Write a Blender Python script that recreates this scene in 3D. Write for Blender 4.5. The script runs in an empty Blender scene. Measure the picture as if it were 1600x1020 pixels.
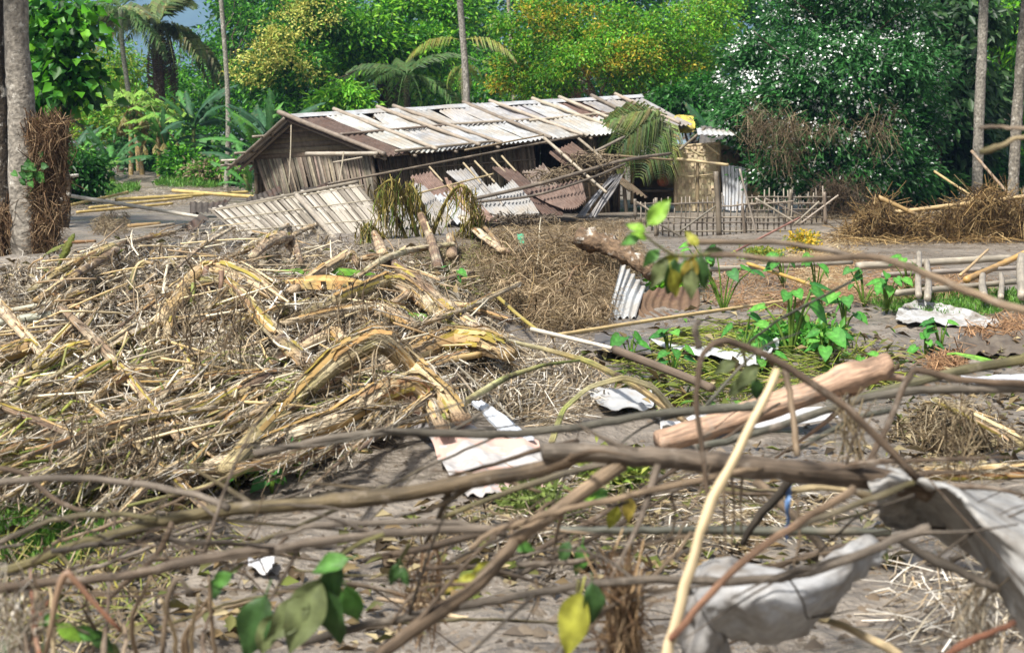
import bpy, math, random
import numpy as np
from mathutils import Vector, Matrix

# ------------------------------------------------------------------ camera, sky, sun, exposure
scene = bpy.context.scene
col = scene.collection
random.seed(11)
RN = random.Random(5)
NR = np.random.default_rng(5)
F = 2500.0                      # focal length in pixels of a 1600 px wide frame
CAMZ = 2.0
HOR = 205.0
TH = math.atan((510 - HOR) / F)
cd = bpy.data.cameras.new('camera')
cam = bpy.data.objects.new('camera', cd)
col.objects.link(cam)
cam.location = (0, 0, CAMZ)
cam.rotation_euler = (math.pi / 2 - TH, 0, 0)
cd.sensor_width = 36
cd.lens = F / 1600 * 36
cd.clip_end = 9000
cd.clip_start = 0.05
cd.dof.use_dof = True
cd.dof.focus_distance = 18
cd.dof.aperture_fstop = 4.0
scene.camera = cam

SUN_EL, SUN_AZ = math.radians(56), math.radians(-142)     # azimuth measured from +Y towards +X
w = bpy.data.worlds.new('World')
scene.world = w
w.use_nodes = True
nt = w.node_tree
bg = nt.nodes['Background']
sky = nt.nodes.new('ShaderNodeTexSky')
sky.sky_type = 'NISHITA'
sky.sun_disc = False
sky.sun_elevation = SUN_EL
sky.sun_rotation = SUN_AZ
sky.air_density = 1.0
sky.dust_density = 3.0
hs = nt.nodes.new('ShaderNodeHueSaturation')
hs.inputs['Saturation'].default_value = 0.28           # thin bright cloud over the blue
nt.links.new(sky.outputs[0], hs.inputs['Color'])
nt.links.new(hs.outputs[0], bg.inputs[0])
bg.inputs[1].default_value = 0.088
sd = bpy.data.lights.new('sun', 'SUN')
sun = bpy.data.objects.new('sun', sd)
col.objects.link(sun)
sd.energy = 4.5
sd.angle = math.radians(6)
sd.color = (1.0, 0.96, 0.90)
sv_ = Vector((math.sin(SUN_AZ) * math.cos(SUN_EL), math.cos(SUN_AZ) * math.cos(SUN_EL), math.sin(SUN_EL)))
sun.rotation_euler = sv_.to_track_quat('Z', 'Y').to_euler()
vs = scene.view_settings
vs.view_transform = 'Standard'
vs.look = 'None'
vs.gamma = 1
vs.use_curve_mapping = False
vs.exposure = 0.9
scene.cycles.max_bounces = 6
scene.cycles.diffuse_bounces = 3
scene.cycles.glossy_bounces = 2
scene.cycles.transmission_bounces = 4
scene.cycles.transparent_max_bounces = 4
scene.cycles.volume_bounces = 0
scene.cycles.caustics_reflective = False
scene.cycles.caustics_refractive = False
scene.cycles.use_denoising = True


def at(px, py, Y):
    """world point seen at photo pixel (px, py), Y metres in front of the camera"""
    v = -(py - 510) / F
    dx, dy, dz = (px - 800) / F, math.cos(TH) + v * math.sin(TH), -math.sin(TH) + v * math.cos(TH)
    t = Y / dy
    return Vector((dx * t, Y, CAMZ + dz * t))


def rays(px, py):
    px = np.asarray(px, float); py = np.asarray(py, float)
    v = -(py - 510) / F
    dy = math.cos(TH) + v * math.sin(TH)
    return (px - 800) / F / dy, (-math.sin(TH) + v * math.cos(TH)) / dy      # x and z per metre of Y


# ------------------------------------------------------------------ terrain height
def vnoise(x, y, seed=0):
    xi = np.floor(x).astype(np.int64); yi = np.floor(y).astype(np.int64)
    xf = x - xi; yf = y - yi
    def h(a, b):
        n = (a * 374761393 + b * 668265263 + seed * 974711) & 0xffffffff
        n = ((n ^ (n >> 13)) * 1274126177) & 0xffffffff
        return ((n ^ (n >> 16)) & 0xffff) / 65535.0
    u = xf * xf * (3 - 2 * xf); w_ = yf * yf * (3 - 2 * yf)
    return (h(xi, yi) * (1 - u) + h(xi + 1, yi) * u) * (1 - w_) + (h(xi, yi + 1) * (1 - u) + h(xi + 1, yi + 1) * u) * w_


MOUNDS = [(-3.0, 13.6, 2.6, 3.4, .42), (-5.2, 18.5, 3.0, 4.2, .42), (-1.6, 16.5, 1.7, 2.6, .34), (-3.0, 23.5, 4.0, 2.6, .24),
          (0.75, 21.0, 1.25, 1.6, .44), (8.6, 30.5, 2.8, 1.2, .45), (-1.0, 25.0, 1.6, 1.4, .22), (2.2, 16.0, 1.2, 1.2, .12),
          (-13, 62, 10, 6, .35), (4, 19.5, 1.5, 1.0, .1)]


def hfun(x, y):
    x = np.asarray(x, float); y = np.asarray(y, float)
    z = .10 * (vnoise(x * .35, y * .35, 1) - .5)
    near = np.clip((32 - y) / 14, 0.12, 1)
    z = z + near * (.10 * (vnoise(x * 1.3, y * 1.3, 2) - .5) + .05 * (vnoise(x * 3.7, y * 3.7, 3) - .5) + .05 * (vnoise(x * 9, y * 9, 4) - .5))
    lum = .62 + .5 * vnoise(x * 1.1, y * 1.1, 21) + .28 * vnoise(x * 2.7, y * 2.7, 22)
    for cx, cy, rx, ry, h in MOUNDS:
        z = z + h * lum * np.exp(-(((x - cx) / rx) ** 2 + ((y - cy) / ry) ** 2))
    return z


HX0, HY0, HS = -45.0, 0.0, 0.1
_gx, _gy = np.meshgrid(np.arange(900) * HS + HX0, np.arange(1300) * HS + HY0, indexing='ij')
HG = hfun(_gx, _gy)


def H(x, y):
    fx = np.clip((np.asarray(x, float) - HX0) / HS, 0, 897.9); fy = np.clip((np.asarray(y, float) - HY0) / HS, 0, 1297.9)
    i = fx.astype(int); j = fy.astype(int); u = fx - i; v = fy - j
    return HG[i, j] * (1 - u) * (1 - v) + HG[i + 1, j] * u * (1 - v) + HG[i, j + 1] * (1 - u) * v + HG[i + 1, j + 1] * u * v


YS = np.geomspace(3.0, 110, 260)


def gpts(px, py, lift=0.):
    """points where photo pixels meet the terrain"""
    px = np.atleast_1d(np.asarray(px, float)); py = np.atleast_1d(np.asarray(py, float))
    rx, rz = rays(px, py)
    Yh = np.full(px.shape, 110.0); done = np.zeros(px.shape, bool)
    for a, b in zip(YS[:-1], YS[1:]):
        hit = (~done) & (CAMZ + rz * b < H(rx * b, b) + lift)
        if hit.any():
            ya = CAMZ + rz[hit] * a - H(rx[hit] * a, a) - lift; yb = CAMZ + rz[hit] * b - H(rx[hit] * b, b) - lift
            Yh[hit] = a + (b - a) * np.clip(ya / np.maximum(ya - yb, 1e-6), 0, 1)
            done |= hit
    return np.stack([rx * Yh, Yh, CAMZ + rz * Yh], 1)


def gy(px, py, lift=0.):
    return float(gpts([px], [py], lift)[0, 1])


def G(px, py, lift=0.0):
    p = gpts([px], [py])[0]
    return Vector((p[0], p[1], p[2] + lift))


# ------------------------------------------------------------------ materials
MATS = {}


def lin(h):
    h = h.lstrip('#')
    c = [int(h[i:i + 2], 16) / 255 for i in (0, 2, 4)]
    return tuple((v / 12.92 if v <= .04045 else ((v + .055) / 1.055) ** 2.4) for v in c)


def mk(name, rough=.75, sv=None, lo=.55, hi=1.2, bump=.3, bdist=.01, obj_scale=6., obj_lo=.75, transl=0., metal=0., spec=.3, stain=None, stain_scale=1.5, stain_lo=.5, stain_hi=.62):
    m = bpy.data.materials.new(name)
    m.use_nodes = True
    n = m.node_tree.nodes; l = m.node_tree.links
    b = n['Principled BSDF']
    a = n.new('ShaderNodeAttribute'); a.attribute_name = 'col'
    cur = a.outputs['Color']
    tc = n.new('ShaderNodeTexCoord')
    hgt = None

    def mul(cur, fac_socket, lo, hi):
        mr = n.new('ShaderNodeMapRange'); mr.inputs['From Min'].default_value = .3; mr.inputs['From Max'].default_value = .7
        mr.inputs['To Min'].default_value = lo; mr.inputs['To Max'].default_value = hi
        l.new(fac_socket, mr.inputs['Value'])
        mx = n.new('ShaderNodeMix'); mx.data_type = 'RGBA'; mx.blend_type = 'MULTIPLY'; mx.inputs[0].default_value = 1
        l.new(cur, mx.inputs[6]); l.new(mr.outputs[0], mx.inputs[7])
        return mx.outputs[2]
    if sv:
        s = n.new('ShaderNodeAttribute'); s.attribute_name = 'sv'
        mp = n.new('ShaderNodeMapping'); mp.inputs['Scale'].default_value = sv
        l.new(s.outputs['Vector'], mp.inputs['Vector'])
        no = n.new('ShaderNodeTexNoise'); no.inputs['Scale'].default_value = 1; no.inputs['Detail'].default_value = 4
        l.new(mp.outputs[0], no.inputs['Vector'])
        cur = mul(cur, no.outputs['Fac'], lo, hi); hgt = no.outputs['Fac']
    on = n.new('ShaderNodeTexNoise'); on.inputs['Scale'].default_value = obj_scale; on.inputs['Detail'].default_value = 5
    l.new(tc.outputs['Object'], on.inputs['Vector'])
    cur = mul(cur, on.outputs['Fac'], obj_lo, 1.12)
    if hgt is None:
        hgt = on.outputs['Fac']
    if stain:
        sn = n.new('ShaderNodeTexNoise'); sn.inputs['Scale'].default_value = stain_scale; sn.inputs['Detail'].default_value = 6; sn.inputs['Roughness'].default_value = .65
        l.new(tc.outputs['Object'], sn.inputs['Vector'])
        mr = n.new('ShaderNodeMapRange'); mr.inputs['From Min'].default_value = stain_lo; mr.inputs['From Max'].default_value = stain_hi
        l.new(sn.outputs['Fac'], mr.inputs['Value'])
        mx = n.new('ShaderNodeMix'); mx.data_type = 'RGBA'
        l.new(mr.outputs[0], mx.inputs[0]); l.new(cur, mx.inputs[6]); mx.inputs[7].default_value = (*stain, 1)
        cur = mx.outputs[2]
    l.new(cur, b.inputs['Base Color'])
    b.inputs['Roughness'].default_value = rough
    b.inputs['Metallic'].default_value = metal
    b.inputs['Specular IOR Level'].default_value = spec
    if bump:
        bm = n.new('ShaderNodeBump'); bm.inputs['Strength'].default_value = bump; bm.inputs['Distance'].default_value = bdist
        l.new(hgt, bm.inputs['Height']); l.new(bm.outputs[0], b.inputs['Normal'])
    if transl:
        tr = n.new('ShaderNodeBsdfTranslucent'); l.new(cur, tr.inputs['Color'])
        ms = n.new('ShaderNodeMixShader'); ms.inputs[0].default_value = transl
        l.new(b.outputs[0], ms.inputs[1]); l.new(tr.outputs[0], ms.inputs[2])
        l.new(ms.outputs[0], n['Material Output'].inputs['Surface'])
    MATS[name] = m
    return m


mk('leaf', rough=.45, transl=.42, bump=0, obj_scale=1.2, obj_lo=.8, spec=.4)
mk('leaf_big', rough=.55, transl=.3, bump=.5, obj_scale=14, obj_lo=.5, spec=.3, stain=lin('6a6444'), stain_scale=5, stain_lo=.58, stain_hi=.75)
mk('bark', rough=.85, sv=(2.5, 2.5, 14), lo=.5, hi=1.4, bump=1.0, bdist=.03, obj_scale=16, obj_lo=.6, stain=lin('b4afa4'), stain_scale=7, stain_lo=.56, stain_hi=.68)
mk('branch', rough=.7, sv=(3.2, 3.2, 9), lo=.5, hi=1.45, bump=1.0, bdist=.006, obj_scale=9, obj_lo=.5, spec=.35, stain=lin('8a7f72'), stain_scale=8, stain_lo=.56, stain_hi=.72)
mk('bamboo', rough=.5, sv=(3, 3, 2.2), lo=.68, hi=1.15, bump=.2, bdist=.004, obj_scale=5, obj_lo=.7, spec=.4, stain=lin('8a7d6c'), stain_scale=4, stain_lo=.54, stain_hi=.75)
mk('banana', rough=.72, sv=(5.5, 5.5, .8), lo=.28, hi=1.45, bump=1.0, bdist=.012, obj_scale=9, obj_lo=.55, spec=.45, stain=lin('3c2a20'), stain_scale=3.2, stain_lo=.55, stain_hi=.68)
mk('straw', rough=.8, bump=0, obj_scale=2.2, obj_lo=.7, transl=.12, stain=lin('8d8070'), stain_scale=1.3, stain_lo=.58, stain_hi=.85)
mk('wood', rough=.85, sv=(6, 6, 1.2), lo=.6, hi=1.2, bump=.4, bdist=.006, obj_scale=4)
mk('slat', rough=.8, bump=.3, obj_scale=9, obj_lo=.6, stain=lin('6f665a'), stain_scale=2.5, stain_lo=.55, stain_hi=.75)
mk('mat', rough=.85, bump=.6, bdist=.02, obj_scale=14, obj_lo=.65, stain=lin('6a5b48'), stain_scale=2.2, stain_lo=.5, stain_hi=.7)
mk('zinc', rough=.45, bump=.2, obj_scale=3.2, obj_lo=.62, metal=.3, spec=.5, stain=lin('9a8e7c'), stain_scale=1.5, stain_lo=.45, stain_hi=.72)
mk('rust', rough=.75, bump=.4, obj_scale=5, obj_lo=.6, metal=.1, stain=lin('4f3b31'), stain_scale=3.0, stain_lo=.5, stain_hi=.7)
mk('cloth', rough=.75, bump=.35, bdist=.006, obj_scale=30, obj_lo=.8, transl=.1, stain=lin('6f665a'), stain_scale=4.5, stain_lo=.42, stain_hi=.7)
mk('woven', rough=.85, bump=.5, bdist=.02, obj_scale=14, obj_lo=.75, stain=lin('8f7f64'), stain_scale=2.2, stain_lo=.52, stain_hi=.7)
mk('plastic', rough=.35, bump=.1, obj_scale=8, obj_lo=.85, stain=lin('9a8f80'), stain_scale=5, stain_lo=.58, stain_hi=.75)
mk('flower', rough=.7, bump=0, obj_scale=3, obj_lo=.9, transl=.2)


def mat_print():
    m = mk('printed_sheet', rough=.5, bump=.25, obj_scale=20, obj_lo=.85, stain=lin('a89a8a'), stain_scale=4, stain_lo=.55, stain_hi=.72)
    n = m.node_tree.nodes; l = m.node_tree.links
    at_ = n.new('ShaderNodeTexVoronoi'); at_.inputs['Scale'].default_value = 7; tc = n.new('ShaderNodeTexCoord')
    no = n.new('ShaderNodeTexNoise'); no.inputs['Scale'].default_value = 2.3
    l.new(tc.outputs['Object'], at_.inputs['Vector']); l.new(tc.outputs['Object'], no.inputs['Vector'])
    mr = n.new('ShaderNodeMath'); mr.operation = 'MULTIPLY'
    m1 = n.new('ShaderNodeMath'); m1.operation = 'GREATER_THAN'; m1.inputs[1].default_value = .45
    m2 = n.new('ShaderNodeMath'); m2.operation = 'GREATER_THAN'; m2.inputs[1].default_value = .5
    l.new(at_.outputs['Distance'], m1.inputs[0]); l.new(no.outputs['Fac'], m2.inputs[0])
    l.new(m1.outputs[0], mr.inputs[0]); l.new(m2.outputs[0], mr.inputs[1])
    b = n['Principled BSDF']; src = b.inputs['Base Color'].links[0].from_socket
    mx = n.new('ShaderNodeMix'); mx.data_type = 'RGBA'; mx.inputs[7].default_value = (*lin('b89a8e'), 1)
    l.new(mr.outputs[0], mx.inputs[0]); l.new(src, mx.inputs[6]); l.new(mx.outputs[2], b.inputs['Base Color'])


mat_print()


def mat_mud():
    m = bpy.data.materials.new('mud'); m.use_nodes = True
    n = m.node_tree.nodes; l = m.node_tree.links; b = n['Principled BSDF']
    tc = n.new('ShaderNodeTexCoord')
    def noise(s, d=6, r=.55, vec=None):
        x = n.new('ShaderNodeTexNoise'); x.inputs['Scale'].default_value = s; x.inputs['Detail'].default_value = d; x.inputs['Roughness'].default_value = r
        l.new(vec or tc.outputs['Object'], x.inputs['Vector']); return x.outputs['Fac']
    mp = n.new('ShaderNodeMapping'); mp.inputs['Scale'].default_value = (.6, 2.6, 1); mp.inputs['Rotation'].default_value = (0, 0, .25)
    l.new(tc.outputs['Object'], mp.inputs['Vector'])
    n1 = noise(.8); n2 = noise(5); n3 = noise(2.2, 7, .6, mp.outputs[0]); n4 = noise(30, 4)
    cr = n.new('ShaderNodeValToRGB')
    cr.color_ramp.elements[0].position = .33; cr.color_ramp.elements[0].color = (.128, .107, .084, 1)
    cr.color_ramp.elements[1].position = .66; cr.color_ramp.elements[1].color = (.27, .232, .188, 1)
    ad = n.new('ShaderNodeMath'); ad.operation = 'ADD'; md = n.new('ShaderNodeMath'); md.operation = 'MULTIPLY'; md.inputs[1].default_value = .5
    l.new(n1, ad.inputs[0]); l.new(n3, ad.inputs[1]); l.new(ad.outputs[0], md.inputs[0]); l.new(md.outputs[0], cr.inputs[0])
    mx = n.new('ShaderNodeMix'); mx.data_type = 'RGBA'; mx.blend_type = 'MULTIPLY'; mx.inputs[0].default_value = .6
    c2 = n.new('ShaderNodeValToRGB'); c2.color_ramp.elements[0].position = .35; c2.color_ramp.elements[0].color = (.42, .40, .37, 1); c2.color_ramp.elements[1].position = .56
    l.new(n2, c2.inputs[0]); l.new(cr.outputs[0], mx.inputs[6]); l.new(c2.outputs[0], mx.inputs[7])
    l.new(mx.outputs[2], b.inputs['Base Color'])
    mr = n.new('ShaderNodeMapRange'); mr.inputs['From Min'].default_value = .4; mr.inputs['From Max'].default_value = .62; mr.inputs['To Min'].default_value = .16; mr.inputs['To Max'].default_value = .6
    l.new(n1, mr.inputs['Value']); l.new(mr.outputs[0], b.inputs['Roughness'])
    b.inputs['Specular IOR Level'].default_value = .4
    a2 = n.new('ShaderNodeMath'); a2.operation = 'MULTIPLY_ADD'; a2.inputs[1].default_value = .25
    l.new(n4, a2.inputs[0]); a3 = n.new('ShaderNodeMath'); a3.operation = 'ADD'; l.new(n2, a3.inputs[0]); l.new(n3, a3.inputs[1]); l.new(a3.outputs[0], a2.inputs[2])
    bm = n.new('ShaderNodeBump'); bm.inputs['Strength'].default_value = 1.0; bm.inputs['Distance'].default_value = .09
    l.new(a2.outputs[0], bm.inputs['Height']); l.new(bm.outputs[0], b.inputs['Normal'])
    MATS['mud'] = m


mat_mud()


def mat_plain(name, c, rough=.9, scale=.02, lo=.6):
    m = bpy.data.materials.new(name); m.use_nodes = True
    n = m.node_tree.nodes; l = m.node_tree.links; b = n['Principled BSDF']
    tc = n.new('ShaderNodeTexCoord'); no = n.new('ShaderNodeTexNoise'); no.inputs['Scale'].default_value = scale; no.inputs['Detail'].default_value = 8
    l.new(tc.outputs['Object'], no.inputs['Vector'])
    cr = n.new('ShaderNodeValToRGB'); cr.color_ramp.elements[0].position = .35; cr.color_ramp.elements[1].position = .65
    cr.color_ramp.elements[0].color = (*[v * lo for v in c], 1); cr.color_ramp.elements[1].color = (*c, 1)
    l.new(no.outputs['Fac'], cr.inputs[0]); l.new(cr.outputs[0], b.inputs['Base Color']); b.inputs['Roughness'].default_value = rough
    MATS[name] = m
    return m


mat_plain('hill', (.05, .10, .035))

# ------------------------------------------------------------------ object helpers


def tag(o, label=None, cat=None, group=None, kind=None):
    if label: o['label'] = label
    if cat: o['category'] = cat
    if group: o['group'] = group
    if kind: o['kind'] = kind
    return o


def empty(name, loc, label, cat, group=None):
    o = bpy.data.objects.new(name, None); col.objects.link(o)
    o.location = loc; o.empty_display_size = .2
    return tag(o, label, cat, group)


def link(name, me, parent=None, M=None):
    o = bpy.data.objects.new(name, me); col.objects.link(o)
    if parent is not None:
        o.parent = parent
        o.matrix_basis = Matrix.Translation(parent.location).inverted() @ (M if M is not None else Matrix.Identity(4)) if parent.type == 'EMPTY' else (M or Matrix.Identity(4))
    elif M is not None:
        o.matrix_basis = M
    return o


def npmesh(name, V, faces, C, mat, SV=None, smooth=False):
    """faces: list of (m,k) int arrays"""
    me = bpy.data.meshes.new(name)
    V = np.asarray(V, np.float32)
    me.vertices.add(len(V)); me.vertices.foreach_set('co', V.ravel())
    loops = np.concatenate([f.ravel() for f in faces]).astype(np.int32)
    tot = np.concatenate([np.full(len(f), f.shape[1]) for f in faces]).astype(np.int32)
    st = np.concatenate([[0], np.cumsum(tot)[:-1]]).astype(np.int32)
    me.loops.add(len(loops)); me.loops.foreach_set('vertex_index', loops)
    me.polygons.add(len(tot)); me.polygons.foreach_set('loop_start', st); me.polygons.foreach_set('loop_total', tot)
    if smooth:
        me.polygons.foreach_set('use_smooth', np.ones(len(tot), bool))
    ca = me.attributes.new('col', 'FLOAT_COLOR', 'POINT')
    C = np.asarray(C, np.float32)
    if C.ndim == 1: C = np.tile(C, (len(V), 1))
    C4 = np.ones((len(V), 4), np.float32); C4[:, :3] = C
    ca.data.foreach_set('color', C4.ravel())
    if SV is not None:
        sa = me.attributes.new('sv', 'FLOAT_VECTOR', 'POINT'); sa.data.foreach_set('vector', np.asarray(SV, np.float32).ravel())
    me.materials.append(MATS[mat])
    me.update(calc_edges=True)
    return me


class MB:
    """collects shapes, then links them as one mesh object"""
    def __init__(s):
        s.V = []; s.F = []; s.C = []; s.S = []; s.n = 0

    def add(s, V, Fc, c, SV=None):
        V = np.asarray(V, float)
        C = np.asarray(c, float)
        if C.ndim == 1: C = np.tile(C, (len(V), 1))
        s.V.append(V); s.C.append(C); s.S.append(np.zeros((len(V), 3)) + V * 1.0 if SV is None else np.asarray(SV, float))
        for f in Fc: s.F.append(tuple(i + s.n for i in f))
        s.n += len(V)
        return s

    def box(s, M, size, c):
        x, y, z = [v / 2 for v in size]
        P = [M @ Vector((a * x, b * y, d * z)) for a, b, d in ((-1, -1, -1), (1, -1, -1), (1, 1, -1), (-1, 1, -1), (-1, -1, 1), (1, -1, 1), (1, 1, 1), (-1, 1, 1))]
        SVv = [(p[0], p[1], p[2]) for p in P]
        return s.add(P, ((3, 2, 1, 0), (4, 5, 6, 7), (0, 1, 5, 4), (1, 2, 6, 5), (2, 3, 7, 6), (3, 0, 4, 7)), c, SVv)

    def tube(s, P, r, c, sides=8, lump=0.0, flat=1.0, closed=True, ridge=0.):
        P = np.asarray([tuple(p) for p in P], float); n = len(P)
        r = np.full(n, r, float) if np.isscalar(r) else np.asarray(r, float)
        T = np.gradient(P, axis=0); T /= np.linalg.norm(T, axis=1)[:, None] + 1e-9
        u = np.cross(T[0], (0, 0, 1)); u = u if np.linalg.norm(u) > .15 else np.cross(T[0], (0, 1, 0)); u /= np.linalg.norm(u)
        acc = np.concatenate([[0], np.cumsum(np.linalg.norm(np.diff(P, axis=0), axis=1))])
        off = RN.uniform(0, 50)
        rg = 1 + ridge * NR.normal(size=sides)
        V = np.zeros((n, sides, 3)); SVv = np.zeros((n, sides, 3))
        ang = np.arange(sides) / sides * 2 * math.pi + RN.random() * 6
        for i in range(n):
            u = u - T[i] * np.dot(u, T[i]); u /= np.linalg.norm(u) + 1e-9
            v = np.cross(T[i], u)
            rr = r[i] * (1 + lump * NR.normal(size=sides)) if lump else np.full(sides, r[i])
            rr = rr * rg
            V[i] = P[i] + (np.cos(ang) * rr)[:, None] * u + (np.sin(ang) * rr * flat)[:, None] * v
            SVv[i, :, 0] = np.cos(ang) + off; SVv[i, :, 1] = np.sin(ang) + off * .7; SVv[i, :, 2] = acc[i] + off
        Fc = [(i * sides + j, i * sides + (j + 1) % sides, (i + 1) * sides + (j + 1) % sides, (i + 1) * sides + j) for i in range(n - 1) for j in range(sides)]
        if closed:
            Fc.append(tuple(range(sides - 1, -1, -1))); Fc.append(tuple((n - 1) * sides + j for j in range(sides)))
        C = np.asarray(c, float)
        if C.ndim == 2: C = np.repeat(C, sides, 0)
        return s.add(V.reshape(-1, 3), Fc, C, SVv.reshape(-1, 3))

    def mesh(s, name, mat, origin, smooth=False):
        V = np.concatenate(s.V) - np.asarray(tuple(origin))
        by = {}
        for f in s.F: by.setdefault(len(f), []).append(f)
        return npmesh(name, V, [np.array(v) for v in by.values()], np.concatenate(s.C), mat, np.concatenate(s.S), smooth)

    def build(s, name, mat, parent=None, smooth=False):
        V = np.concatenate(s.V)
        if parent is None:
            og = (V[:, 0].mean(), V[:, 1].mean(), V[:, 2].min())
            o = link(name, s.mesh(name, mat, og, smooth)); o.location = og
        else:
            og = tuple(parent.location)
            o = link(name, s.mesh(name, mat, og, smooth)); o.parent = parent
        return o


def crs(P, m):
    """catmull-rom through the rows of P, m samples"""
    P = np.asarray(P, float); n = len(P)
    if n == 2:
        t = np.linspace(0, 1, m)[:, None]; return P[0] * (1 - t) + P[1] * t
    Q = np.vstack([2 * P[0] - P[1], P, 2 * P[-1] - P[-2]])
    t = np.linspace(0, n - 1 - 1e-6, m); i = t.astype(int); u = (t - i)[:, None]
    a, b, c, d = Q[i], Q[i + 1], Q[i + 2], Q[i + 3]
    return .5 * (2 * b + (c - a) * u + (2 * a - 5 * b + 4 * c - d) * u ** 2 + (3 * b - a - 3 * c + d) * u ** 3)


def basis(p, x, z):
    """matrix with local x along x, local z near z"""
    x = Vector(x).normalized(); y = Vector(z).cross(x)
    if y.length < 1e-4: y = Vector((0, 1, 0))
    y.normalize(); z = x.cross(y)
    M = Matrix((x, y, z)).transposed().to_4x4(); M.translation = p
    return M


def jit(c, a=.15):
    k = 1 + RN.uniform(-a, a)
    return tuple(max(0, v * k * (1 + RN.uniform(-a, a) * .3)) for v in c)


# ------------------------------------------------------------------ foliage and strands (numpy)
def leaf_arrays(P, D, N, L, W, C, fold=.18):
    D = D / (np.linalg.norm(D, axis=1)[:, None] + 1e-9)
    S = np.cross(D, N); S /= np.linalg.norm(S, axis=1)[:, None] + 1e-9
    N = np.cross(S, D)
    n = len(P); V = np.zeros((n, 4, 3))
    V[:, 0] = P; V[:, 2] = P + D * L[:, None] - N * (L * .12)[:, None]
    mid = P + D * (L * .45)[:, None] + N * (W * fold)[:, None]
    V[:, 1] = mid + S * (W * .5)[:, None]; V[:, 3] = mid - S * (W * .5)[:, None]
    i = np.arange(n)[:, None] * 4
    Fc = np.concatenate([i + np.array([[0, 1, 2]]), i + np.array([[0, 2, 3]])])
    return V.reshape(-1, 3), Fc, np.repeat(C, 4, 0)


def blob(px, py, rx, ry, Y, dz=None):
    k = Y / F
    return (at(px, py, Y), (rx * k, (dz if dz else rx) * k * .85, ry * k))


def crown_arrays(blobs, per, clumps, cr, L, asp, cols, droop=.2, up=.5, shell=.5):
    """leaves gathered in clumps spread through the blobs"""
    Ps, Ds, Ns, Cs = [], [], [], []
    cols = np.asarray(cols)
    for c, r in blobs:
        c = np.array(c); r = np.array(r)
        for k in range(clumps):
            d = NR.normal(size=3); d /= np.linalg.norm(d)
            if d[1] > .35: d[1] *= -1
            cc = c + d * r * NR.uniform(shell, 1.02)
            crr = cr * NR.uniform(.6, 1.35)
            q = NR.normal(size=(per, 3)) * np.array([crr, crr, crr * .55])
            out = q / (np.linalg.norm(q, axis=1)[:, None] + 1e-6)
            D = out * .9 + NR.normal(size=(per, 3)) * .55 + d * .3; D[:, 2] -= droop
            N = NR.normal(size=(per, 3)) * .55; N[:, 2] += up
            N += d * .35
            ci = cols[NR.integers(0, len(cols), per)] * NR.uniform(.75, 1.25, (per, 1)) * NR.uniform(.85, 1.15)
            Ps.append(cc + q); Ds.append(D); Ns.append(N); Cs.append(ci)
    P = np.concatenate(Ps); n = len(P)
    LL = L * NR.uniform(.65, 1.35, n)
    return leaf_arrays(P, np.concatenate(Ds), np.concatenate(Ns), LL, LL * asp, np.concatenate(Cs))


def add_np(name, arr, mat, parent, kind=None):
    V, Fc, C = arr
    me = npmesh(name, V - np.array(parent.location), [Fc], C, mat)
    o = link(name, me); o.parent = parent
    if kind: o['kind'] = kind
    return o


def strands(P, az, pitch, L, r, C, bend, rings=3, flat=1.0):
    """thin curved stalks of three sides; P is the middle"""
    n = len(P)
    d = np.stack([np.cos(az) * np.cos(pitch), np.sin(az) * np.cos(pitch), np.sin(pitch)], 1)
    up = np.tile([0, 0, 1.0], (n, 1)); s = np.cross(d, up); s /= np.linalg.norm(s, axis=1)[:, None] + 1e-6
    up = np.cross(s, d)
    bs = NR.normal(size=n) * bend * .8; bu = -np.abs(NR.normal(size=n)) * bend
    roll = NR.uniform(0, 6.28, n)
    V = np.zeros((n, rings, 3, 3))
    for i in range(rings):
        t = i / (rings - 1) * 2 - 1
        c = P + d * (L * .5 * t)[:, None] + s * (bs * L * (t * t - .5))[:, None] + up * (bu * L * (t * t - .4))[:, None]
        rr = r * (1 - .35 * (t > .5))
        for j in range(3):
            a = roll + j * 2.094
            V[:, i, j] = c + s * (np.cos(a) * rr)[:, None] + up * (np.sin(a) * rr * flat)[:, None]
    base = np.arange(n)[:, None] * rings * 3
    Fc = np.concatenate([base + np.array([[i * 3 + j, i * 3 + (j + 1) % 3, (i + 1) * 3 + (j + 1) % 3, (i + 1) * 3 + j]]) for i in range(rings - 1) for j in range(3)])
    return V.reshape(-1, 3), Fc, np.repeat(C, rings * 3, 0)


def cat_arr(arrs):
    V, Fc, C = [], [], []; n = 0
    for v, f, c in arrs:
        V.append(v); Fc.append(f + n); C.append(c); n += len(v)
    return np.concatenate(V), np.concatenate(Fc), np.concatenate(C)


def inpoly(n, poly):
    poly = np.array(poly, float); lo = poly.min(0); hi = poly.max(0); out = np.zeros((0, 2))
    while len(out) < n:
        q = NR.uniform(lo, hi, (n * 2, 2)); ins = np.zeros(len(q), bool); j = len(poly) - 1
        for i in range(len(poly)):
            a, b = poly[i], poly[j]
            cross = ((a[1] > q[:, 1]) != (b[1] > q[:, 1])) & (q[:, 0] < (b[0] - a[0]) * (q[:, 1] - a[1]) / (b[1] - a[1] + 1e-9) + a[0])
            ins ^= cross; j = i
        out = np.vstack([out, q[ins]])
    return out[:n]


PALE = [lin(h) for h in ('dcd0ba', 'e6ddcb', 'cbbca0', 'b5a388', 'f2ece0', 'a59681', 'd2c5ac', '8e7f6a', 'e0d3ba', '6a5c4b', 'ece4d5', 'bfa683')]
DULL = [lin(h) for h in ('8c7a5e', '9c8a6a', '75644c', 'a89878', '64543e', '85745a', 'b0a184', '57482f')]
GREENY = [lin(h) for h in ('8f9448', '7b8a3c', 'a8a860', '99903f', '6a7a34', 'b9b070')]


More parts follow.
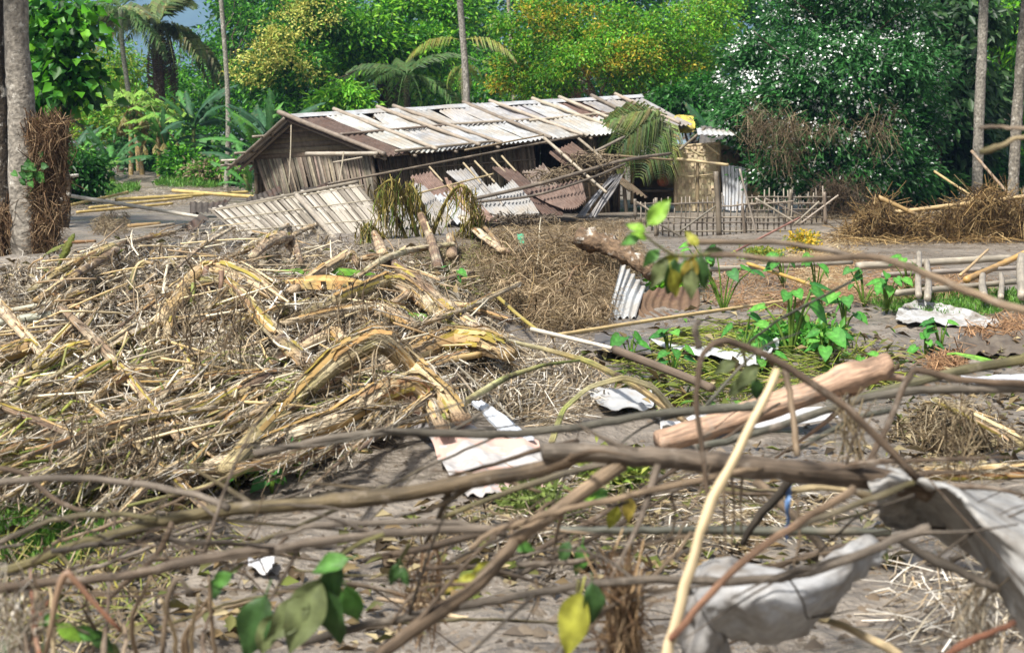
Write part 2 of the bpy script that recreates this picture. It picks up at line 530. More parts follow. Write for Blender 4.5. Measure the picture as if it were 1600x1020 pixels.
def straw(poly, n, pal, L=(.15, .6), r=(.003, .008), az=(0.9, .9), pitch=.25, lift=(0, .2), bend=.12, flat=.45, rings=3):
    q = inpoly(n, poly); P = gpts(q[:, 0], q[:, 1])
    P[:, 2] += lift[0] + (lift[1] - lift[0]) * NR.random(n) ** 1.8
    pal = np.array(pal)
    C = pal[NR.integers(0, len(pal), n)] * NR.uniform(.7, 1.2, (n, 1))
    Ls = NR.uniform(L[0], L[1], n) * NR.uniform(.5, 1, n)
    fl = (vnoise(P[:, 0] * .9, P[:, 1] * .6, 31) - .5) * 3.2 * az[1] + (vnoise(P[:, 0] * 2.6, P[:, 1] * 1.8, 32) - .5) * 2.0 * az[1]     # matted: neighbours lie alike
    return strands(P, az[0] + fl + NR.normal(0, .12 + .28 * az[1], n), NR.normal(0, pitch, n), Ls, NR.uniform(*r, n), C, bend, max(rings, 4 if bend >= .3 else 3), flat)


def stuff(name, arr, mat, label, cat):
    V, Fc, C = arr
    og = np.array([V[:, 0].mean(), V[:, 1].mean(), V[:, 2].min()])
    o = link(name, npmesh(name, V - og, [Fc], C, mat)); o.location = og
    return tag(o, label, cat, kind='stuff')


def surf(mb, ctrl, nu, nv, c, noise=0., nscale=4., wave=None, thick=0.):
    """smooth sheet through a grid of world control points; wave=(count, amplitude) corrugates along u"""
    ctrl = np.array([[tuple(p) for p in row] for row in ctrl], float)       # rows along v, columns along u
    A = np.stack([crs(row, nu) for row in ctrl]); B = np.stack([crs(A[:, i], nv) for i in range(nu)], 1)   # nv,nu,3
    du = np.gradient(B, axis=1); dv = np.gradient(B, axis=0)
    N = np.cross(du, dv); N /= np.linalg.norm(N, axis=2)[:, :, None] + 1e-9
    h = np.zeros((nv, nu))
    if noise:
        U, Vv = np.meshgrid(np.linspace(0, nscale, nu), np.linspace(0, nscale, nv)); sd_ = RN.randrange(999)
        h += noise * ((vnoise(U, Vv, sd_) - .5) * 2 + (vnoise(U * 2.7, Vv * 2.3, sd_ + 1) - .5))
    if wave:
        h += wave[1] * np.sin(np.linspace(0, wave[0] * 2 * math.pi, nu))[None, :]
    B = B + N * h[:, :, None]
    Fc = [(j * nu + i, j * nu + i + 1, (j + 1) * nu + i + 1, (j + 1) * nu + i) for j in range(nv - 1) for i in range(nu - 1)]
    mb.add(B.reshape(-1, 3), Fc, c)
    if thick:
        mb.add((B - N * thick).reshape(-1, 3), [f[::-1] for f in Fc], c)
        rim = [j * nu for j in range(nv)] + [(nv - 1) * nu + i for i in range(1, nu)] + [j * nu + nu - 1 for j in range(nv - 2, -1, -1)] + [i for i in range(nu - 2, 0, -1)]
        V2 = [B.reshape(-1, 3)[k] for k in rim] + [(B - N * thick).reshape(-1, 3)[k] for k in rim]; m = len(rim)
        mb.add(V2, [(k, (k + 1) % m, m + (k + 1) % m, m + k) for k in range(m)], c)
    return mb

# ================================================================== the setting
def build_ground():
    ys = np.concatenate([[-60, -30, -14, -6, -2, 0.5], np.geomspace(1.5, 120, 360), np.geomspace(126, 7000, 24)])
    us = np.linspace(-1, 1, 290)
    hw = np.maximum(np.abs(ys), 6) * .55 + 5
    X = hw[:, None] * us[None, :]; Yg = np.repeat(ys[:, None], len(us), 1)
    Z = hfun(X, Yg)
    Z[ys > 110] = 0
    n, m = X.shape
    V = np.stack([X, Yg, Z], 2).reshape(-1, 3)
    i = np.arange(n - 1)[:, None] * m + np.arange(m - 1)[None, :]; i = i.reshape(-1, 1)
    me = npmesh('ground', V, [i + np.array([[0, 1, m + 1, m]])], (.2, .17, .14), 'mud', smooth=True)
    tag(link('ground', me), 'grey brown flood mud covering the ground between the debris', 'ground', kind='structure')


build_ground()


def build_hills():
    n = 90; mrow = 14
    xs = np.linspace(-1500, 1500, n); V = []
    for j in range(mrow):
        t = j / (mrow - 1)
        for x in xs:
            ridge = 190 + 70 * math.sin(x / 330 + 1.2) + 35 * math.sin(x / 110) + 16 * float(vnoise(np.array(x / 40.), np.array(3.), 8))
            z = ridge * math.sin(min(t * 1.25, 1) * math.pi / 2) + (12 * float(vnoise(np.array(x / 45.), np.array(t * 9), 9)) if 0 < t else -2)
            V.append((x * 2.4, 3300 + t * 1300, z * 2.3))
    i = (np.arange(mrow - 1)[:, None] * n + np.arange(n - 1)[None, :]).reshape(-1, 1)
    me = npmesh('hills', V, [i + np.array([[0, 1, n + 1, n]])], (.05, .1, .04), 'hill', smooth=True)
    tag(link('hills', me), 'hazy blue forested hills far behind the trees', 'hills', kind='structure')


build_hills()

DK = [lin(h) for h in ('265a18', '316c20', '1c4410', '3c782a', '2e601a')]
MID = [lin(h) for h in ('529420', '62aa26', '427c1a', '74b42a', '5a9a22')]
BR = [lin(h) for h in ('7ab828', '68a824', '90c832', '589820', 'a0d040')]
YG = [lin(h) for h in ('8aa02c', '7a9428', 'a8ae34', '6a8c26', '5c8424', '94a830')]
YEL = [lin(h) for h in ('d8b83c', 'c8a830', 'e0c850', 'b8a02c', 'c8b448')]
BLOOM = [lin(h) for h in ('b8b858', '9aa848', 'ccc870', '88984a', 'c0b458', '7a9040')]


def build_far_wood():
    bl = []
    for k in range(120):
        px = -180 + k * 17 + NR.uniform(-20, 20)
        top = 112 if 70 < px < 345 else -60
        Y = NR.uniform(92, 112)
        for py in range(235, top, -42):
            bl.append(blob(px + NR.uniform(-18, 18), py + NR.uniform(-10, 20), 34, 30, Y))
    a = crown_arrays(bl, 22, 5, .5, .45, .5, DK, shell=.2)
    stuff('far_wood', a, 'leaf', 'mass of dark green forest closing the view behind the village trees', 'forest')


build_far_wood()


def limb(mb, a, b, r0, r1, c, wob=.12, n=8, sides=7):
    a = Vector(a); b = Vector(b); L = (b - a).length
    P = [a.lerp(b, i / (n - 1)) + Vector((NR.normal(), NR.normal(), NR.normal() * .4)) * (wob * L / n * (0 < i < n - 1)) for i in range(n)]
    P = crs([tuple(p) for p in P], n * 2)
    return mb.tube(P, np.linspace(r0, r1, len(P)), c, sides, lump=.05)


def tree(name, label, base, blobs, leaf, trunk_r, bark, per=105, clumps=18, cr=0.41, droop=.2, up=.5, cat='tree', group=None, extra=None, shell=.5, trunk_to=None):
    """leaf=(length, aspect, colours); base=(px, py, Y)"""
    b = G(base[0], base[1]) if base[2] is None else Vector((at(base[0], base[1], base[2]).x, base[2], -.1))
    t = empty(name, b, label, cat, group)
    top = Vector(sum((np.array(c) for c, r in blobs), np.zeros(3)) / len(blobs))
    mb = MB()
    fork = b.lerp(top, .55)
    limb(mb, b, fork, trunk_r, trunk_r * .7, bark, .1)
    for c, r in blobs:
        e = Vector(c)
        limb(mb, fork, e, trunk_r * .5, trunk_r * .15, bark, .2)
        for q in range(3):
            limb(mb, fork.lerp(e, .6), e + Vector((NR.normal() * r[0], NR.normal() * r[1], NR.normal() * r[2])) * .6, trunk_r * .22, trunk_r * .07, bark, .2, n=5, sides=5)
    mb.build('trunk', 'bark', t, True)
    add_np('crown', crown_arrays(blobs, per, clumps, cr, leaf[0], leaf[1], leaf[2], droop, up, shell), 'leaf', t, 'stuff')
    if extra:
        ename, ebl, ecol, eL, ea, eper, ecl, ecr, emat = extra
        add_np(ename, crown_arrays(ebl, eper, ecl, ecr, eL, ea, ecol, .0, .6, .95), emat, t, 'stuff')
    return t


BK = lin('6a5c4a'); BKG = lin('8f8a7c'); BKD = lin('4a3e30')

# --- trees behind the hut, left to right
tree('feathery_tree', 'yellowish green feathery tree rising behind the papaya trees', (190, 270, 76),
     [blob(165, 130, 60, 52, 76), blob(215, 160, 55, 48, 76), blob(190, 105, 44, 36, 78), blob(160, 190, 40, 40, 74), blob(120, 170, 40, 50, 78)],
     (.24, .35, YG + MID), .2, BK, per=80, clumps=24, cr=0.39, droop=.4)
tree('dark_tree', 'deep green tree standing behind the coconut palm', (300, 265, 88),
     [blob(315, 115, 56, 55, 88), blob(378, 60, 44, 62, 90), blob(290, 160, 50, 50, 84), blob(350, 150, 55, 55, 86), blob(405, 20, 46, 46, 92)],
     (.28, .42, MID + DK), .25, BK, per=80, clumps=21, cr=0.46)
tree('mango_tree', 'mango tree topped with pale yellow blossom beside the big green tree', (455, 250, 62),
     [blob(455, 75, 52, 50, 62), blob(480, 130, 60, 50, 61), blob(415, 125, 42, 42, 62), blob(450, 180, 60, 40, 61), blob(500, 25, 50, 40, 63)],
     (.24, .28, DK + DK + MID), .26, BKD, per=105, clumps=21, cr=0.33, droop=.5,
     extra=('blossom', [blob(450, 55, 46, 34, 61), blob(400, 110, 34, 22, 61), blob(455, 110, 36, 26, 60), blob(500, 15, 36, 25, 62), blob(430, 80, 30, 30, 60.5)], BLOOM, .13, .5, 50, 17, .22, 'flower'))
tree('broad_tree', 'big bright green leafy tree in the middle behind the tin roof', (600, 250, 66),
     [blob(550, 35, 72, 50, 66), blob(630, 30, 70, 50, 67), blob(660, 75, 46, 40, 65), blob(590, 95, 66, 40, 65), blob(570, 60, 60, 40, 64), blob(700, 20, 46, 40, 68), blob(660, 130, 60, 45, 68), blob(520, 90, 40, 50, 66)],
     (.25, .38, MID + BR + DK), .32, BKD, per=101, clumps=24, cr=0.37, droop=.35)
tree('small_bright_tree', 'small light green bushy tree right behind the ridge of the tin roof', (537, 210, 58),
     [blob(535, 148, 30, 20, 58), blob(520, 165, 26, 20, 58), blob(555, 165, 28, 22, 58)],
     (.22, .32, BR + MID), .08, BK, per=87, clumps=18, cr=0.24, droop=.5)
tree('shaded_tree', 'shaded green tree behind the bare palm trunk by the yellow leafed tree', (770, 260, 86),
     [blob(765, 50, 60, 60, 86), blob(760, 120, 55, 50, 84), blob(730, 150, 50, 30, 80), blob(690, 120, 40, 40, 82)],
     (.27, .4, MID + DK), .2, BK, per=80, clumps=21, cr=0.41)
MOR = [blob(835, 40, 62, 50, 60), blob(900, 30, 66, 45, 60), blob(965, 60, 66, 46, 59), blob(1040, 45, 62, 50, 60), blob(905, 95, 66, 36, 58), blob(820, 105, 46, 42, 60), blob(985, 115, 56, 34, 59), blob(1085, 90, 40, 46, 61), blob(1110, 25, 55, 45, 62), blob(860, 135, 50, 22, 60), blob(1045, 130, 40, 25, 60)]
tree('drumstick_tree', 'airy light green tree with yellowing leaflets above the tin roof', (908, 240, 60), MOR,
     (.14, .5, MID + BR + MID + YG), .17, lin('7d6c54'), per=122, clumps=24, cr=0.31, droop=.35, up=.8,
     extra=('yellow_foliage', [blob(900, 45, 60, 34, 59.3), blob(850, 30, 50, 34, 59.5), blob(985, 90, 46, 26, 58.4), blob(1060, 95, 34, 30, 60), blob(800, 120, 30, 24, 60), blob(940, 100, 44, 22, 58)], YEL + YG, .13, .5, 48, 18, .2, 'leaf'))
tree('small_dark_tree', 'low dark glossy tree behind the right end of the tin roof', (1060, 220, 56),
     [blob(1050, 165, 34, 24, 56), blob(1085, 175, 30, 30, 56), blob(1110, 150, 26, 34, 58), blob(1140, 190, 26, 30, 54)],
     (.26, .4, DK), .1, BKD, per=87, clumps=17, cr=0.28, droop=.5)
# right hand side
tree('drooping_leaf_tree', 'tall tree with large drooping dull green leaves between the grey trunks', (1466, 295, 46),
     [blob(1440, 60, 46, 60, 47), blob(1490, 120, 42, 60, 46), blob(1460, 170, 44, 50, 45), blob(1500, 40, 44, 60, 48), blob(1440, 230, 34, 40, 46), blob(1500, 220, 34, 36, 46), blob(1520, 160, 40, 50, 48)],
     (.36, .42, [lin(h) for h in ('3a5c34', '2e4e28', '4a6a3a', '244020')]), .19, BKD, per=70, clumps=18, cr=0.33, droop=.9, up=.25)
tree('roadside_tree', 'bright green broadleaf tree behind the two grey trunks', (1570, 290, 58),
     [blob(1560, 30, 50, 46, 58), blob(1600, 80, 50, 60, 58), blob(1560, 130, 40, 50, 60), blob(1590, 190, 46, 46, 60), blob(1540, 240, 50, 35, 60)],
     (.3, .4, MID + BR + DK), .16, BK, per=77, clumps=20, cr=0.33, droop=.6)

# --- the flowering tree
FT = [blob(1190, 110, 62, 58, 41), blob(1260, 50, 80, 56, 42), blob(1350, 40, 80, 60, 42), blob(1400, 110, 66, 66, 41), blob(1310, 120, 84, 60, 40), blob(1230, 150, 70, 50, 40),
      blob(1180, 190, 56, 50, 41), blob(1270, 210, 76, 50, 40), blob(1360, 210, 70, 56, 40.5), blob(1420, 200, 46, 50, 42), blob(1240, 265, 62, 36, 40), blob(1330, 270, 60, 36, 40), blob(1400, 270, 40, 34, 41), blob(1330, -20, 120, 40, 42)]
FTC = [lin(h) for h in ('336a30', '285824', '407c38', '204a20', '528a48', '30642c')]
ft = tree('flowering_tree', 'dense dark green tree dotted with white blossom beside the bamboo fence', (1310, 330, 40.5), FT,
          (.17, .36, FTC), .16, BKD, per=122, clumps=31, cr=0.28, droop=.45,
          extra=('white_blossom', FT, [(.8, .82, .78), (.7, .74, .7), (.85, .86, .84)], .08, .8, 12, 44, .12, 'flower'))
for k in range(7):
    mb = MB(); x = at(1265 + k * 17, 330, 40.5).x
    limb(mb, (x, 40.5 + NR.uniform(-.5, .5), -.05), at(1240 + k * 24, 235 + NR.uniform(-20, 20), 40.5), .045, .03, BKD, .2)
    mb.build('stem', 'bark', ft, True)


def hanging_clump(px, py, w, h, Y, label, pal=DULL, n=500, name='flood_straw_clump', parent=None):
    n = int(n * .75)
    k = Y / F; c = at(px, py, Y)
    P = np.array(c) + NR.normal(size=(n, 3)) * np.array([w * k * .42, w * k * .35, h * k * .2]); P[:, 2] -= np.abs(NR.normal(size=n)) * h * k * .3
    C = np.array(pal)[NR.integers(0, len(pal), n)] * NR.uniform(.6, 1.1, (n, 1))
    return stuff(name, strands(P, NR.uniform(0, 6.3, n), NR.normal(-.95, .6, n), NR.uniform(.2, .95, n) * h * k, NR.uniform(.004, .01, n), C, .35, flat=.5), 'straw', label, 'dead straw')


hanging_clump(1190, 185, 44, 70, 38.4, 'largest brown straw clump caught on the left side of the flowering tree', n=260)
hanging_clump(1242, 195, 34, 56, 38.2, 'reddish brown dead straw tangled in the middle of the flowering tree', n=220)
hanging_clump(1300, 198, 44, 36, 38.2, 'small flat straw tuft caught in the flowering tree', n=130)
hanging_clump(1372, 190, 36, 60, 38.6, 'straw tuft hanging on the right side of the flowering tree', n=120)
hanging_clump(1312, 300, 54, 70, 36.5, 'dark heap of flood straw wrapped around the stems of the flowering tree', n=700, pal=[lin('5c4d3a'), lin('6a5a45'), lin('4a3d2d')])
hanging_clump(1225, 240, 40, 44, 38.4, 'thin straw strands hanging below the middle of the flowering tree', n=110)


# --- plain trunks
def trunk_thing(name, label, pts, wpx, Y, c, cat='tree', group=None, extra=None):
    Yb = Y
    P3 = [at(p[0], p[1], Yb) for p in pts]
    b = P3[0]; t = empty(name, (b.x, b.y, b.z), label, cat, group)
    n = max(10, len(pts) * 6)
    P = crs([tuple(p) for p in P3], n); k = Yb / F / 2
    r = np.interp(np.linspace(0, 1, n), np.linspace(0, 1, len(wpx)), wpx) * k
    r = r * (1 + .04 * NR.normal(size=n))
    MB().tube(P, r, c, 12, lump=.015).build('trunk', 'bark', t, True)
    return t


t = trunk_thing('grey_trunk_tree', 'straight slim grey trunk rising from the straw heap', [(1526, 322), (1530, 180), (1536, 40), (1541, -160)], (17, 16, 15, 12), 42.5, lin('8d877c'))
add_np('crown', crown_arrays([blob(1545, -190, 90, 60, 42.5), blob(1500, -150, 60, 40, 42.5)], 40, 24, .4, .3, .4, MID + DK), 'leaf', t, 'stuff')
t = trunk_thing('grey_trunk_tree', 'leaning grey trunk next to the straight one beside the straw heap', [(1582, 320), (1588, 200), (1598, 60), (1614, -120)], (17, 17, 16, 13), 43, lin('837c70'))
add_np('crown', crown_arrays([blob(1625, -160, 90, 60, 43), blob(1660, -120, 60, 40, 43)], 40, 24, .4, .3, .4, MID + DK), 'leaf', t, 'stuff')
trunk_thing('shaded_tree', 'dark brown trunk in the shade right of the flowering tree', [(1462, 300), (1464, 240), (1466, 150)], (15, 13, 12), 45, lin('4d4236'))
trunk_thing('tree_stump', 'short brown stump between the dark trunk and the grey trunk', [(1507, 290), (1506, 225), (1507, 200)], (15, 14, 10), 50, lin('5a4a3c'))

# --- big trunk at the left with debris
bt = trunk_thing('old_tree', 'thick pale lichen spotted trunk wrapped in flood straw', [(42, 425), (38, 300), (33, 160), (26, 60), (24, -150)], (52, 47, 43, 37, 34), 24, lin('8a8378'))
add_np('crown', crown_arrays([blob(0, -230, 200, 80, 24), blob(90, -200, 120, 70, 25)], 40, 40, .3, .22, .4, MID + DK), 'leaf', bt, 'stuff')
mb = MB()
for k in range(26):
    y = NR.uniform(40, 390); P = at(38 + NR.uniform(-14, 14) - (y < 150) * 8, y, 23.78)
mb = MB()
mb.tube(crs([tuple(at(x, y, 24.4)) for x, y in ((6, 420), (5, 330), (2, 200), (-4, 100), (-8, -60))], 20), np.linspace(.17, .1, 20), lin('3f372d'), 9, lump=.06).build('second_stem', 'bark', bt, True)
for (px, py) in ((38, 262), (50, 268), (44, 280), (58, 276), (34, 272), (48, 288), (62, 262), (54, 255)):
    pass


def straw_column(label, px, y0, y1, w, Y, n, pal):
    k = Y / F; P = []
    for i in range(n):
        y = NR.uniform(y0, y1); P.append(tuple(at(px + NR.normal() * w * (.34 - .16 * (y - y0) / (y1 - y0)) - (y - y0) * .05, y, Y + NR.normal() * .12)))
    C = np.array(pal)[NR.integers(0, len(pal), n)] * NR.uniform(.55, 1.15, (n, 1))
    a = strands(np.array(P), NR.uniform(0, 6.3, n), NR.normal(-1.1, .6, n), NR.uniform(.15, .7, n), NR.uniform(.004, .011, n), C, .3, flat=.5)
    return a


BRN = [lin(h) for h in ('86694c', '6e543c', '967a5a', 'a88c68', '5a4532', 'b09674')]
stuff('flood_straw_clump', cat_arr([straw_column('', 80, 195, 400, 42, 23.9, 2600, BRN), straw_column('', 74, 195, 240, 40, 23.8, 500, BRN)]), 'straw', 'shaggy brown root and straw mass clinging to the thick pale trunk', 'dead straw')
stuff('flood_straw_clump', straw_column('', 4, 330, 410, 26, 24.0, 500, BRN), 'straw', 'dark straw wrapped around the thin stem behind the thick pale trunk', 'dead straw')


# ------------------------------------------------------------------ leaf meshes shared by plants
def paddle_mesh(name, L, Wd, c, torn=.3, curl=.35, seed=0, n=15):
    """banana leaf along +x, z up, with a midrib and torn edges"""
    rr = random.Random(seed); V = []; C = []; Fc = []
    for i in range(n):
        t = i / (n - 1); wd = Wd * .5 * (math.sin(math.pi * min(1, .06 + t * .94)) ** .55) * (1 if t < .97 else .3)
        x = L * t; z = -curl * L * t * t * .6
        k = 1 - (torn * rr.random() if rr.random() < .6 else 0); k2 = 1 - (torn * rr.random() if rr.random() < .6 else 0)
        V += [(x, -wd * k, z - wd * .35 - rr.uniform(0, .15) * wd), (x, -wd * .5, z + wd * .05), (x, 0, z - .01), (x, wd * .5, z + wd * .05), (x, wd * k2, z - wd * .35 - rr.uniform(0, .15) * wd)]
        cc = [v * rr.uniform(.85, 1.15) for v in c]
        C += [cc, cc, [v * 1.5 + .02 for v in c], cc, cc]
    for i in range(n - 1):
        for j in range(4):
            if (j in (0, 3)) and rr.random() < torn * .5: continue
            a = i * 5 + j; Fc.append((a, a + 1, a + 6, a + 5))
    m = MB(); m.add(V, Fc, np.array(C))
    P = [(-.35 * L * .5, 0, -.05), (0, 0, 0), (L * .5, 0, -curl * L * .15 - .012), (L * .97, 0, -curl * L * .56 - .012)]
    m.tube(P, [.03, .024, .014, .004], [min(1, v * 1.7 + .03) for v in c], 5)
    return m.mesh(name, 'leaf_big', (0, 0, 0))


BANL = [paddle_mesh('banana_leaf', 1.9, .55, lin(h), .65, cu, s) for s, (h, cu) in enumerate((('35622f', .5), ('457a34', .8), ('2a5430', .9), ('548a34', .4), ('31583a', 1.1), ('b89a34', .8)))]


def banana(label, px, py, Y, height, nleaf, scale=1., yellow=False, leaves=None):
    b = Vector((at(px, py, Y).x, Y, -.1)); t = empty('banana_plant', b, label, 'banana plant', 'banana plants behind the hut')
    P = [b + Vector((0.05 * math.sin(i), 0, height * i / 6)) for i in range(7)]
    MB().tube(P, np.linspace(.13, .06, 7) * scale, lin('6e7a3c'), 8, lump=.03).build('stem', 'banana', t, True)
    top = P[-1]
    scale *= .85
    for i in range(nleaf + 2):
        az = i * 2.4 + RN.uniform(-.4, .4); el = RN.uniform(.35, 1.25)
        d = Vector((math.cos(az) * math.cos(el), math.sin(az) * math.cos(el) - .15, math.sin(el)))
        me = BANL[5] if (yellow and i == 0) else BANL[RN.randrange(5)]
        s = scale * RN.uniform(.75, 1.1)
        link('leaf', me, t, basis(top + d * .3, d, (0, -.5, .8)) @ Matrix.Scale(s, 4))
    return t


banana('banana plant with wind torn leaves right of the bare pole trunk', 400, 255, 52, 1.5, 9, 1.0)
banana('banana plant with one broad upright leaf behind the left gable', 425, 252, 50, 1.6, 7, .95)
banana('banana plant with a yellow leaf just left of the hut gable', 385, 262, 53, .9, 6, .8, True)
banana('banana plant between the coconut palm and the bare pole trunk', 305, 270, 60, 2.2, 9, 1.1)
banana('low banana plant left of the papaya stems', 175, 285, 58, .8, 8, .95)
banana('banana plant with dark leaves right of the leaning papaya stem', 262, 280, 60, 1.4, 7, .9)
banana('banana plant peeping out behind the thick pale trunk', 12, 330, 42, 2.2, 7, 1.0)
banana('banana plant with dusty leaves below the feathery tree', 120, 290, 60, 1.1, 7, .9)
banana('banana plant behind the annex roof left of the flowering tree', 1118, 262, 52, 1.4, 6, .9)
banana('banana plant half hidden at the foot of the hut gable', 395, 300, 46, .35, 5, .7)


def frond_mesh(name, L, c, drop=.5, nl=34, ll=.5, wl=.035, hang=.4, seed=0):
    """pinnate palm frond along +x"""
    rr = random.Random(seed); m = MB(); P = []
    for i in range(10):
        t = i / 9; P.append((L * t * (1 - .15 * drop * t), 0, -drop * L * t * t * .7))
    m.tube(P, np.linspace(.028, .006, 10), [v * 1.3 + .02 for v in c], 5)
    Pn = crs(P, nl)
    for i in range(3, nl):
        t = i / nl; p = Pn[i]
        l = ll * (math.sin(math.pi * (.18 + .8 * t)) ** .7) * rr.uniform(.85, 1.1)
        for s in (-1, 1):
            d = np.array([.55, s * .8, .12]) + np.array([rr.uniform(-.1, .1)] * 3); d /= np.linalg.norm(d)
            e1 = p + d * l * .55; e2 = p + d * l * .9 + np.array([0, 0, -hang * l]); cc = [v * rr.uniform(.75, 1.25) for v in c]
            o = np.array([wl * .5, 0, 0])
            m.add([p - o * .5, p + o * .5, e1 + o, e1 - o, e2], [(0, 1, 2, 3), (3, 2, 4)], cc)
    return m.mesh(name, 'leaf_big', (0, 0, 0))


FR_G = [frond_mesh('palm_frond', 2.6, lin('4c6a34'), .5 + .15 * i, 44, .7, .09, .5, i) for i in range(3)]
FR_C = [frond_mesh('coconut_frond', 2.6, lin(h), .6 + .2 * i, 44, .75, .11, .7, 30 + i) for i, h in enumerate(('6e7e4a', '84905a', '5c6e3e'))]
FR_D = [frond_mesh('dead_palm_frond', 2.4, lin('5c4836'), .3, 34, .4, .05, .9, 10 + i) for i in range(2)]
FR_Y = [frond_mesh('pale_palm_frond', 2.0, lin('8a9448'), .8, 36, .6, .05, .9, 20 + i) for i in range(2)]


def palm(name, label, base, crownpx, Y, wpx, c, fronds, nf, scale, dead=0, els=(-.3, 1.2), group=None, bark='bark'):
    b = at(base[0], base[1], Y); b.z = -.1; top = at(crownpx[0], crownpx[1], Y)
    t = empty(name, b, label, 'palm tree', group)
    P = [b.lerp(top, i / 11) + Vector((.12 * math.sin(i * .5), 0, 0)) for i in range(12)]
    k = Y / F / 2
    r = np.linspace(wpx[0], wpx[1], 60) * k * (1 + .05 * (np.arange(60) % 3 == 0))
    MB().tube(crs([tuple(p) for p in P], 60), r, c, 9).build('trunk', bark, t, True)
    for i in range(nf):
        az = i * 2.399 + RN.uniform(-.2, .2); el = els[0] + (els[1] - els[0]) * ((i * .618) % 1)
        d = Vector((math.cos(az) * math.cos(el), math.sin(az) * math.cos(el), math.sin(el)))
        link('frond', fronds[i % len(fronds)], t, basis(P[-1] + d * .12, d, (0, 0, 1)) @ Matrix.Scale(scale * RN.uniform(.85, 1.1), 4))
    for i in range(dead):
        az = i * 2.399; el = RN.uniform(-1.5, -1.2)
        d = Vector((math.cos(az) * math.cos(el), math.sin(az) * math.cos(el), math.sin(el)))
        link('dead_frond', FR_D[i % 2], t, basis(P[-1] + d * .2 + Vector((math.cos(az), math.sin(az), 0)) * .2, d, (math.cos(az), math.sin(az), .2)) @ Matrix.Scale(scale * RN.uniform(.75, 1.15), 4))
    return t


palm('coconut_palm', 'coconut palm with a skirt of dark dead fronds above the papaya trees', (245, 265), (252, 36), 69, (20, 15), lin('5a4c3c'), FR_C, 19, 1.3, dead=8)
palm('areca_palm', 'slim palm with a pale smooth trunk beside the coconut palm', (207, 270), (192, 12), 66, (8, 7), lin('8f8f80'), FR_G, 9, .95, els=(-.5, .9))
t = palm('areca_palm', 'tall bare pole like palm trunk standing left of the hut', (352, 262), (346, -150), 55, (8, 6), lin('8c897c'), FR_G, 8, .9)
t = palm('areca_palm', 'tall slender palm trunk right behind the middle of the tin roof', (726, 235), (719, -150), 54, (11, 9), lin('8f8a80'), FR_G, 8, .9)
for dx, az in ((-26, 2.6), (20, .4)):
    p = at(722 + dx * .2, 62, 54); d = Vector((math.cos(az), -.2, .15))
    link('frond', FR_Y[0 if dx < 0 else 1], t, basis(p, d, (0, 0, 1)) @ Matrix.Scale(.9, 4))
palm('areca_palm', 'short grey palm trunk tight behind the ridge next to the slender palm trunk', (731, 240), (728, 100), 57, (8, 6), lin('857f72'), FR_Y, 4, .5, els=(-1, 0))
palm('fan_palm', 'dark arching palm with wide fronds in front of the big green tree', (640, 245), (640, 118), 60, (11, 9), lin('4c4236'), FR_G, 11, 1.0, els=(-.15, .8))
palm('areca_palm', 'thin pale palm trunk showing through the yellowing foliage', (799, 235), (797, -110), 66, (6, 5), lin('98907e'), FR_G, 6, .8)
palm('areca_palm', 'thin dark palm trunk behind the yellow cloth', (1083, 235), (1078, -110), 64, (6, 5), lin('6c665a'), FR_G, 6, .8)
palm('low_palm', 'low bright palm seedling at the edge of the mud beside the thick trunk', (150, 292), (152, 284), 55, (8, 7), lin('6a6a40'), [frond_mesh('seedling_frond', 1.4, lin('6a9a34'), .8, 26, .4, .04, .5, 40)], 8, .85, els=(.1, 1.2))
palm('low_palm', 'low palm with broad dark fronds between the grey trunks', (1510, 296), (1510, 285), 46, (8, 7), lin('5a5a3a'), FR_G, 9, .6, els=(.1, 1.1))


def papaya(label, base, top, Y, wpx, leafy=True):
    b = at(base[0], base[1], Y); b.z = -.1; tp = at(top[0], top[1], Y)
    t = empty('papaya_tree', b, label, 'papaya tree', 'papaya trees at the edge of the mud')
    P = [b.lerp(tp, i / 9) for i in range(10)]; k = Y / F / 2
    MB().tube(P, np.linspace(wpx[0], wpx[1], 10) * k, lin('a08a5c'), 8, lump=.04).build('trunk', 'bark', t, True)
    if not leafy: return t
    for i in range(22):
        az = i * 2.399; el = RN.uniform(-.9, 1.1); d = Vector((math.cos(az) * math.cos(el), math.sin(az) * math.cos(el), math.sin(el)))
        L = RN.uniform(.7, 1.15); e = tp + d * L
        dead = el < -.4
        m = MB(); m.tube([tp, tp + d * L * .5 + Vector((0, 0, .06)), e], [.014, .011, .008], lin('a8b070') if not dead else lin('8a6a3c'), 5)
        for q in range(7):
            a = -1.4 + q * .47; dd = Vector((d.x * math.cos(a) - d.y * math.sin(a), d.x * math.sin(a) + d.y * math.cos(a), -.45 if not dead else -1.6)).normalized()
            s = dd.cross(Vector((0, 0, 1))).normalized() * .1; l = RN.uniform(.34, .55)
            m.add([e, e + dd * l * .5 + s, e + dd * l, e + dd * l * .5 - s], [(0, 1, 2, 3)], jit(lin('86b048') if not dead else lin('8a8048'), .25))
        m.build('leaf', 'leaf_big', t)
    mb = MB()
    for i in range(7):
        az = i * .9; c = tp + Vector((math.cos(az) * .14, math.sin(az) * .14, -.25 - .05 * (i % 3)))
        mb.tube([c + Vector((0, 0, .1)), c + Vector((0, 0, .05)), c - Vector((0, 0, .05)), c - Vector((0, 0, .11))], [.02, .06, .06, .015], jit(lin('5a7a34')), 7)
    mb.build('fruit', 'leaf_big', t, True)
    return t


papaya('papaya tree with the widest crown and straight stem', (205, 287), (204, 168), 61, (8, 6))
papaya('papaya stem leaning left to right beside the straight one', (224, 285), (211, 175), 62, (9, 7))
papaya('small separate papaya tree with reddish stem', (248, 288), (248, 196), 60, (7, 5))
papaya('grey dead papaya stem behind the leaning one', (217, 283), (212, 205), 64, (6, 5), False)


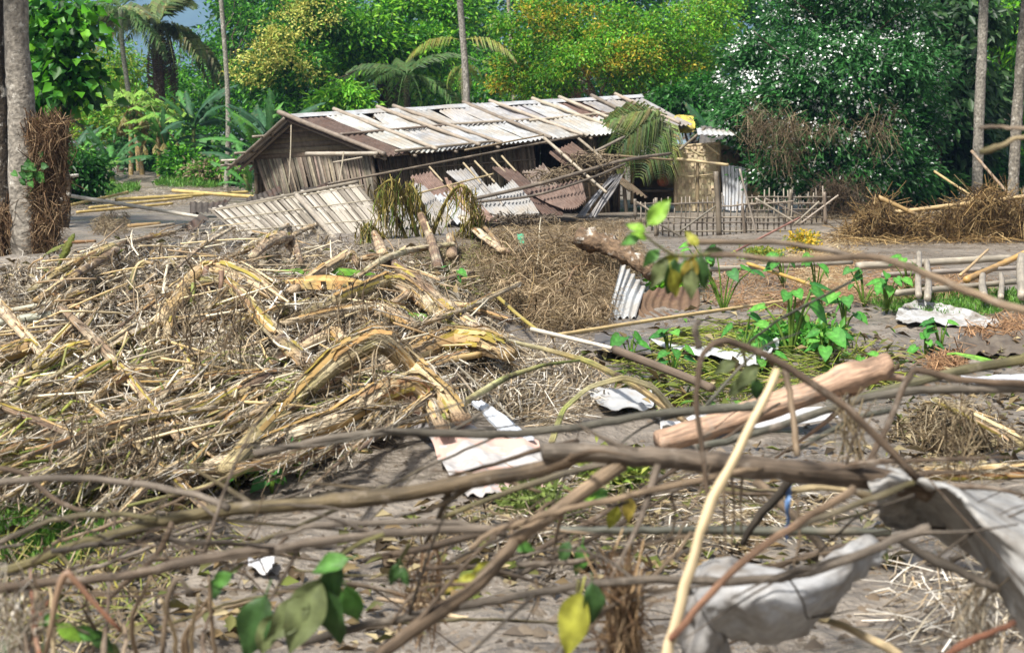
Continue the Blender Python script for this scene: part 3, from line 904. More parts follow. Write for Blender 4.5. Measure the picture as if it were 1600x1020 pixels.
# --- broadleaf tree behind the old trunk, with leaves large enough to pick apart
def heart_mesh(name, L, Wd, c, seed=0, cup=.15):
    rr = random.Random(seed); prof = [(0, 0), (-.12, .22), (-.05, .42), (.2, .5), (.5, .42), (.8, .18), (1, 0)]
    m = MB(); V = [(L * .08, 0, 0)]; n = len(prof)
    V += [(L * x, Wd * y, cup * Wd * y * 1.2 - .15 * L * x * x + rr.uniform(-.02, .02) * L) for x, y in prof]
    V += [(L * x, -Wd * y, cup * Wd * y * 1.2 - .15 * L * x * x + rr.uniform(-.02, .02) * L) for x, y in prof[1:-1]]
    V += [(L * .35, 0, -.03 * L), (L * .68, 0, -.08 * L)]
    a, b2 = len(V) - 2, len(V) - 1
    Rr = list(range(1, n + 1)); Lr = [1] + list(range(n + 1, n + n - 1)) + [n]
    Fc = []
    for ring, sgn in ((Rr, 1), (Lr, -1)):
        for f in ((0, ring[0], ring[1]), (0, ring[1], ring[2]), (0, ring[2], ring[3], a), (a, ring[3], ring[4], b2), (b2, ring[4], ring[5]), (b2, ring[5], ring[6])):
            Fc.append(f if sgn > 0 else f[::-1])
    C = [[v * rr.uniform(.9, 1.1) for v in c] for _ in V]
    for q in (0, a, b2): C[q] = [v * 1.5 + .02 for v in c]
    m.add(V, Fc, np.array(C))
    return m.mesh(name, 'leaf_big', (0, 0, 0))


HL = [heart_mesh('broad_leaf', .34, .27, lin(h), i, .25) for i, h in enumerate(('26501c', '336420', '1e4016', '427628', '2a5422'))]
tb = Vector((at(100, 330, 33).x, 33, -.1))
bl_t = empty('broadleaf_tree', tb, 'tree with large dark green leaves right behind the thick pale trunk', 'tree')
BLB = [blob(95, 40, 52, 60, 33), blob(105, 120, 42, 55, 33), blob(70, 150, 50, 60, 34), blob(20, 80, 50, 80, 35), blob(5, 200, 40, 70, 36)]
mb = MB()
for c, r in BLB: limb(mb, tb, c, .07, .03, BKD, .12)
mb.build('trunk', 'bark', bl_t, True)
add_np('crown', crown_arrays(BLB, 22, 22, .3, .28, .7, DK + MID, .5, .4, .1), 'leaf', bl_t, 'stuff')
for k in range(230):
    c, r = BLB[k % 5]; d = Vector(NR.normal(size=3)).normalized()
    if d.y > 0: d.y *= -1
    p = Vector(c) + Vector((d.x * r[0], d.y * r[1], d.z * r[2])) * RN.uniform(.7, 1.08)
    az = RN.uniform(0, 6.28); dd = Vector((math.cos(az), math.sin(az) - .5, -.6 + RN.uniform(-.3, .4)))
    link('leaf', HL[RN.randrange(5)], bl_t, basis(p, dd, Vector((d.x * .5, -.5, 1))) @ Matrix.Scale(RN.uniform(.4, .85), 4))
VL = [heart_mesh('vine_leaf', .2, .19, lin(h), 20 + i, .2) for i, h in enumerate(('2c5a20', '3a6c28', '44782c'))]
vn = empty('vine', at(48, 300, 23.6), 'green vine leaves growing on the thick pale trunk', 'vine')
MB().tube(crs([tuple(at(x, y, 23.7)) for x, y in ((40, 310), (52, 290), (46, 270), (56, 250))], 14), .006, lin('5a6a34'), 5).build('stem', 'branch', vn)
for k in range(26):
    p = at(48 + NR.normal() * 9, 272 + NR.normal() * 11, 23.62 - RN.uniform(0, .1)); az = RN.uniform(0, 6.28)
    link('leaf', VL[k % 3], vn, basis(p, (math.cos(az), -.3, math.sin(az) - .4), (0, -1, .4)) @ Matrix.Scale(RN.uniform(.35, .75), 4))


# --- undergrowth
def bush(label, px, py, Y, wpx, hpx, pal, L=.16, n=26):
    b = Vector((at(px, py, Y).x, Y, -.1)); t = empty('bush', b, label, 'bush', 'undergrowth at the foot of the trees')
    k = Y / F; bl = []
    for i in range(4):
        bl.append((Vector((b.x + NR.uniform(-.5, .5) * wpx * k, Y + NR.uniform(-.3, .3), hpx * k * NR.uniform(.3, .7))), (wpx * k * .5, wpx * k * .4, hpx * k * .4)))
    mb = MB()
    for c, r in bl: limb(mb, b, c, .025, .01, BKD, .2, n=5, sides=5)
    mb.build('stem', 'bark', t, True)
    add_np('crown', crown_arrays(bl, 34, n, .2, L, .42, pal, .4, .5, .3), 'leaf', t, 'stuff')


bush('dark bush beside the small papaya tree', 275, 285, 58, 60, 62, DK + MID, .2)
bush('bush with mixed green leaves behind the small papaya tree', 300, 250, 64, 60, 90, MID + DK, .2)
bush('leafy bush under the coconut palm', 235, 280, 66, 70, 90, DK, .22)
bush('low bush at the mud edge beside the thick trunk', 125, 295, 56, 60, 60, DK + MID, .2)
bush('dusty brown green bush between the papaya trees and the hut', 330, 285, 56, 60, 44, DULL[:4] + MID, .16)
bush('bush under the mango tree behind the gable', 470, 250, 58, 100, 60, DK, .2)
bush('dark bush behind the ridge of the tin roof', 600, 240, 60, 140, 70, DK, .2)
bush('bush below the airy yellowing tree', 830, 235, 62, 120, 50, DK + MID, .2)
bush('bush under the dark trunk right of the flowering tree', 1440, 310, 45, 60, 50, [lin('5a7a3a'), lin('486634')] + DK, .18)
bush('shaded bush at the foot of the leaning grey trunk', 1560, 305, 50, 90, 70, DK, .22)
bush('shaded bush behind the right corner of the bamboo fence', 1390, 320, 43, 60, 50, DK, .18)
bush('dense bush at the foot of the broadleaf tree behind the straw mass', 115, 300, 45, 60, 90, DK, .2)

# ================================================================== the sunken hut
A = at(590, 243, 36); B = at(1078, 196, 41); C_ = at(443, 184, 38.6); D_ = at(995, 153, 43.4); E = at(360, 258, 41); F_ = E + (D_ - C_)


def roofpt(s, t, lift=0.):
    p = C_.lerp(D_, s).lerp(A.lerp(B, s), t)
    return p + ROOFN * lift


def farpt(s, t, lift=0.):
    return C_.lerp(D_, s).lerp(E.lerp(F_, s), t) + ROOFN * lift


ROOFN = (B - A).cross(C_ - A).normalized()
if ROOFN.z < 0: ROOFN = -ROOFN
hut = empty('hut', (A.lerp(F_, .5).x, A.lerp(F_, .5).y, 0), 'bamboo hut with rusty tin roof sunk and tilted in flood mud', 'hut')
ZINC = [(.40, .40, .39), (.46, .46, .46), (.33, .32, .31), (.44, .44, .43), (.37, .37, .37)]
RUST = [lin('76645a'), lin('665248'), lin('7c685e'), lin('5a4a42')]


def corr_sheet(q, waves, c, mat, name, parent, amp=.024, warp=.02, nv=5):
    """corrugated sheet through four corner points (top left, top right, bottom right, bottom left)"""
    m = MB(); q = [Vector(p) for p in q]
    rows = []
    for j in range(3):
        v = j / 2; a = q[0].lerp(q[3], v); b = q[1].lerp(q[2], v)
        rows.append([a.lerp(b, u / 2) + Vector((NR.normal(), NR.normal(), NR.normal())) * warp * (1 if j == 1 or u == 1 else .5) for u in range(3)])
    surf(m, rows, waves * 6 + 1, nv, c, wave=(waves, amp))
    return m.build(name, mat, parent, True)


cols_ = 11
for row in range(2):
    for i in range(cols_):
        s0, s1 = i / cols_ - .004, (i + 1) / cols_ + .008
        t0, t1 = ((-.01, .54), (.50, 1.02))[row]
        l = .015 + .012 * (i % 2) - .012 * row
        rusty = (row, i) in ((0, 0), (0, 8), (1, 0), (1, 9))
        dz = RN.uniform(-.012, .02)
        q = [roofpt(s0, t0, l + dz), roofpt(s1, t0, l + RN.uniform(-.01, .03)), roofpt(s1, t1 + RN.uniform(-.015, .015), l + RN.uniform(-.01, .03)), roofpt(s0, t1, l)]
        if (row, i) in ((0, 4), (0, 2)):         # slipped sheets that leave a dark gap
            q[0] = roofpt(s0 + .03, .10, l + .02); q[1] = roofpt(s1, .02, l)
        corr_sheet(q, 7, jit(RN.choice(RUST if rusty else ZINC), .08), 'rust' if rusty else 'zinc', 'roof_sheet', hut)
for i in range(5):
    s0, s1 = i / 5, (i + 1) / 5 + .01
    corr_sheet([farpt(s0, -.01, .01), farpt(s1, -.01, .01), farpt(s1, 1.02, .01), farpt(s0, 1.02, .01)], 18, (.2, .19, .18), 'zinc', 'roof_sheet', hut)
for i in range(4):    # ridge capping
    s0, s1 = i / 4 + .002, (i + 1) / 4 + .012
    m = MB(); surf(m, [[farpt(s0, .06, .05), farpt(s1, .06, .06)], [roofpt(s0, -.01, .075), roofpt(s1, -.01, .085)], [roofpt(s0, .07, .05), roofpt(s1, .07, .06)]], 8, 7, jit((.5, .51, .52), .05), noise=.01)
    m.build('ridge_cap', 'zinc', hut, True)


def bamboo_rad(n, r, L, node=.33):
    t = np.linspace(0, L, n); k = np.abs((t / node + .3) % 1 - .5)
    return r * (1 + .12 * (k > .44))


def pole_mesh(a, b, r, c, sag=0., wob=.01, node=.35, taper=.85):
    a = Vector(a); b = Vector(b); L = (b - a).length; n = max(8, int(L / .09))
    P = []
    ph = RN.random() * 6
    side = (b - a).cross(Vector((0, 0, 1))).normalized() if abs((b - a).normalized().z) < .95 else Vector((1, 0, 0))
    for i in range(n):
        t = i / (n - 1)
        P.append(a.lerp(b, t) + Vector((0, 0, -sag * 4 * t * (1 - t))) + side * wob * L * math.sin(t * 5 + ph) * .3)
    return MB().tube(P, bamboo_rad(n, r, L, node) * np.linspace(1, taper, n), c, 8)


BAMG = [lin(h) for h in ('9a8f7e', '8b8070', 'a89c8a', '7d7264', 'b0a592')]
BAMY = [lin(h) for h in ('b09a62', 'a48c52', 'bca670', '988048', 'c4b080')]
TOPS = [(0.0, .004), (.14, .157), (.255, .285), (.297, .355), (.49, .51), (.565, .616), (.69, .75), (.77, .80), (.866, .87), (.94, .965)]
for i, (sa, sb) in enumerate(TOPS):
    a = roofpt(sa, -.06, .09); b = roofpt(sb, 1.05 if i < 7 else .98, .07)
    pole_mesh(a, b, .05 if i else .06, jit(RN.choice(BAMG), .1), wob=.012).build('roof_pole', 'bamboo', hut, True)
for s0, s1, t0, t1 in ((.02, .34, .54, .50), (.33, .58, .50, .52), (.56, .80, .55, .5), (.78, .99, .52, .5), (.05, .35, 1.0, .99)):
    pole_mesh(roofpt(s0, t0, .06), roofpt(s1, t1, .06), .036, jit(RN.choice(BAMG), .1)).build('roof_batten', 'bamboo', hut, True)
# left verge: far rafter and loose ends
for t, (sa, sb) in enumerate(((0., 0.), (.03, .03), (.06, .06))):
    pole_mesh(farpt(sa, -.03, -.05 - .03 * t), farpt(sb, 1.05, -.06 - .03 * t), .05, lin('6f6557')).build('rafter', 'bamboo', hut, True)
for sa in (.012, .1, .22, .35, .5, .65, .8):
    pole_mesh(roofpt(sa, .02, -.07), roofpt(sa, 1.04, -.06), .04, lin('75695a')).build('rafter', 'bamboo', hut, True)
for t in (.35, .7, .97):
    pole_mesh(farpt(-.03, t, -.03), farpt(.5, t, -.03), .032, lin('8a7f70')).build('purlin', 'bamboo', hut, True)
pole_mesh(at(478, 241, 36.6), at(590, 240, 35.9), .055, lin('a3998a')).build('eave_pole', 'bamboo', hut, True)
pole_mesh(roofpt(.0, .97, -.05), roofpt(.98, .97, -.05), .045, lin('7f7466')).build('eave_pole', 'bamboo', hut, True)

WALL = [lin(h) for h in ('6e6252', '7d705e', '5e5344', '8a7c68', '665a4a')]


def slat_wall(p0, p1, b0, b1, n, name, gap=.82, thick=.02, pal=WALL, jitter=.03, battens=(.25, .75)):
    """wall of upright split bamboo between the top line p0-p1 and the foot line b0-b1"""
    m = MB(); nrm = (p1 - p0).cross(b0 - p0).normalized() * thick
    for i in range(n):
        u0 = (i + .5 - gap / 2) / n; u1 = (i + .5 + gap / 2) / n; j = RN.uniform(-jitter, jitter)
        tp0 = p0.lerp(p1, u0); tp1 = p0.lerp(p1, u1); q0 = b0.lerp(b1, min(1, max(0, u0 + j / 6))); q1 = b0.lerp(b1, min(1, max(0, u1 + j / 6)))
        o = nrm * RN.uniform(-.8, .8)
        V = [tp0 + o, tp1 + o, q1 + o, q0 + o, tp0 + o + nrm, tp1 + o + nrm, q1 + o + nrm, q0 + o + nrm]
        m.add(V, ((0, 1, 2, 3), (7, 6, 5, 4), (0, 4, 5, 1), (1, 5, 6, 2), (2, 6, 7, 3), (3, 7, 4, 0)), jit(RN.choice(pal), .22))
    w_ = m.build(name, 'slat', hut); w_['kind'] = 'stuff'
    for t in battens:
        a = p0.lerp(b0, t) - nrm * 1.6; b = p1.lerp(b1, t) - nrm * 1.6
        pole_mesh(a, b, .018, jit(RN.choice(pal), .15)).build('batten', 'bamboo', hut, True)


def foot(p, dx=0., dy=0.):
    return Vector((p.x + dx, p.y + dy, -.15))


fr = [roofpt(s, .86, -.1) for s in (.035, .27, .50, .64, .73)]
slat_wall(fr[0], fr[1], foot(fr[0], .25), foot(fr[1], .2), 36, 'wall')
slat_wall(fr[1], fr[2], foot(fr[1], .2), foot(fr[2], .25), 34, 'wall', .9)
slat_wall(fr[3], fr[4], foot(fr[3], .25), foot(fr[4], .2), 14, 'wall', .9)
# gable end
g0 = roofpt(.035, .86, -.1); gr = C_.lerp(D_, .035) - Vector((0, 0, .12)); g1 = farpt(.035, .82, -.1)
mid = .34


def on_gable(u, v):
    """u across from the front corner, v from the eave line up to the ridge"""
    base = g0.lerp(g1, u); k = 1 - abs(u - .5) * 2
    return base + (gr - g0.lerp(g1, .5)) * min(v, max(k, 0))


e0 = g0.lerp(g1, .02); e1 = g0.lerp(g1, .98)
slat_wall(e0 - Vector((0, 0, .0)), e1, foot(e0, .25), foot(e1, .45), 52, 'wall', .8, pal=[lin('6a6052'), lin('7c7263'), lin('585044'), lin('8a8070')], jitter=.12, battens=(.3, .62, .9))
for i in range(7):    # horizontal boards of the gable triangle
    v0, v1 = i / 7, (i + .94) / 7; u0 = v0 / 2 + .005; u1 = v1 / 2
    up = gr - g0.lerp(g1, .5)
    a = g0.lerp(g1, u0) + up * v0; b = g0.lerp(g1, 1 - u0) + up * v0; c2 = g0.lerp(g1, 1 - u1) + up * v1; d2 = g0.lerp(g1, u1) + up * v1
    nn = (b - a).cross(d2 - a).normalized() * .02; o = nn * RN.uniform(-.5, .5)
    MB().add([a + o, b + o, c2 + o, d2 + o, a + o + nn, b + o + nn, c2 + o + nn, d2 + o + nn], ((0, 1, 2, 3), (7, 6, 5, 4), (0, 4, 5, 1), (1, 5, 6, 2), (2, 6, 7, 3), (3, 7, 4, 0)), jit(lin('6c6050'), .18)).build('plank', 'slat', hut)
# back and right walls close the dark interior
bk0 = farpt(.035, .8, -.1); bk1 = farpt(.80, .8, -.1); rt = roofpt(.79, .86, -.1)
slat_wall(bk0, bk1, foot(bk0), foot(bk1), 60, 'wall', 1.0)
slat_wall(rt, bk1, foot(rt), foot(bk1), 40, 'wall', 1.0)
# dark split bamboo beam slipped across the front
for k in range(4):
    pole_mesh(at(512 + k * 5, 288 - k, 35.1), at(906 - k * 14, 212 + k * 2.6, 38.0), .028, lin('75695a') if k % 2 else lin('5f5548'), wob=.006).build('wall_plate', 'bamboo', hut, True)
for px in (602, 700, 822, 905, 972):
    s = (px - 590) / 488; p = roofpt(s, .84, -.05)
    pole_mesh(foot(p, .25), p, .05, lin('6a5e50')).build('post', 'bamboo', hut, True)


# ------------------------------------------------------------------ loose sheets, poles and panels in front of the hut
def sheet_thing(label, q, waves, rusty, c=None, name='corrugated_sheet', amp=.028, warp=.03, group=None):
    pts = [at(*p) for p in q]
    m = MB(); rows = []
    for j in range(3):
        v = j / 2; a = pts[0].lerp(pts[3], v); b = pts[1].lerp(pts[2], v)
        rows.append([a.lerp(b, u / 2) + Vector((NR.normal(), NR.normal(), NR.normal())) * warp for u in range(3)])
    surf(m, rows, waves * 6 + 1, 7, c or jit(RN.choice(RUST if rusty else ZINC), .08), wave=(waves, amp))
    return tag(m.build(name, 'rust' if rusty else 'zinc', None, True), label, 'metal sheet', group)


sheet_thing('white corrugated sheet leaning left of the other white one against the hut front', [(732, 296, 35.2), (776, 286, 35.6), (812, 338, 34.3), (770, 343, 34.0)], 8, False)
sheet_thing('white corrugated sheet leaning beside the rusty sheets at the hut front', [(770, 300, 35.1), (806, 281, 35.6), (845, 336, 34.2), (806, 339, 34.1)], 8, False)
sheet_thing('long rusty brown sheet sloping down from under the hut wall', [(768, 264, 36.3), (806, 264, 36.5), (882, 337, 34.4), (843, 335, 34.3)], 7, True)
sheet_thing('rusty reddish sheet lying lowest under the long curved poles', [(819, 299, 35.2), (909, 286, 35.8), (919, 312, 34.9), (883, 329, 34.4)], 12, True)
sheet_thing('rusty sheet hanging folded in front of the dark doorway', [(856, 238, 37.0), (892, 224, 37.4), (950, 256, 36.6), (897, 268, 36.2)], 8, True)
for k, (q, lb) in enumerate((([(954, 278, 36.3), (966, 272, 36.5), (915, 338, 35.0), (897, 338, 34.9)], 'left strip of the pale splayed sheet metal beside the rusty sheets'),
                             ([(966, 272, 36.4), (979, 264, 36.6), (932, 337, 35.1), (915, 338, 35.0)], 'right strip of the pale splayed sheet metal under the light pole'))):
    sheet_thing(lb, q, 4, False, amp=.025)
sheet_thing('bent white sheet behind the wilted banana plant', [(632, 290, 34.6), (662, 292, 34.9), (708, 346, 33.4), (668, 352, 33.2)], 7, False, warp=.06)
sheet_thing('rust streaked sheet with curled top beside the bent white sheet', [(690, 281, 35.2), (722, 288, 35.3), (776, 346, 33.8), (742, 349, 33.7)], 7, True, c=lin('8c7466'), warp=.06)
sheet_thing('white sheet lying flat between the curled sheet and the leaning white pair', [(672, 305, 34.6), (735, 298, 35.2), (765, 340, 34), (712, 348, 33.6)], 9, False)
sheet_thing('white sheet showing behind the wilted banana stems', [(578, 318, 33.5), (634, 318, 33.9), (660, 356, 32.6), (600, 362, 32.3)], 8, False)
for q, lb in (([(298, 322, 38), (358, 310, 38.4), (362, 326, 37.6), (304, 338, 37)], 'dark corrugated piece standing at the mud edge left of the fallen wall'),
              ([(258, 368, 31), (318, 335, 32.5), (322, 352, 32), (275, 372, 30.6)], 'dark roof scrap at the lower left corner of the fallen wall'),
              ([(386, 308, 36.5), (436, 289, 37.2), (440, 304, 36.8), (392, 318, 36)], 'dark crumpled sheet above the long pole below the gable'),
              ([(470, 296, 35.8), (512, 282, 36.4), (522, 292, 36), (478, 302, 35.5)], 'black sheet scrap just below the gable wall of the hut')):
    sheet_thing(lb, q, 7, True, c=lin('4c4640'), amp=.02, warp=.05)

sheet_thing('long grey sheet slid from the eave down beside the curled sheet', [(700, 262, 36.0), (736, 258, 36.2), (792, 331, 34.5), (754, 337, 34.3)], 7, False, c=(.34, .33, .32), warp=.05)
sheet_thing('brown rusty sheet leaning on the wall behind the wilted banana plant', [(636, 272, 35.5), (676, 266, 35.8), (716, 312, 34.6), (676, 320, 34.4)], 7, True, warp=.05)
sheet_thing('grey brown sheet slid across the doorway below the hanging folded one', [(812, 262, 36.8), (846, 258, 37.0), (908, 326, 35.0), (872, 332, 34.8)], 7, True, c=lin('7e7268'), warp=.05)

# mud and thatch lumps on the fallen sheets
def clod(label, px, py, wpx, hpx, Y, n=420, pal=None, name='mud_clump', lump=True):
    k = Y / F; c = at(px, py, Y)
    P = np.array(c) + NR.normal(size=(n, 3)) * np.array([wpx * k * .28, wpx * k * .22, hpx * k * .22])
    pal = pal or [lin('7d6e58'), lin('8a7a62'), lin('6a5c48'), lin('97876c')]
    C = np.array(pal)[NR.integers(0, len(pal), n)] * NR.uniform(.7, 1.15, (n, 1))
    return stuff(name, strands(P, NR.uniform(0, 6.3, n), NR.normal(0, .5, n), NR.uniform(.08, .4, n), NR.uniform(.006, .02, n), C, .2), 'straw', label, 'debris')


clod('muddy thatch lying on the rusty sheet under the light pole', 925, 258, 66, 34, 36.6, 900)
clod('mud clods along the foot of the leaning white sheets', 815, 341, 90, 10, 34.0, 260, [lin('6e6252'), lin('5c5144')])
clod('thatch scraps hanging below the eave by the dark doorway', 880, 278, 80, 26, 36.4, 420)


def pole(label, a, b, wpx, c, name='bamboo_pole', mids=None, group=None, sag=0., mat='bamboo', cat='pole', node=.35, taper=.85):
    """a, b = (px, py, Y); Y None: on the ground"""
    def pt(q):
        if q[2] is None:
            g = G(q[0], q[1]); return at(q[0], q[1], g.y * .992)
        return at(q[0], q[1], min(q[2], gy(q[0], q[1], .17))) if q[2] < 26 else at(*q)
    pts = [pt(a)] + [pt(q) for q in (mids or [])] + [pt(b)]
    r = wpx / 2 * pts[0].y / F
    L = sum((pts[i + 1] - pts[i]).length for i in range(len(pts) - 1)); n = max(10, int(L / .08))
    if len(pts) == 2:
        o = pole_mesh(pts[0], pts[1], r, c, sag, node=node, taper=taper).build(name, mat, None, True)
    else:
        P = crs([tuple(p) for p in pts], n)
        o = MB().tube(P, bamboo_rad(n, r, L, node) * np.linspace(1, taper, n), c, 8).build(name, mat, None, True)
    return tag(o, label, cat, group)


pole('light bamboo pole leaning from the eave down over the rusty sheets', (850, 216, 37.2), (948, 301, 35.2), 5, lin('a59a88'))
pole('bamboo pole leaning from the eave beside the light one', (903, 216, 38), (947, 252, 36.6), 4.5, lin('8f8473'))
pole('thick dark curved pole lying over the fallen sheets', (737, 312, 34.6), (1048, 240, 37.8), 6, lin('685e52'), mids=[(849, 286, 35.2), (970, 252, 36.4)])
pole('thin dark pole curved below the thick one over the fallen sheets', (741, 316, 34.5), (977, 256, 36.2), 4.5, lin('5f564b'), mids=[(832, 306, 34.7), (916, 281, 35.3)])
pole('straight brown pole under the hanging palm fronds', (940, 242, 37.4), (1052, 250, 38.4), 4, lin('8c7a5e'))
pole('grey split pole leaning out of the dark eave opening', (928, 238, 37.8), (976, 214, 38.6), 5, lin('847a6c'))
pole('thin batten just below the broken eave edge', (726, 235, 36.3), (849, 211, 37.6), 3, lin('8d7c62'))
pole('slender pale pole from the wilted banana plant up to the rusty sheet', (623, 310, 33.4), (771, 272, 35.7), 3.5, lin('b5a27a'))
for (a, b, lb) in (((724, 255, 36.2), (755, 290, 35.4), 'first thin lath leaning on the hut wall left of the rusty sheet'), ((742, 252, 36.4), (773, 285, 35.5), 'second thin lath leaning on the hut wall left of the rusty sheet'),
                   ((768, 247, 36.6), (790, 270, 36.2), 'short lath leaning on the hut wall above the rusty sheet'), ((784, 244, 36.7), (806, 268, 36.2), 'bright lath leaning on the hut wall above the rusty sheet'),
                   ((671, 261, 35.8), (692, 284, 35.3), 'lath leaning on the hut wall above the curled sheet')):
    pole(lb, a, b, 3.2, lin('ab9b7c'), name='lath', node=3)
pole('grey pole hanging loose below the gable eave', (521, 254, 36.2), (566, 246, 36), 3, lin('a79c8a'))
pole('thin cord like stick hanging from the gable corner', (537, 238, 35.9), (528, 300, 35.3), 2.4, lin('9a8f78'), node=3)
pole('thin stick hanging down the gable wall', (455, 196, 37.9), (452, 290, 36.9), 2.2, lin('8f8570'), node=3)
pole('loose roof pole sticking out behind the left eave', (346, 251, 40.8), (368, 250, 40.6), 3.5, lin('bdb4a4'))

# --- fallen slatted wall panel
pTL, pTR, pBR, pBL = at(335, 327, 33.4), at(566, 286, 35.3), at(610, 362, 31.6), at(372, 376, 30.4)
pan = empty('fallen_wall_panel', pTL.lerp(pBR, .5), 'bamboo slat wall panel lying slanted in the mud below the hut gable', 'wall panel')
slm = None
nrm = (pTR - pTL).cross(pBL - pTL).normalized()
if nrm.z < 0: nrm = -nrm
unit = MB()
unit.box(Matrix.Identity(4), (1, 1, 1), (1, 1, 1))
SLATM = []
for h in ('9c9488', '8a8275', 'aaa294', '7a7266', 'b5aea2'):
    u_ = MB(); u_.box(Matrix.Identity(4), (1, 1, 1), lin(h)); SLATM.append(u_.mesh('slat', 'slat', (0, 0, 0)))
ns = 44
for row in range(2):
    for i in range(ns):
        u = (i + .5) / ns
        v0, v1 = ((-.02, .52), (.5, 1.02))[row]
        a = pTL.lerp(pTR, u - .035).lerp(pBL.lerp(pBR, u + .035), v0 + RN.uniform(-.03, .02)); b = pTL.lerp(pTR, u - .035).lerp(pBL.lerp(pBR, u + .035), v1 + RN.uniform(-.02, .03))
        wd = (pTR - pTL).length / ns * RN.uniform(.72, .92)
        M = basis(a.lerp(b, .5) + nrm * (.02 * (i % 2) + .014 * row + RN.uniform(-.01, .01)), b - a, nrm) @ Matrix.Diagonal(((b - a).length, wd, .012, 1))
        link('slat', SLATM[RN.randrange(5)], pan, M)
for v in (.1, .42, .8):
    pole_mesh(pTL.lerp(pBL, v) + nrm * .05, pTR.lerp(pBR, v) + nrm * .05, .014, lin('b0a690')).build('batten', 'bamboo', pan, True)
u_ = MB(); u_.add([pTL - nrm * .05, pTR - nrm * .05, pBR - nrm * .05, pBL - nrm * .05], ((0, 1, 2, 3),), lin('4a443a')); u_.build('backing_mat', 'mat', pan)
pole('long bamboo pole along the top edge of the fallen slat panel', (330, 330, 33.2), (560, 284, 35.2), 7, lin('8c8374'))
pole('bamboo pole lying down across the fallen slat panel', (463, 306, 33.6), (552, 402, 28.6), 8.5, lin('a69c8c'))
pole('pale bamboo pole running from the straw trunk to the fallen panel', (98, 304, 36.5), (312, 339, 33.2), 6, lin('bdb6a8'))

# ------------------------------------------------------------------ annex on the right
ax = empty('annex', at(1085, 320, 42.5), 'small mud plastered bamboo mat annex right of the tin roofed hut', 'hut')


def woven(q, nx, ny, name, parent, c=lin('a8946c')):
    """woven bamboo mat: strips passing over and under"""
    q = [at(*p) if not isinstance(p, Vector) else p for p in q]; m = MB()
    n = (q[1] - q[0]).cross(q[3] - q[0]).normalized() * .012
    def P(u, v): return q[0].lerp(q[1], u).lerp(q[3].lerp(q[2], u), v)
    for i in range(nx):
        u0, u1 = (i + .04) / nx, (i + .96) / nx
        for j in range(ny):
            v0, v1 = j / ny, (j + 1) / ny; o = n * (1 if (i + j // 2) % 2 else -1)
            m.add([P(u0, v0) + o, P(u1, v0) + o, P(u1, v1) + o, P(u0, v1) + o], ((0, 1, 2, 3),), jit(c, .16))
    w_ = m.build(name, 'woven', parent); w_['kind'] = 'stuff'
    m2 = MB(); surf(m2, [[q[0] + n * 3, q[1] + n * 3], [q[3] + n * 3, q[2] + n * 3]], 10, 12, [v * .9 for v in c], noise=.03); b_ = m2.build('backing_sheet', 'woven', parent)  # solid sheet added behind the weave to stop light showing through its gaps
    return w_


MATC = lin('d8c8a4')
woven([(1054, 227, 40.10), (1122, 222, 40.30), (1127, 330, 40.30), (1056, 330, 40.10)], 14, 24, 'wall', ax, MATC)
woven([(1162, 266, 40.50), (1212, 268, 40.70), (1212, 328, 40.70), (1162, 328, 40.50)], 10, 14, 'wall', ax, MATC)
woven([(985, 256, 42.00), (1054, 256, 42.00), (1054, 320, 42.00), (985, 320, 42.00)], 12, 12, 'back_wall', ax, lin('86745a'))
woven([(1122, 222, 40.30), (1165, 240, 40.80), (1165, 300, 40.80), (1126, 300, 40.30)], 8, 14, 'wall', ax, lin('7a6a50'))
for px, y0, y1, Y in ((1056, 226, 322, 39.90), (1090, 250, 330, 39.90), (1124, 220, 326, 40.10), (988, 250, 318, 40.40), (1166, 262, 322, 40.30)):
    pole_mesh(at(px, y1, Y), at(px, y0, Y), .05, lin('8a7a5e')).build('post', 'bamboo', ax, True)
for (x0, y0, x1, y1, Y, r) in ((984, 252, 1056, 252, 40.10, .05), (1036, 231, 1124, 224, 39.80, .035), (1044, 247, 1138, 258, 39.60, .045), (1060, 226, 1100, 245, 39.70, .03), (1103, 225, 1124, 242, 39.70, .03), (1058, 240, 1122, 238, 39.95, .02), (1058, 275, 1124, 278, 39.95, .02), (1088, 275, 1118, 272, 39.90, .02)):
    pole_mesh(at(x0, y0, Y), at(x1, y1, Y), r, jit(lin('b0a07c'), .1)).build('rail', 'bamboo', ax, True)
m = MB(); m.box(Matrix.Translation(at(1020, 297, 40.90)), (1.15, 1.2, .06), lin('5c5246')); m.build('shelf', 'wood', ax)
m = MB(); m.box(Matrix.Translation(at(1018, 250, 41.00)), (1.3, 2.0, .05), lin('8a7a62')); m.build('ceiling_board', 'wood', ax)
rf = [at(1088, 200, 40.20), at(1140, 204, 40.40), at(1150, 212, 39.40), at(1090, 210, 39.20)]
m = MB(); surf(m, [[rf[0], rf[1]], [rf[3], rf[2]]], 30, 4, (.62, .62, .62), wave=(7, .015)); m.build('roof_sheet', 'zinc', ax, True)
m = MB(); surf(m, [[at(1095, 196, 42.60), at(1215, 212, 43.60)], [at(1092, 226, 40.20), at(1215, 258, 40.50)]], 60, 4, lin('6a6258'), wave=(14, .015)); m.build('roof_sheet', 'zinc', ax, True)
pole_mesh(at(1062, 234, 39.40), at(1102, 200, 40.00), .035, lin('6f6656')).build('brace', 'bamboo', ax, True)
sheet_thing('upright grey corrugated sheet closing the gap in the annex wall', [(1126, 260, 39.90), (1167, 262, 40.00), (1166, 328, 39.80), (1130, 329, 39.70)], 7, False, c=(.5, .52, .55), amp=.02)
sheet_thing('dark thatch flap hanging at the edge of the annex opening', [(958, 280, 38), (972, 278, 38.4), (1012, 312, 37.2), (985, 300, 37)], 5, True, c=lin('5f5340'))
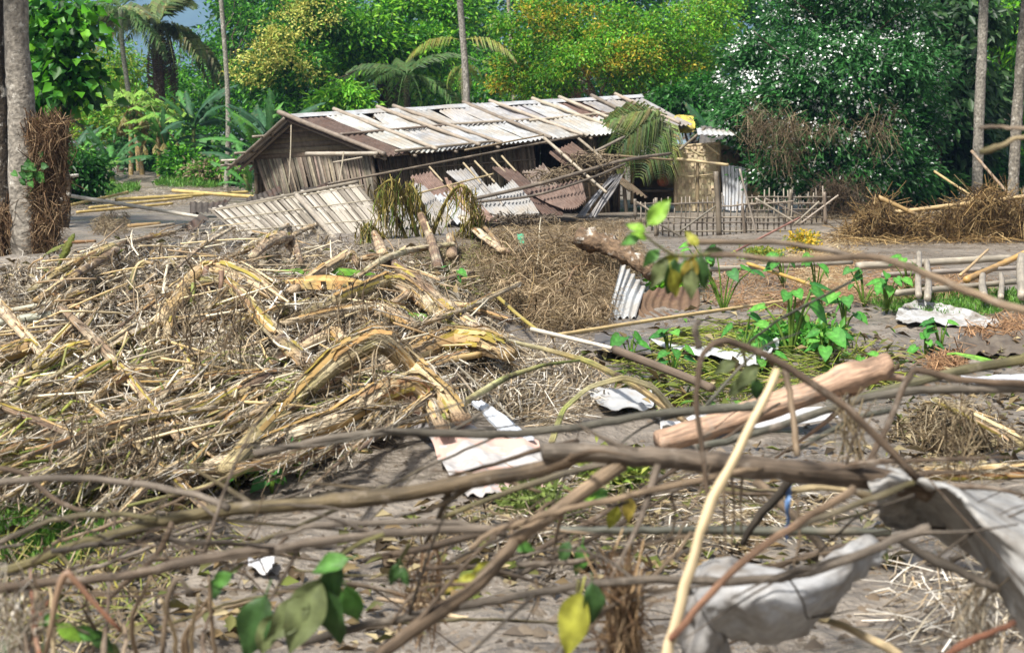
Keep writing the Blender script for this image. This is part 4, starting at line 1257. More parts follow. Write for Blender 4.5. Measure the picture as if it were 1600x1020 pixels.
# pot on the shelf
pt0 = at(1036, 292, 40.50)
m = MB(); prof = [(.05, 0), (.12, .04), (.16, .12), (.14, .2), (.09, .25), (.1, .29), (.115, .31)]
m.tube([pt0 + Vector((0, 0, z)) for r_, z in prof], [r_ for r_, z in prof], lin('a8664a'), 16, closed=False)
tag(m.build('clay_pot', 'mat', None, True), 'reddish clay pot on the dark shelf of the annex', 'pot')

# palm fronds fallen on the roof end, with a yellow cloth
pfr = [frond_mesh('fallen_frond', 1.9, lin(h), .8, 34, 1.0, .08, .9, 60 + i) for i, h in enumerate(('7a8a52', '8c9860', '66784a'))]
fp = empty('fallen_palm_crown', at(1030, 182, 40.2), 'green palm fronds hanging over the right end of the tin roof', 'palm fronds')
for k, (px, py, d) in enumerate(((1030, 180, (-1, -.25, .05)), (1040, 182, (-.8, -.5, -.15)), (1044, 184, (-.45, -.65, -.35)), (1034, 178, (-1, -.1, .2)), (1050, 186, (-.2, -.6, -.5)), (1040, 182, (-.6, -.6, .05)), (1032, 184, (-.9, -.5, -.35)), (1046, 180, (-.7, -.3, .3)))):
    link('frond', pfr[k % 3], fp, basis(at(px - 4, py, 40.2), d, (0, -.3, 1)) @ Matrix.Scale(RN.uniform(.7, .9), 4))
m = MB(); surf(m, [[at(1052, 183, 41.6), at(1064, 180, 41.8), at(1082, 184, 42)], [at(1056, 196, 41.4), at(1068, 197, 41.3), at(1086, 197, 41.5)], [at(1060, 208, 41.3), at(1072, 208, 41.2), at(1085, 206, 41.4)]], 14, 14, lin('d8c458'), noise=.05, thick=.006)
tag(m.build('yellow_cloth', 'cloth', None, True), 'yellow cloth caught behind the palm fronds on the roof end', 'cloth')

# distant house bits between the trees
hb = empty('brick_house', at(885, 240, 74), 'far brick house glimpsed behind the airy yellowing tree', 'house')
q = [at(862, 132, 74), at(908, 132, 74), at(908, 240, 74), at(862, 240, 74)]
MB().add(q + [p + Vector((0, 2.5, 0)) for p in q], ((0, 1, 2, 3), (1, 5, 6, 2), (4, 0, 3, 7), (5, 4, 7, 6), (0, 4, 5, 1)), lin('8a5c4c')).build('wall', 'mat', hb)
m = MB(); m.box(Matrix.Translation(at(885, 129, 75)), (1.9, 3.6, .12), lin('8a8478')); m.build('roof', 'wood', hb)
m = MB(); m.box(Matrix.Translation(at(888, 148, 73.95)), (.4, .06, .5), lin('2c2620')); m.build('window', 'wood', hb)
sh = empty('green_roofed_house', at(1075, 240, 68), 'house with a turquoise tin roof glimpsed right of the yellowing tree', 'house')
m = MB(); surf(m, [[at(1050, 132, 72), at(1108, 134, 73)], [at(1052, 154, 68), at(1112, 156, 69)]], 50, 4, lin('4fc4a4'), wave=(12, .02)); m.build('roof', 'plastic', sh, True)
q = [at(1056, 155, 69.5), at(1108, 157, 69.5), at(1108, 240, 69.5), at(1056, 240, 69.5)]
MB().add(q, ((0, 1, 2, 3),), lin('9ab0c0')).build('wall', 'mat', sh)

# ------------------------------------------------------------------ bamboo lattice fence
FN = [lin(h) for h in ('7c7264', '8b8172', '6c6357', '958b7c')]
PICK = []
for i, h in enumerate(FN):
    m = MB(); m.tube([(0, 0, 0), (.006, .004, .3), (-.004, 0, .7), (0, 0, 1)], [.015, .016, .015, .012], FN[i], 6); PICK.append(m.mesh('picket', 'bamboo', (0, 0, 0), True))


def fence(label, xs, ybase, ytop, Yf, rails, posts, braces, lean=.06):
    b = at(xs[0], ybase(xs[0]), Yf(xs[0])); t = empty('bamboo_fence', b, label, 'fence')
    for x in xs:
        a = at(x, ybase(x) + RN.uniform(0, 3), Yf(x)); e = at(x + RN.uniform(-3, 3) * lean * 16, ytop(x) + RN.uniform(-9, 5), Yf(x))
        M = basis(a, (e - a).cross(Vector((0, 1, 0))), e - a)
        link('picket', PICK[RN.randrange(4)], t, M @ Matrix.Diagonal((1, 1, (e - a).length, 1)))
    for f, x0, x1 in rails:
        P = [tuple(at(x, f(x) + RN.uniform(-1, 1), Yf(x) - .035)) for x in np.linspace(x0, x1, 8)]
        MB().tube(crs(P, 30), .016, jit(RN.choice(FN), .1), 6).build('rail', 'bamboo', t, True)
    for x0, y0, x1, y1, w_ in posts:
        pole_mesh(at(x0, y0, Yf(x0) - .08), at(x1, y1, Yf(x0) - .08), w_ / 2 * Yf(x0) / F, jit(lin('776c5e'), .1)).build('post', 'bamboo', t, True)
    for x0, y0, x1, y1 in braces:
        pole_mesh(at(x0, y0, Yf(x0) - .1), at(x1, y1, Yf(x1) - .1), .022, jit(RN.choice(FN), .1)).build('brace', 'bamboo', t, True)


fence('grey bamboo lattice fence with gate in front of the annex yard', [994 + i * 8.6 + RN.uniform(-1.5, 1.5) for i in range(29)], lambda x: 368 - max(0, 1030 - x) * .7, lambda x: 315 - (x > 1130) * 3, lambda x: 31.0 + max(0, 1030 - x) * .1,
      [(lambda x: 319 - (x - 995) * .02, 992, 1128), (lambda x: 340, 1010, 1240), (lambda x: 348, 1025, 1240), (lambda x: 361, 1030, 1235), (lambda x: 322 - (x - 1130) * .06, 1128, 1240)],
      [(1124, 368, 1119, 268, 9), (993, 338, 992, 311, 6), (1025, 370, 1025, 309, 6), (1164, 368, 1160, 318, 5)],
      [(1062, 362, 1118, 322), (1030, 350, 1068, 372), (995, 316, 1030, 338), (1182, 368, 1156, 264), (1180, 310, 1250, 352), (1240, 352, 1280, 315)])
fence('darker weathered fence continuing under the flowering tree', [1172 + i * 7.4 + RN.uniform(-2, 2) for i in range(17)], lambda x: 352 - (x - 1172) * .05, lambda x: 303 - (x - 1172) * .03, lambda x: 34.5,
      [(lambda x: 308, 1165, 1298), (lambda x: 318, 1165, 1298), (lambda x: 328, 1170, 1294), (lambda x: 340, 1170, 1294)],
      [(1230, 352, 1236, 296, 6), (1290, 350, 1288, 300, 6)], [(1195, 310, 1270, 345), (1250, 350, 1310, 305)], .12)

# ================================================================== debris
LEFT = [(0, 430), (90, 405), (190, 380), (330, 352), (480, 362), (560, 380), (700, 405), (770, 470), (800, 560), (720, 600), (690, 640), (640, 660), (560, 700), (430, 745), (300, 770), (130, 775), (0, 780)]
MIDL = [(0, 520), (250, 470), (480, 430), (700, 440), (780, 540), (690, 640), (560, 690), (380, 745), (200, 770), (0, 775)]
LOWL = [(0, 590), (300, 580), (640, 640), (540, 710), (380, 755), (200, 775), (0, 790)]
stuff('flood_straw', cat_arr([
    straw(LEFT, 7000, [lin('4a3b2a'), lin('5a4834'), lin('3c3022')], (.15, .5), (.006, .014), (.8, 1.2), .15, (0, .05), .1, .4),
    straw(LEFT, 11000, PALE + DULL, (.12, .55), (.002, .006), (.8, 1.0), .22, (0, .13)),
    straw(MIDL, 7000, PALE, (.2, .8), (.003, .008), (.9, .8), .16, (.03, .16)),
    straw(LOWL, 3000, PALE + GREENY, (.4, 1.5), (.003, .009), (1.15, .35), .12, (.02, .16), .1),
    straw(LOWL, 420, PALE[:4] + GREENY, (.8, 2.2), (.006, .014), (1.2, .28), .08, (.08, .2), .1, .7),
    straw(MIDL, 260, PALE, (.5, 1.5), (.006, .011), (.8, .9), .25, (.06, .22), .15, .8),
    straw(MIDL, 500, PALE, (.2, .7), (.003, .006), (.8, 1.2), .6, (.05, .22), .25, .5),
    straw(LEFT, 9000, PALE + DULL, (.1, .4), (.0015, .004), (.8, 2), .5, (.02, .22), .4)]), 'straw', 'deep mat of flattened dry straw and leaf shreds over the left debris heap', 'dead straw')
stuff('limp_leaf_shreds', cat_arr([
    straw(LEFT, 1900, PALE + DULL + [lin('6a5844')], (.3, 1.1), (.005, .014), (.8, 1.0), .14, (.03, .16), .22, .12, 5),
    straw(LOWL, 500, PALE + GREENY, (.4, 1.2), (.005, .014), (1.1, .5), .12, (.03, .16), .22, .12, 5)]), 'straw', 'limp curled shreds of dead banana leaf strewn over the left debris heap', 'dead leaves')
ROOT = [(765, 375), (860, 362), (960, 358), (1010, 400), (985, 470), (940, 520), (840, 525), (780, 490), (740, 430)]
RTP = [lin(h) for h in ('9a8466', '86724f', 'ab9676', '735f44', 'bca888', '655238')]
stuff('flood_straw', cat_arr([
    straw(ROOT, 7500, RTP, (.12, .5), (.002, .006), (0, 2), .5, (0, .22), .35),
    straw(ROOT, 700, RTP, (.3, .8), (.005, .01), (0, 2), .5, (.05, .25), .4)]), 'straw', 'rounded tangle of fine brown roots around the uprooted log', 'roots')
stuff('flood_straw', cat_arr([straw([(700, 375), (1000, 360), (1010, 345), (820, 350)], 2600, DULL, (.1, .4), (.003, .007), (0, 2), .3, (0, .08)),
                              straw([(640, 395), (800, 380), (800, 480), (700, 470)], 3000, DULL + GREENY[:2], (.1, .5), (.003, .007), (0, 2), .35, (0, .14), .25)]), 'straw', 'grey brown litter between the wilted banana plant and the root tangle', 'litter')
RH = [(1300, 380), (1335, 345), (1368, 318), (1390, 318), (1410, 342), (1455, 342), (1500, 318), (1535, 298), (1560, 300), (1600, 325), (1660, 320), (1660, 375), (1500, 375)]


def heap_strands(n, pal):
    q = inpoly(n, RH); Y = NR.uniform(28.6, 30.4, n); P = np.array([tuple(at(a, b, y)) for (a, b), y in zip(q, Y)])
    C = np.array(pal)[NR.integers(0, len(pal), n)] * NR.uniform(.6, 1.15, (n, 1))
    return strands(P, NR.normal(1.2, 1.6, n), NR.normal(-.6, .6, n), NR.uniform(.2, 1.3, n) * NR.uniform(.4, 1, n), NR.uniform(.004, .013, n), C, .35, flat=.5)


SH = [lin(h) for h in ('a88a58', '8c7048', 'c2a878', '6e5638', '9a7e50', 'b89a68')]
stuff('flood_straw', cat_arr([heap_strands(3600, SH + [lin('5a4630'), lin('4a3a28')]), straw([(1290, 385), (1660, 378), (1660, 355), (1340, 350)], 1500, SH, (.4, 1.2), (.004, .01), (0, 2), .15, (0, .1))]), 'straw', 'shaggy heap of golden brown straw draped over poles below the grey trunks', 'dead straw')
for lb, poly, n, pal in (
        ('scattered straw and rubbish on the mud edge behind the thick pale trunk', [(100, 300), (380, 285), (400, 305), (250, 330), (110, 330)], 2600, PALE + DULL),
        ('dead grey grass under the flowering tree', [(1230, 350), (1400, 340), (1330, 305), (1260, 315)], 1500, DULL),
        ('dry reddish straw around the white poles on the right', [(1120, 420), (1330, 400), (1560, 440), (1540, 465), (1300, 480), (1180, 490), (1100, 475)], 3200, [lin('b0906a'), lin('c4a684'), lin('9a7850'), lin('a88060')]),
        ('straw tuft beside the yellow flowering weeds', [(1230, 395), (1290, 365), (1345, 395), (1340, 470), (1250, 460)], 1500, [lin('cdb48c'), lin('b89868'), lin('dac6a0')]),
        ('pale litter of stalks below the brown board', [(700, 560), (900, 540), (960, 620), (880, 680), (740, 640)], 1700, PALE + DULL),
        ('broken stalk litter under the foreground branches', [(640, 860), (900, 720), (1320, 780), (1280, 860), (900, 880)], 900, DULL + DULL + PALE + GREENY[:2]),
        ('straw and leaf scraps on the mud along the lower left', [(0, 800), (240, 790), (420, 850), (300, 880), (200, 1020), (0, 1020)], 500, DULL + GREENY),
        ('dry straw knot on the mud right of the thick pink log', [(1440, 640), (1530, 640), (1600, 700), (1480, 720), (1390, 690)], 900, DULL),
        ('reddish dry straw patch near the dark rag', [(1500, 525), (1600, 490), (1600, 530), (1545, 545)], 420, [lin('a07a5a'), lin('b8916a')]),
        ('brown straw patch in front of the broad fallen leaf', [(1440, 575), (1500, 550), (1510, 580), (1460, 590)], 380, [lin('a07a5a'), lin('b8916a')]),
        ('straw litter at the bottom right under the grey tarpaulin', [(1380, 900), (1600, 900), (1600, 1020), (1400, 1020)], 160, PALE)):
    stuff('straw_litter', straw(poly, n, pal, (.12, .6), (.002, .007), (.5, 1.2), .3, (0, .1), .15), 'straw', lb, 'litter')

# flattened green stalks on the right
FG = [(960, 560), (1100, 510), (1250, 500), (1400, 560), (1420, 610), (1250, 620), (1080, 640), (980, 610)]
GST = [lin(h) for h in ('8fa03c', 'a8b04a', '788a30', 'b8b860', '6a7c2c')]
stuff('flattened_stalks', cat_arr([straw(FG, 420, GST, (.4, 1.1), (.004, .008), (.1, .6), .05, (0, .06), .2, 1.0, 5), straw(FG, 900, GST + DULL + DULL, (.15, .5), (.002, .005), (0, 1.5), .2, (0, .06), .2)]), 'leaf', 'bed of flattened yellow green leaf stalks on the mud between the taro plants', 'plant stalks')


def grass(name, label, poly, n, h=(.05, .16), pal=None):
    q = inpoly(n, poly); P = gpts(q[:, 0], q[:, 1]); pal = np.array(pal or [lin('5a8a34'), lin('6a9a3c'), lin('4a7a2c'), lin('7aa04a')])
    L = NR.uniform(*h, n)
    D = NR.normal(size=(n, 3)) * .5; D[:, 2] = 1
    Nn = NR.normal(size=(n, 3)); Nn[:, 2] = .2
    stuff(name, leaf_arrays(P, D, Nn, L, L * .18 + .004, pal[NR.integers(0, len(pal), n)] * NR.uniform(.7, 1.2, (n, 1))), 'leaf', label, 'grass')


grass('grass', 'green grass strip at the edge of the mud left of the hut', [(240, 292), (300, 275), (385, 262), (400, 285), (330, 295)], 5000, (.1, .35))
grass('grass', 'short creeping green grass around the white poles on the right', [(1340, 470), (1420, 450), (1600, 455), (1600, 480), (1520, 500), (1400, 490)], 4200, (.03, .09))
grass('grass', 'small green sprouts on the mud below the left straw heap', [(0, 790), (120, 800), (200, 830), (120, 880), (0, 880)], 1500, (.02, .07))
grass('grass', 'green shoots at the foot of the small papaya tree', [(160, 300), (215, 290), (215, 300), (170, 312)], 900, (.1, .3))

# ------------------------------------------------------------------ banana stems
BNC = {'tan': lin('c8ae8a'), 'brown': lin('7c6450'), 'olive': lin('a09860'), 'gold': lin('ba9c6a'), 'pale': lin('e2d2b2'), 'dark': lin('5a4638'), 'green': lin('96a050')}


def banana_stem(label, pts, wpx, c, c2=None, Y=None, strips=5, name='felled_banana_trunk', group=None, peel=True, lean=0., up=.22):
    """bent trunk of a felled banana plant; the ends lie on the ground unless Y is given"""
    pts = [tuple(p) for p in pts]
    if Y is None:
        y0, y1 = gy(*pts[0]) * .985, gy(*pts[-1]) * .985
    else:
        y0, y1 = Y
    d = np.concatenate([[0], np.cumsum([math.dist(pts[i], pts[i + 1]) for i in range(len(pts) - 1)])]); d /= d[-1]
    P3 = [at(p[0], p[1], min(y0 + (y1 - y0) * u - lean * math.sin(u * math.pi), gy(p[0], p[1], up))) for p, u in zip(pts, d)]
    L = sum((P3[i + 1] - P3[i]).length for i in range(len(P3) - 1)); n = max(14, int(L / .05))
    Pc = crs([tuple(p) for p in P3], n); kk = np.linspace(0, len(P3) - 1, n); Q3 = np.array([tuple(p) for p in P3])
    Pl = np.stack([np.interp(kk, np.arange(len(P3)), Q3[:, a]) for a in range(3)], 1)
    P = Pl * .7 + Pc * .3
    wv = np.interp(np.linspace(0, 1, n), np.linspace(0, 1, len(wpx)), wpx)
    Yp = P[:, 1]; r = wv / 2 * Yp / F
    u = np.linspace(0, 1, n)[:, None]; ca = np.array(BNC[c]); cb = np.array(BNC[c2 or c])
    Cc = ca * (1 - u) + cb * u
    kn = max(3, int(L / .22)); pk = np.array([BNC[RN.choice((c, c2 or c, 'tan', 'brown', 'pale', c))] for _ in range(kn)])
    Cc = Cc * .5 + .5 * np.stack([np.interp(np.linspace(0, kn - 1, n), np.arange(kn), pk[:, a]) for a in range(3)], 1)
    ph = RN.random() * 9; r = r * (1 + .07 * np.sin(np.linspace(0, L * 6, n) + ph) * np.sin(np.linspace(0, L * 2.3, n)))
    b = Vector(P[np.argmin(P[:, 2])]); t = empty(name, b, label, 'banana stem', group)
    m = MB().tube(P, r, Cc, 13, lump=.02, flat=.74, ridge=.09)
    st = m.build('stem', 'banana', t, True)
    if strips > 2:                       # loose fibres along the skin
        nf = 26 * strips; ii = NR.integers(1, n - 1, nf); tt = P[ii + 1] - P[ii - 1]; tt /= np.linalg.norm(tt, axis=1)[:, None] + 1e-9
        rad = NR.normal(size=(nf, 3)); rad[:, 2] = np.abs(rad[:, 2]) * .8; rad -= tt * (rad * tt).sum(1)[:, None]; rad /= np.linalg.norm(rad, axis=1)[:, None] + 1e-9
        dd = tt + NR.normal(size=(nf, 3)) * .18; pal = np.array(PALE + DULL)
        fa = strands(P[ii] + rad * (r[ii] * NR.uniform(.95, 1.15, nf))[:, None], np.arctan2(dd[:, 1], dd[:, 0]), np.arcsin(np.clip(dd[:, 2] / np.linalg.norm(dd, axis=1), -1, 1)), NR.uniform(.08, .38, nf), NR.uniform(.0015, .005, nf), pal[NR.integers(0, len(pal), nf)] * NR.uniform(.5, 1.1, (nf, 1)), .12, 3, .4)
        fo = add_np('fibre', fa, 'straw', t, 'stuff'); fo.parent = st
    if peel:
        for k in range(int(strips * 2.2)):      # loose sheaths along the stem
            i0 = RN.randrange(0, max(1, n - 10)); ln = RN.randrange(8, max(9, min(n - i0, 26)) + 1); idx = list(range(i0, min(n, i0 + ln)))
            if len(idx) < 5: continue
            m = MB(); a0 = RN.uniform(-.6, 2.4); V = []; mm = len(idx)
            for q, i in enumerate(idx):
                tt = (P[min(i + 1, n - 1)] - P[max(i - 1, 0)]); tt /= np.linalg.norm(tt) + 1e-9
                side = np.cross(tt, (0, 0, 1)); side /= np.linalg.norm(side) + 1e-6; upv = np.cross(side, tt)
                lift = 1.04 + .5 * (q / mm) ** 3 * RN.uniform(.4, 1)
                for da in (-.24, -.08, .08, .24):
                    a = a0 + da * (1 - .6 * (q / mm) ** 2)
                    V.append(P[i] + (side * math.cos(a) + upv * math.sin(a)) * r[i] * lift)
            m.add(V, [(q * 4 + j, q * 4 + j + 1, q * 4 + j + 5, q * 4 + j + 4) for q in range(mm - 1) for j in range(3)], jit(RN.choice([lin('b89a6c'), lin('d0b88c'), lin('8a6a48'), lin('a88a58'), lin('9a8a40')]), .15))
            m.build('sheath', 'straw', t, True).parent = st
    return t


banana_stem('long bent banana stem with sharp elbow at the front of the heap', [(350, 735), (440, 640), (520, 565), (585, 528), (608, 540), (650, 580), (700, 625), (722, 655)], (30, 34, 40, 40, 38, 40, 40, 34), 'olive', 'tan', (10.2, 10.6), 9, lean=.25)
banana_stem('banana stem whose folded top hangs beside the white board', [(330, 730), (430, 690), (520, 660), (600, 615), (645, 600), (670, 625), (690, 670)], (28, 36, 40, 42, 42, 34, 24), 'pale', 'tan', (9.9, 10.0), 9, lean=.15)
banana_stem('banana stem in shade under the elbow of the long bent one', [(345, 700), (430, 640), (500, 595), (570, 560)], (24, 28, 30, 26), 'gold', 'dark', (10.7, 11.4), 6)
banana_stem('dark wet banana stem resting against the long bent one', [(395, 690), (470, 625), (545, 575), (590, 545)], (20, 24, 26, 22), 'olive', 'brown', (10.4, 11.0), 5)
banana_stem('purple brown banana stem arching across the middle of the heap', [(318, 437), (350, 440), (385, 468), (420, 510), (455, 545), (480, 570)], (14, 18, 22, 26, 28, 24), 'olive', 'brown', (13.6, 12.2), 6, lean=.15)
banana_stem('folded banana stem with torn tip at the top of the arch', [(248, 505), (290, 450), (312, 425), (345, 418), (390, 435), (440, 470)], (22, 26, 26, 28, 26, 18), 'gold', 'tan', (14.6, 14.2), 5, lean=.3)
banana_stem('short golden banana stem standing under the folded tip', [(258, 535), (268, 500), (262, 470)], (14, 14, 10), 'gold', 'olive', (13.4, 13.6), 2)
banana_stem('banana stem curving over the crest with the greenish underside', [(478, 492), (540, 462), (600, 440), (625, 442), (665, 470), (690, 500)], (20, 24, 26, 26, 24, 20), 'olive', 'tan', (14.4, 14.6), 6, lean=.2)
banana_stem('long brown banana stem sloping down from the crest to the right', [(612, 412), (650, 440), (690, 475), (730, 505), (760, 520)], (20, 24, 24, 22, 16), 'brown', 'tan', (17.2, 15.6), 6)
banana_stem('banana stem running beside the long brown one', [(622, 445), (660, 475), (700, 500), (722, 512)], (16, 20, 18, 14), 'tan', 'pale', (15.6, 15.0), 4)
banana_stem('fat salmon banana stem lying flat right of the elbow', [(610, 575), (660, 550), (710, 533), (765, 540), (800, 555)], (30, 42, 46, 44, 26), 'tan', 'gold', (13.2, 13.4), 7)
banana_stem('hollow broken banana stem in the middle of the heap', [(440, 505), (520, 490), (590, 482), (625, 495), (650, 510)], (14, 22, 30, 30, 20), 'pale', 'tan', (14.0, 14.0), 4)
banana_stem('small orange knuckle of banana stem behind the elbow', [(455, 555), (490, 535), (520, 522), (535, 535), (545, 560)], (14, 22, 26, 26, 18), 'gold', 'tan', (12.2, 12.2), 2)
banana_stem('banana stem leaning from the bamboo pole down to the yellow leaf', [(455, 455), (500, 425), (545, 400), (558, 415)], (16, 20, 20, 14), 'tan', 'brown', (16.5, 17), 4)
banana_stem('short tan banana stem right of the bamboo pole tip', [(558, 406), (580, 402), (600, 404)], (12, 13, 10), 'gold', 'tan', (17.4, 17.4), 1)
banana_stem('arched banana stem below the fallen slat panel', [(395, 400), (420, 378), (445, 372), (462, 390), (470, 410)], (14, 20, 24, 18, 10), 'tan', 'brown', (21.5, 21.5), 4)
banana_stem('yellow banana stem lying towards the thick pale trunk', [(48, 455), (90, 425), (130, 405), (175, 385)], (12, 15, 18, 16), 'olive', 'gold', (19.8, 22.6), 3)
banana_stem('second yellow banana stem lying towards the thick pale trunk', [(55, 470), (100, 440), (140, 415), (180, 390)], (10, 14, 16, 14), 'gold', 'brown', (18.8, 21.6), 3)
banana_stem('bent green banana stem on the crest of the heap', [(203, 450), (212, 420), (225, 410), (240, 412)], (9, 9, 9, 7), 'green', 'gold', (18, 18.2), 1)
banana_stem('black rotten banana stem in the left part of the heap', [(100, 605), (140, 580), (180, 562)], (14, 18, 14), 'dark', 'dark', (12.5, 13.2), 2)
banana_stem('olive banana stem with split skin in the left part of the heap', [(55, 575), (110, 548), (160, 540)], (16, 24, 22), 'olive', 'gold', (13.4, 13.8), 4)
banana_stem('long pale green midrib stem across the lower left heap', [(0, 712), (110, 680), (220, 645), (330, 615)], (10, 13, 15, 15), 'green', 'pale', (10.3, 11.4), 3)
banana_stem('green folded leaf stem at the front of the heap', [(290, 735), (340, 680), (385, 625), (420, 610)], (12, 16, 18, 10), 'green', 'olive', (10.0, 10.7), 3)
banana_stem('slim olive stem lying in front of the heap toward the mud', [(200, 790), (320, 760), (430, 715), (520, 700), (580, 706)], (8, 10, 12, 12, 9), 'olive', 'green', (8.9, 9.3), 2)
banana_stem('brown ragged banana stem behind the lower left heap', [(190, 660), (260, 660), (340, 630), (420, 590)], (16, 22, 26, 24), 'brown', 'dark', (11.2, 12.4), 5)
banana_stem('upright brown banana stump behind the wilted leaves', [(685, 415), (672, 370), (655, 330)], (17, 14, 11), 'brown', 'brown', (24.0, 24.2), 2)
banana_stem('pair of stubby banana suckers at the foot of the wilted plant', [(705, 400), (706, 385), (703, 368)], (16, 16, 12), 'brown', 'tan', (24.2, 24.2), 1)
banana_stem('reddish banana sucker left of the leaning stump', [(598, 395), (592, 378), (585, 364)], (18, 16, 10), 'tan', 'brown', (24.4, 24.4), 1)
banana_stem('pale banana trunk lying on the mud right of the wilted plant', [(722, 340), (755, 370), (785, 392)], (13, 15, 12), 'pale', 'tan', (27, 24.6), 2)
banana_stem('thin leaning banana stalk crossing the pale trunk', [(700, 290), (740, 335), (770, 370), (795, 394)], (6, 7, 8, 7), 'gold', 'brown', (26.6, 24.4), 1)
banana_stem('banana trunk tan and split running under the foreground branches', [(1460, 625), (1510, 645), (1560, 670), (1605, 695)], (14, 20, 22, 24), 'olive', 'brown', (11.4, 10.2), 3)
banana_stem('pale tan stem lying straight beyond the grey tarpaulin', [(1422, 738), (1500, 742), (1610, 736)], (24, 26, 28), 'pale', 'gold', (6.9, 6.7), 4)
banana_stem('long olive leaf stalk sweeping from the heap over the brown board', [(690, 500), (760, 525), (850, 545), (920, 565), (990, 600), (1040, 635), (1080, 665)], (5, 7, 9, 11, 13, 12, 10), 'green', 'gold', (13.5, 10.3), 0)
banana_stem('green curved leaf stalk near the white plate', [(690, 655), (730, 625), (790, 590), (850, 570), (905, 563)], (16, 14, 12, 8, 5), 'green', 'green', (10.0, 11.5), 0, lean=.2)
banana_stem('pale green leaf stalk bent above the tarp scrap', [(862, 690), (880, 640), (920, 605), (975, 590), (1020, 605), (1050, 640)], (10, 8, 7, 9, 12, 14), 'green', 'olive', (9.6, 9.9), 0, lean=.1)
banana_stem('grey green midrib lying over the straw in the lower left', [(0, 640), (60, 610), (120, 585)], (8, 9, 7), 'olive', 'olive', (11.8, 13), 1)
banana_stem('ragged grey banana leaf base in the left edge of the heap', [(-10, 560), (30, 548), (60, 540)], (30, 34, 24), 'brown', 'tan', (13.6, 14), 4)


for k in range(92):                      # the many other stalks that make up the heap
    low = k >= 50
    qx, qy = inpoly(1, LOWL if low else LEFT)[0]
    l = RN.uniform(110, 330) * (1 if qy > 520 else .6); a = RN.gauss(-.42, .14) if low else (RN.gauss(-.5, .2) if RN.random() < .7 else RN.gauss(.55, .25))
    dx, dy = math.cos(a) * l / 2, math.sin(a) * l / 2; wq = RN.uniform(6, 14 if low else 20) * (1 if qy > 480 else .7); bnd = RN.uniform(-.08, .24) * l * .5 * (.5 if low else 1)
    pts = [(qx - dx, qy - dy), (qx - dx * .3, qy - dy * .3 - bnd), (qx + dx * .2, qy + dy * .2 - bnd * .9), (qx + dx, qy + dy)]
    c1 = RN.choice(('tan', 'brown', 'pale', 'olive', 'gold', 'tan', 'pale', 'dark') + (('green', 'olive', 'pale') if low else ()))
    banana_stem('flattened dry banana stalk lying among others in the left debris heap', pts, (wq * .6, wq, wq, wq * .7), c1, RN.choice(('tan', 'brown', 'pale')), (gy(*pts[0]), gy(*pts[-1])), 3, name='banana_stalk', group='banana stalks in the debris heap', up=RN.uniform(.12, .3))


def hang(label, px, y0, y1, w_, Y, n, pal):
    Yv = min(Y, gy(px, y1, .2))
    P = np.array([tuple(at(px + NR.normal() * w_ * .55, NR.uniform(y0, y1), Yv + NR.normal() * .12)) for _ in range(n)])
    C = np.array(pal)[NR.integers(0, len(pal), n)] * NR.uniform(.5, 1.15, (n, 1))
    stuff('hanging_fibres', strands(P, NR.uniform(0, 6.3, n), NR.normal(-1.25, .35, n), NR.uniform(.12, .5, n), NR.uniform(.002, .007, n), C, .3, 5, .25), 'straw', label, 'dead leaves')


HGP = [lin('8a7860'), lin('6e5e4a'), lin('a8967a'), lin('5a4c3c'), lin('c0ae8e')]
hang('dark shredded leaf fibres hanging under the folded banana tip', 305, 445, 590, 36, 13.2, 57, HGP)
hang('grey brown leaf fibres hanging below the purple brown stem', 372, 480, 590, 40, 12.6, 51, HGP)
hang('dead fibres drooping under the crest of the heap', 575, 445, 500, 70, 14.3, 51, HGP)
hang('fibres drooping into the dark hollow under the elbow', 600, 560, 640, 60, 10.9, 51, HGP)
hang('limp grey fibres over the hollow banana stem', 530, 500, 540, 80, 13.2, 51, HGP)
hang('dead leaf skirt hanging at the lower left of the heap', 195, 660, 735, 90, 10.2, 57, HGP)
hang('brown fibres hanging from the left crest of the heap', 255, 460, 540, 40, 14.0, 37, HGP)

# wilted banana plant
wb = empty('wilted_banana', G(655, 412), 'wilted banana plant with shredded hanging leaves before the white sheets', 'banana plant')
mb = MB()
for pts, w0 in (([(665, 412), (640, 330), (622, 290), (608, 282), (585, 300)], 9), ([(660, 412), (690, 330), (715, 292), (735, 300), (745, 325)], 8), ([(650, 412), (625, 350), (605, 315), (590, 322)], 8), ([(672, 412), (665, 340), (650, 300), (640, 285)], 9), ([(648, 410), (600, 370), (575, 350), (565, 365)], 7), ([(680, 410), (720, 360), (745, 335), (755, 350)], 7)):
    m = MB(); P = crs([tuple(at(x, y, 24.2 + RN.uniform(-.4, .3))) for x, y in pts], 26)
    m.tube(P, np.linspace(w0, 2.5, 26) / 2 * 24.2 / F, lin('9a8e48'), 7, lump=.05); m.build('leaf_stalk', 'banana', wb, True)
    n = 130; ii = NR.integers(4, 26, n); Pm = P[ii] + NR.normal(size=(n, 3)) * .05; L = NR.uniform(.12, .75, n) * NR.uniform(.5, 1, n); Pm[:, 2] -= L * .45
    pal = np.array([lin('8a8038'), lin('7a7030'), lin('98884c'), lin('6c5c38'), lin('a89858'), lin('74883a')])
    add_np('dead_leaf', strands(Pm, NR.uniform(0, 6.3, n), NR.normal(-1.25, .3, n), L, NR.uniform(.004, .016, n), pal[NR.integers(0, 6, n)] * NR.uniform(.7, 1.2, (n, 1)), .12, 4, .15), 'straw', wb, 'stuff')

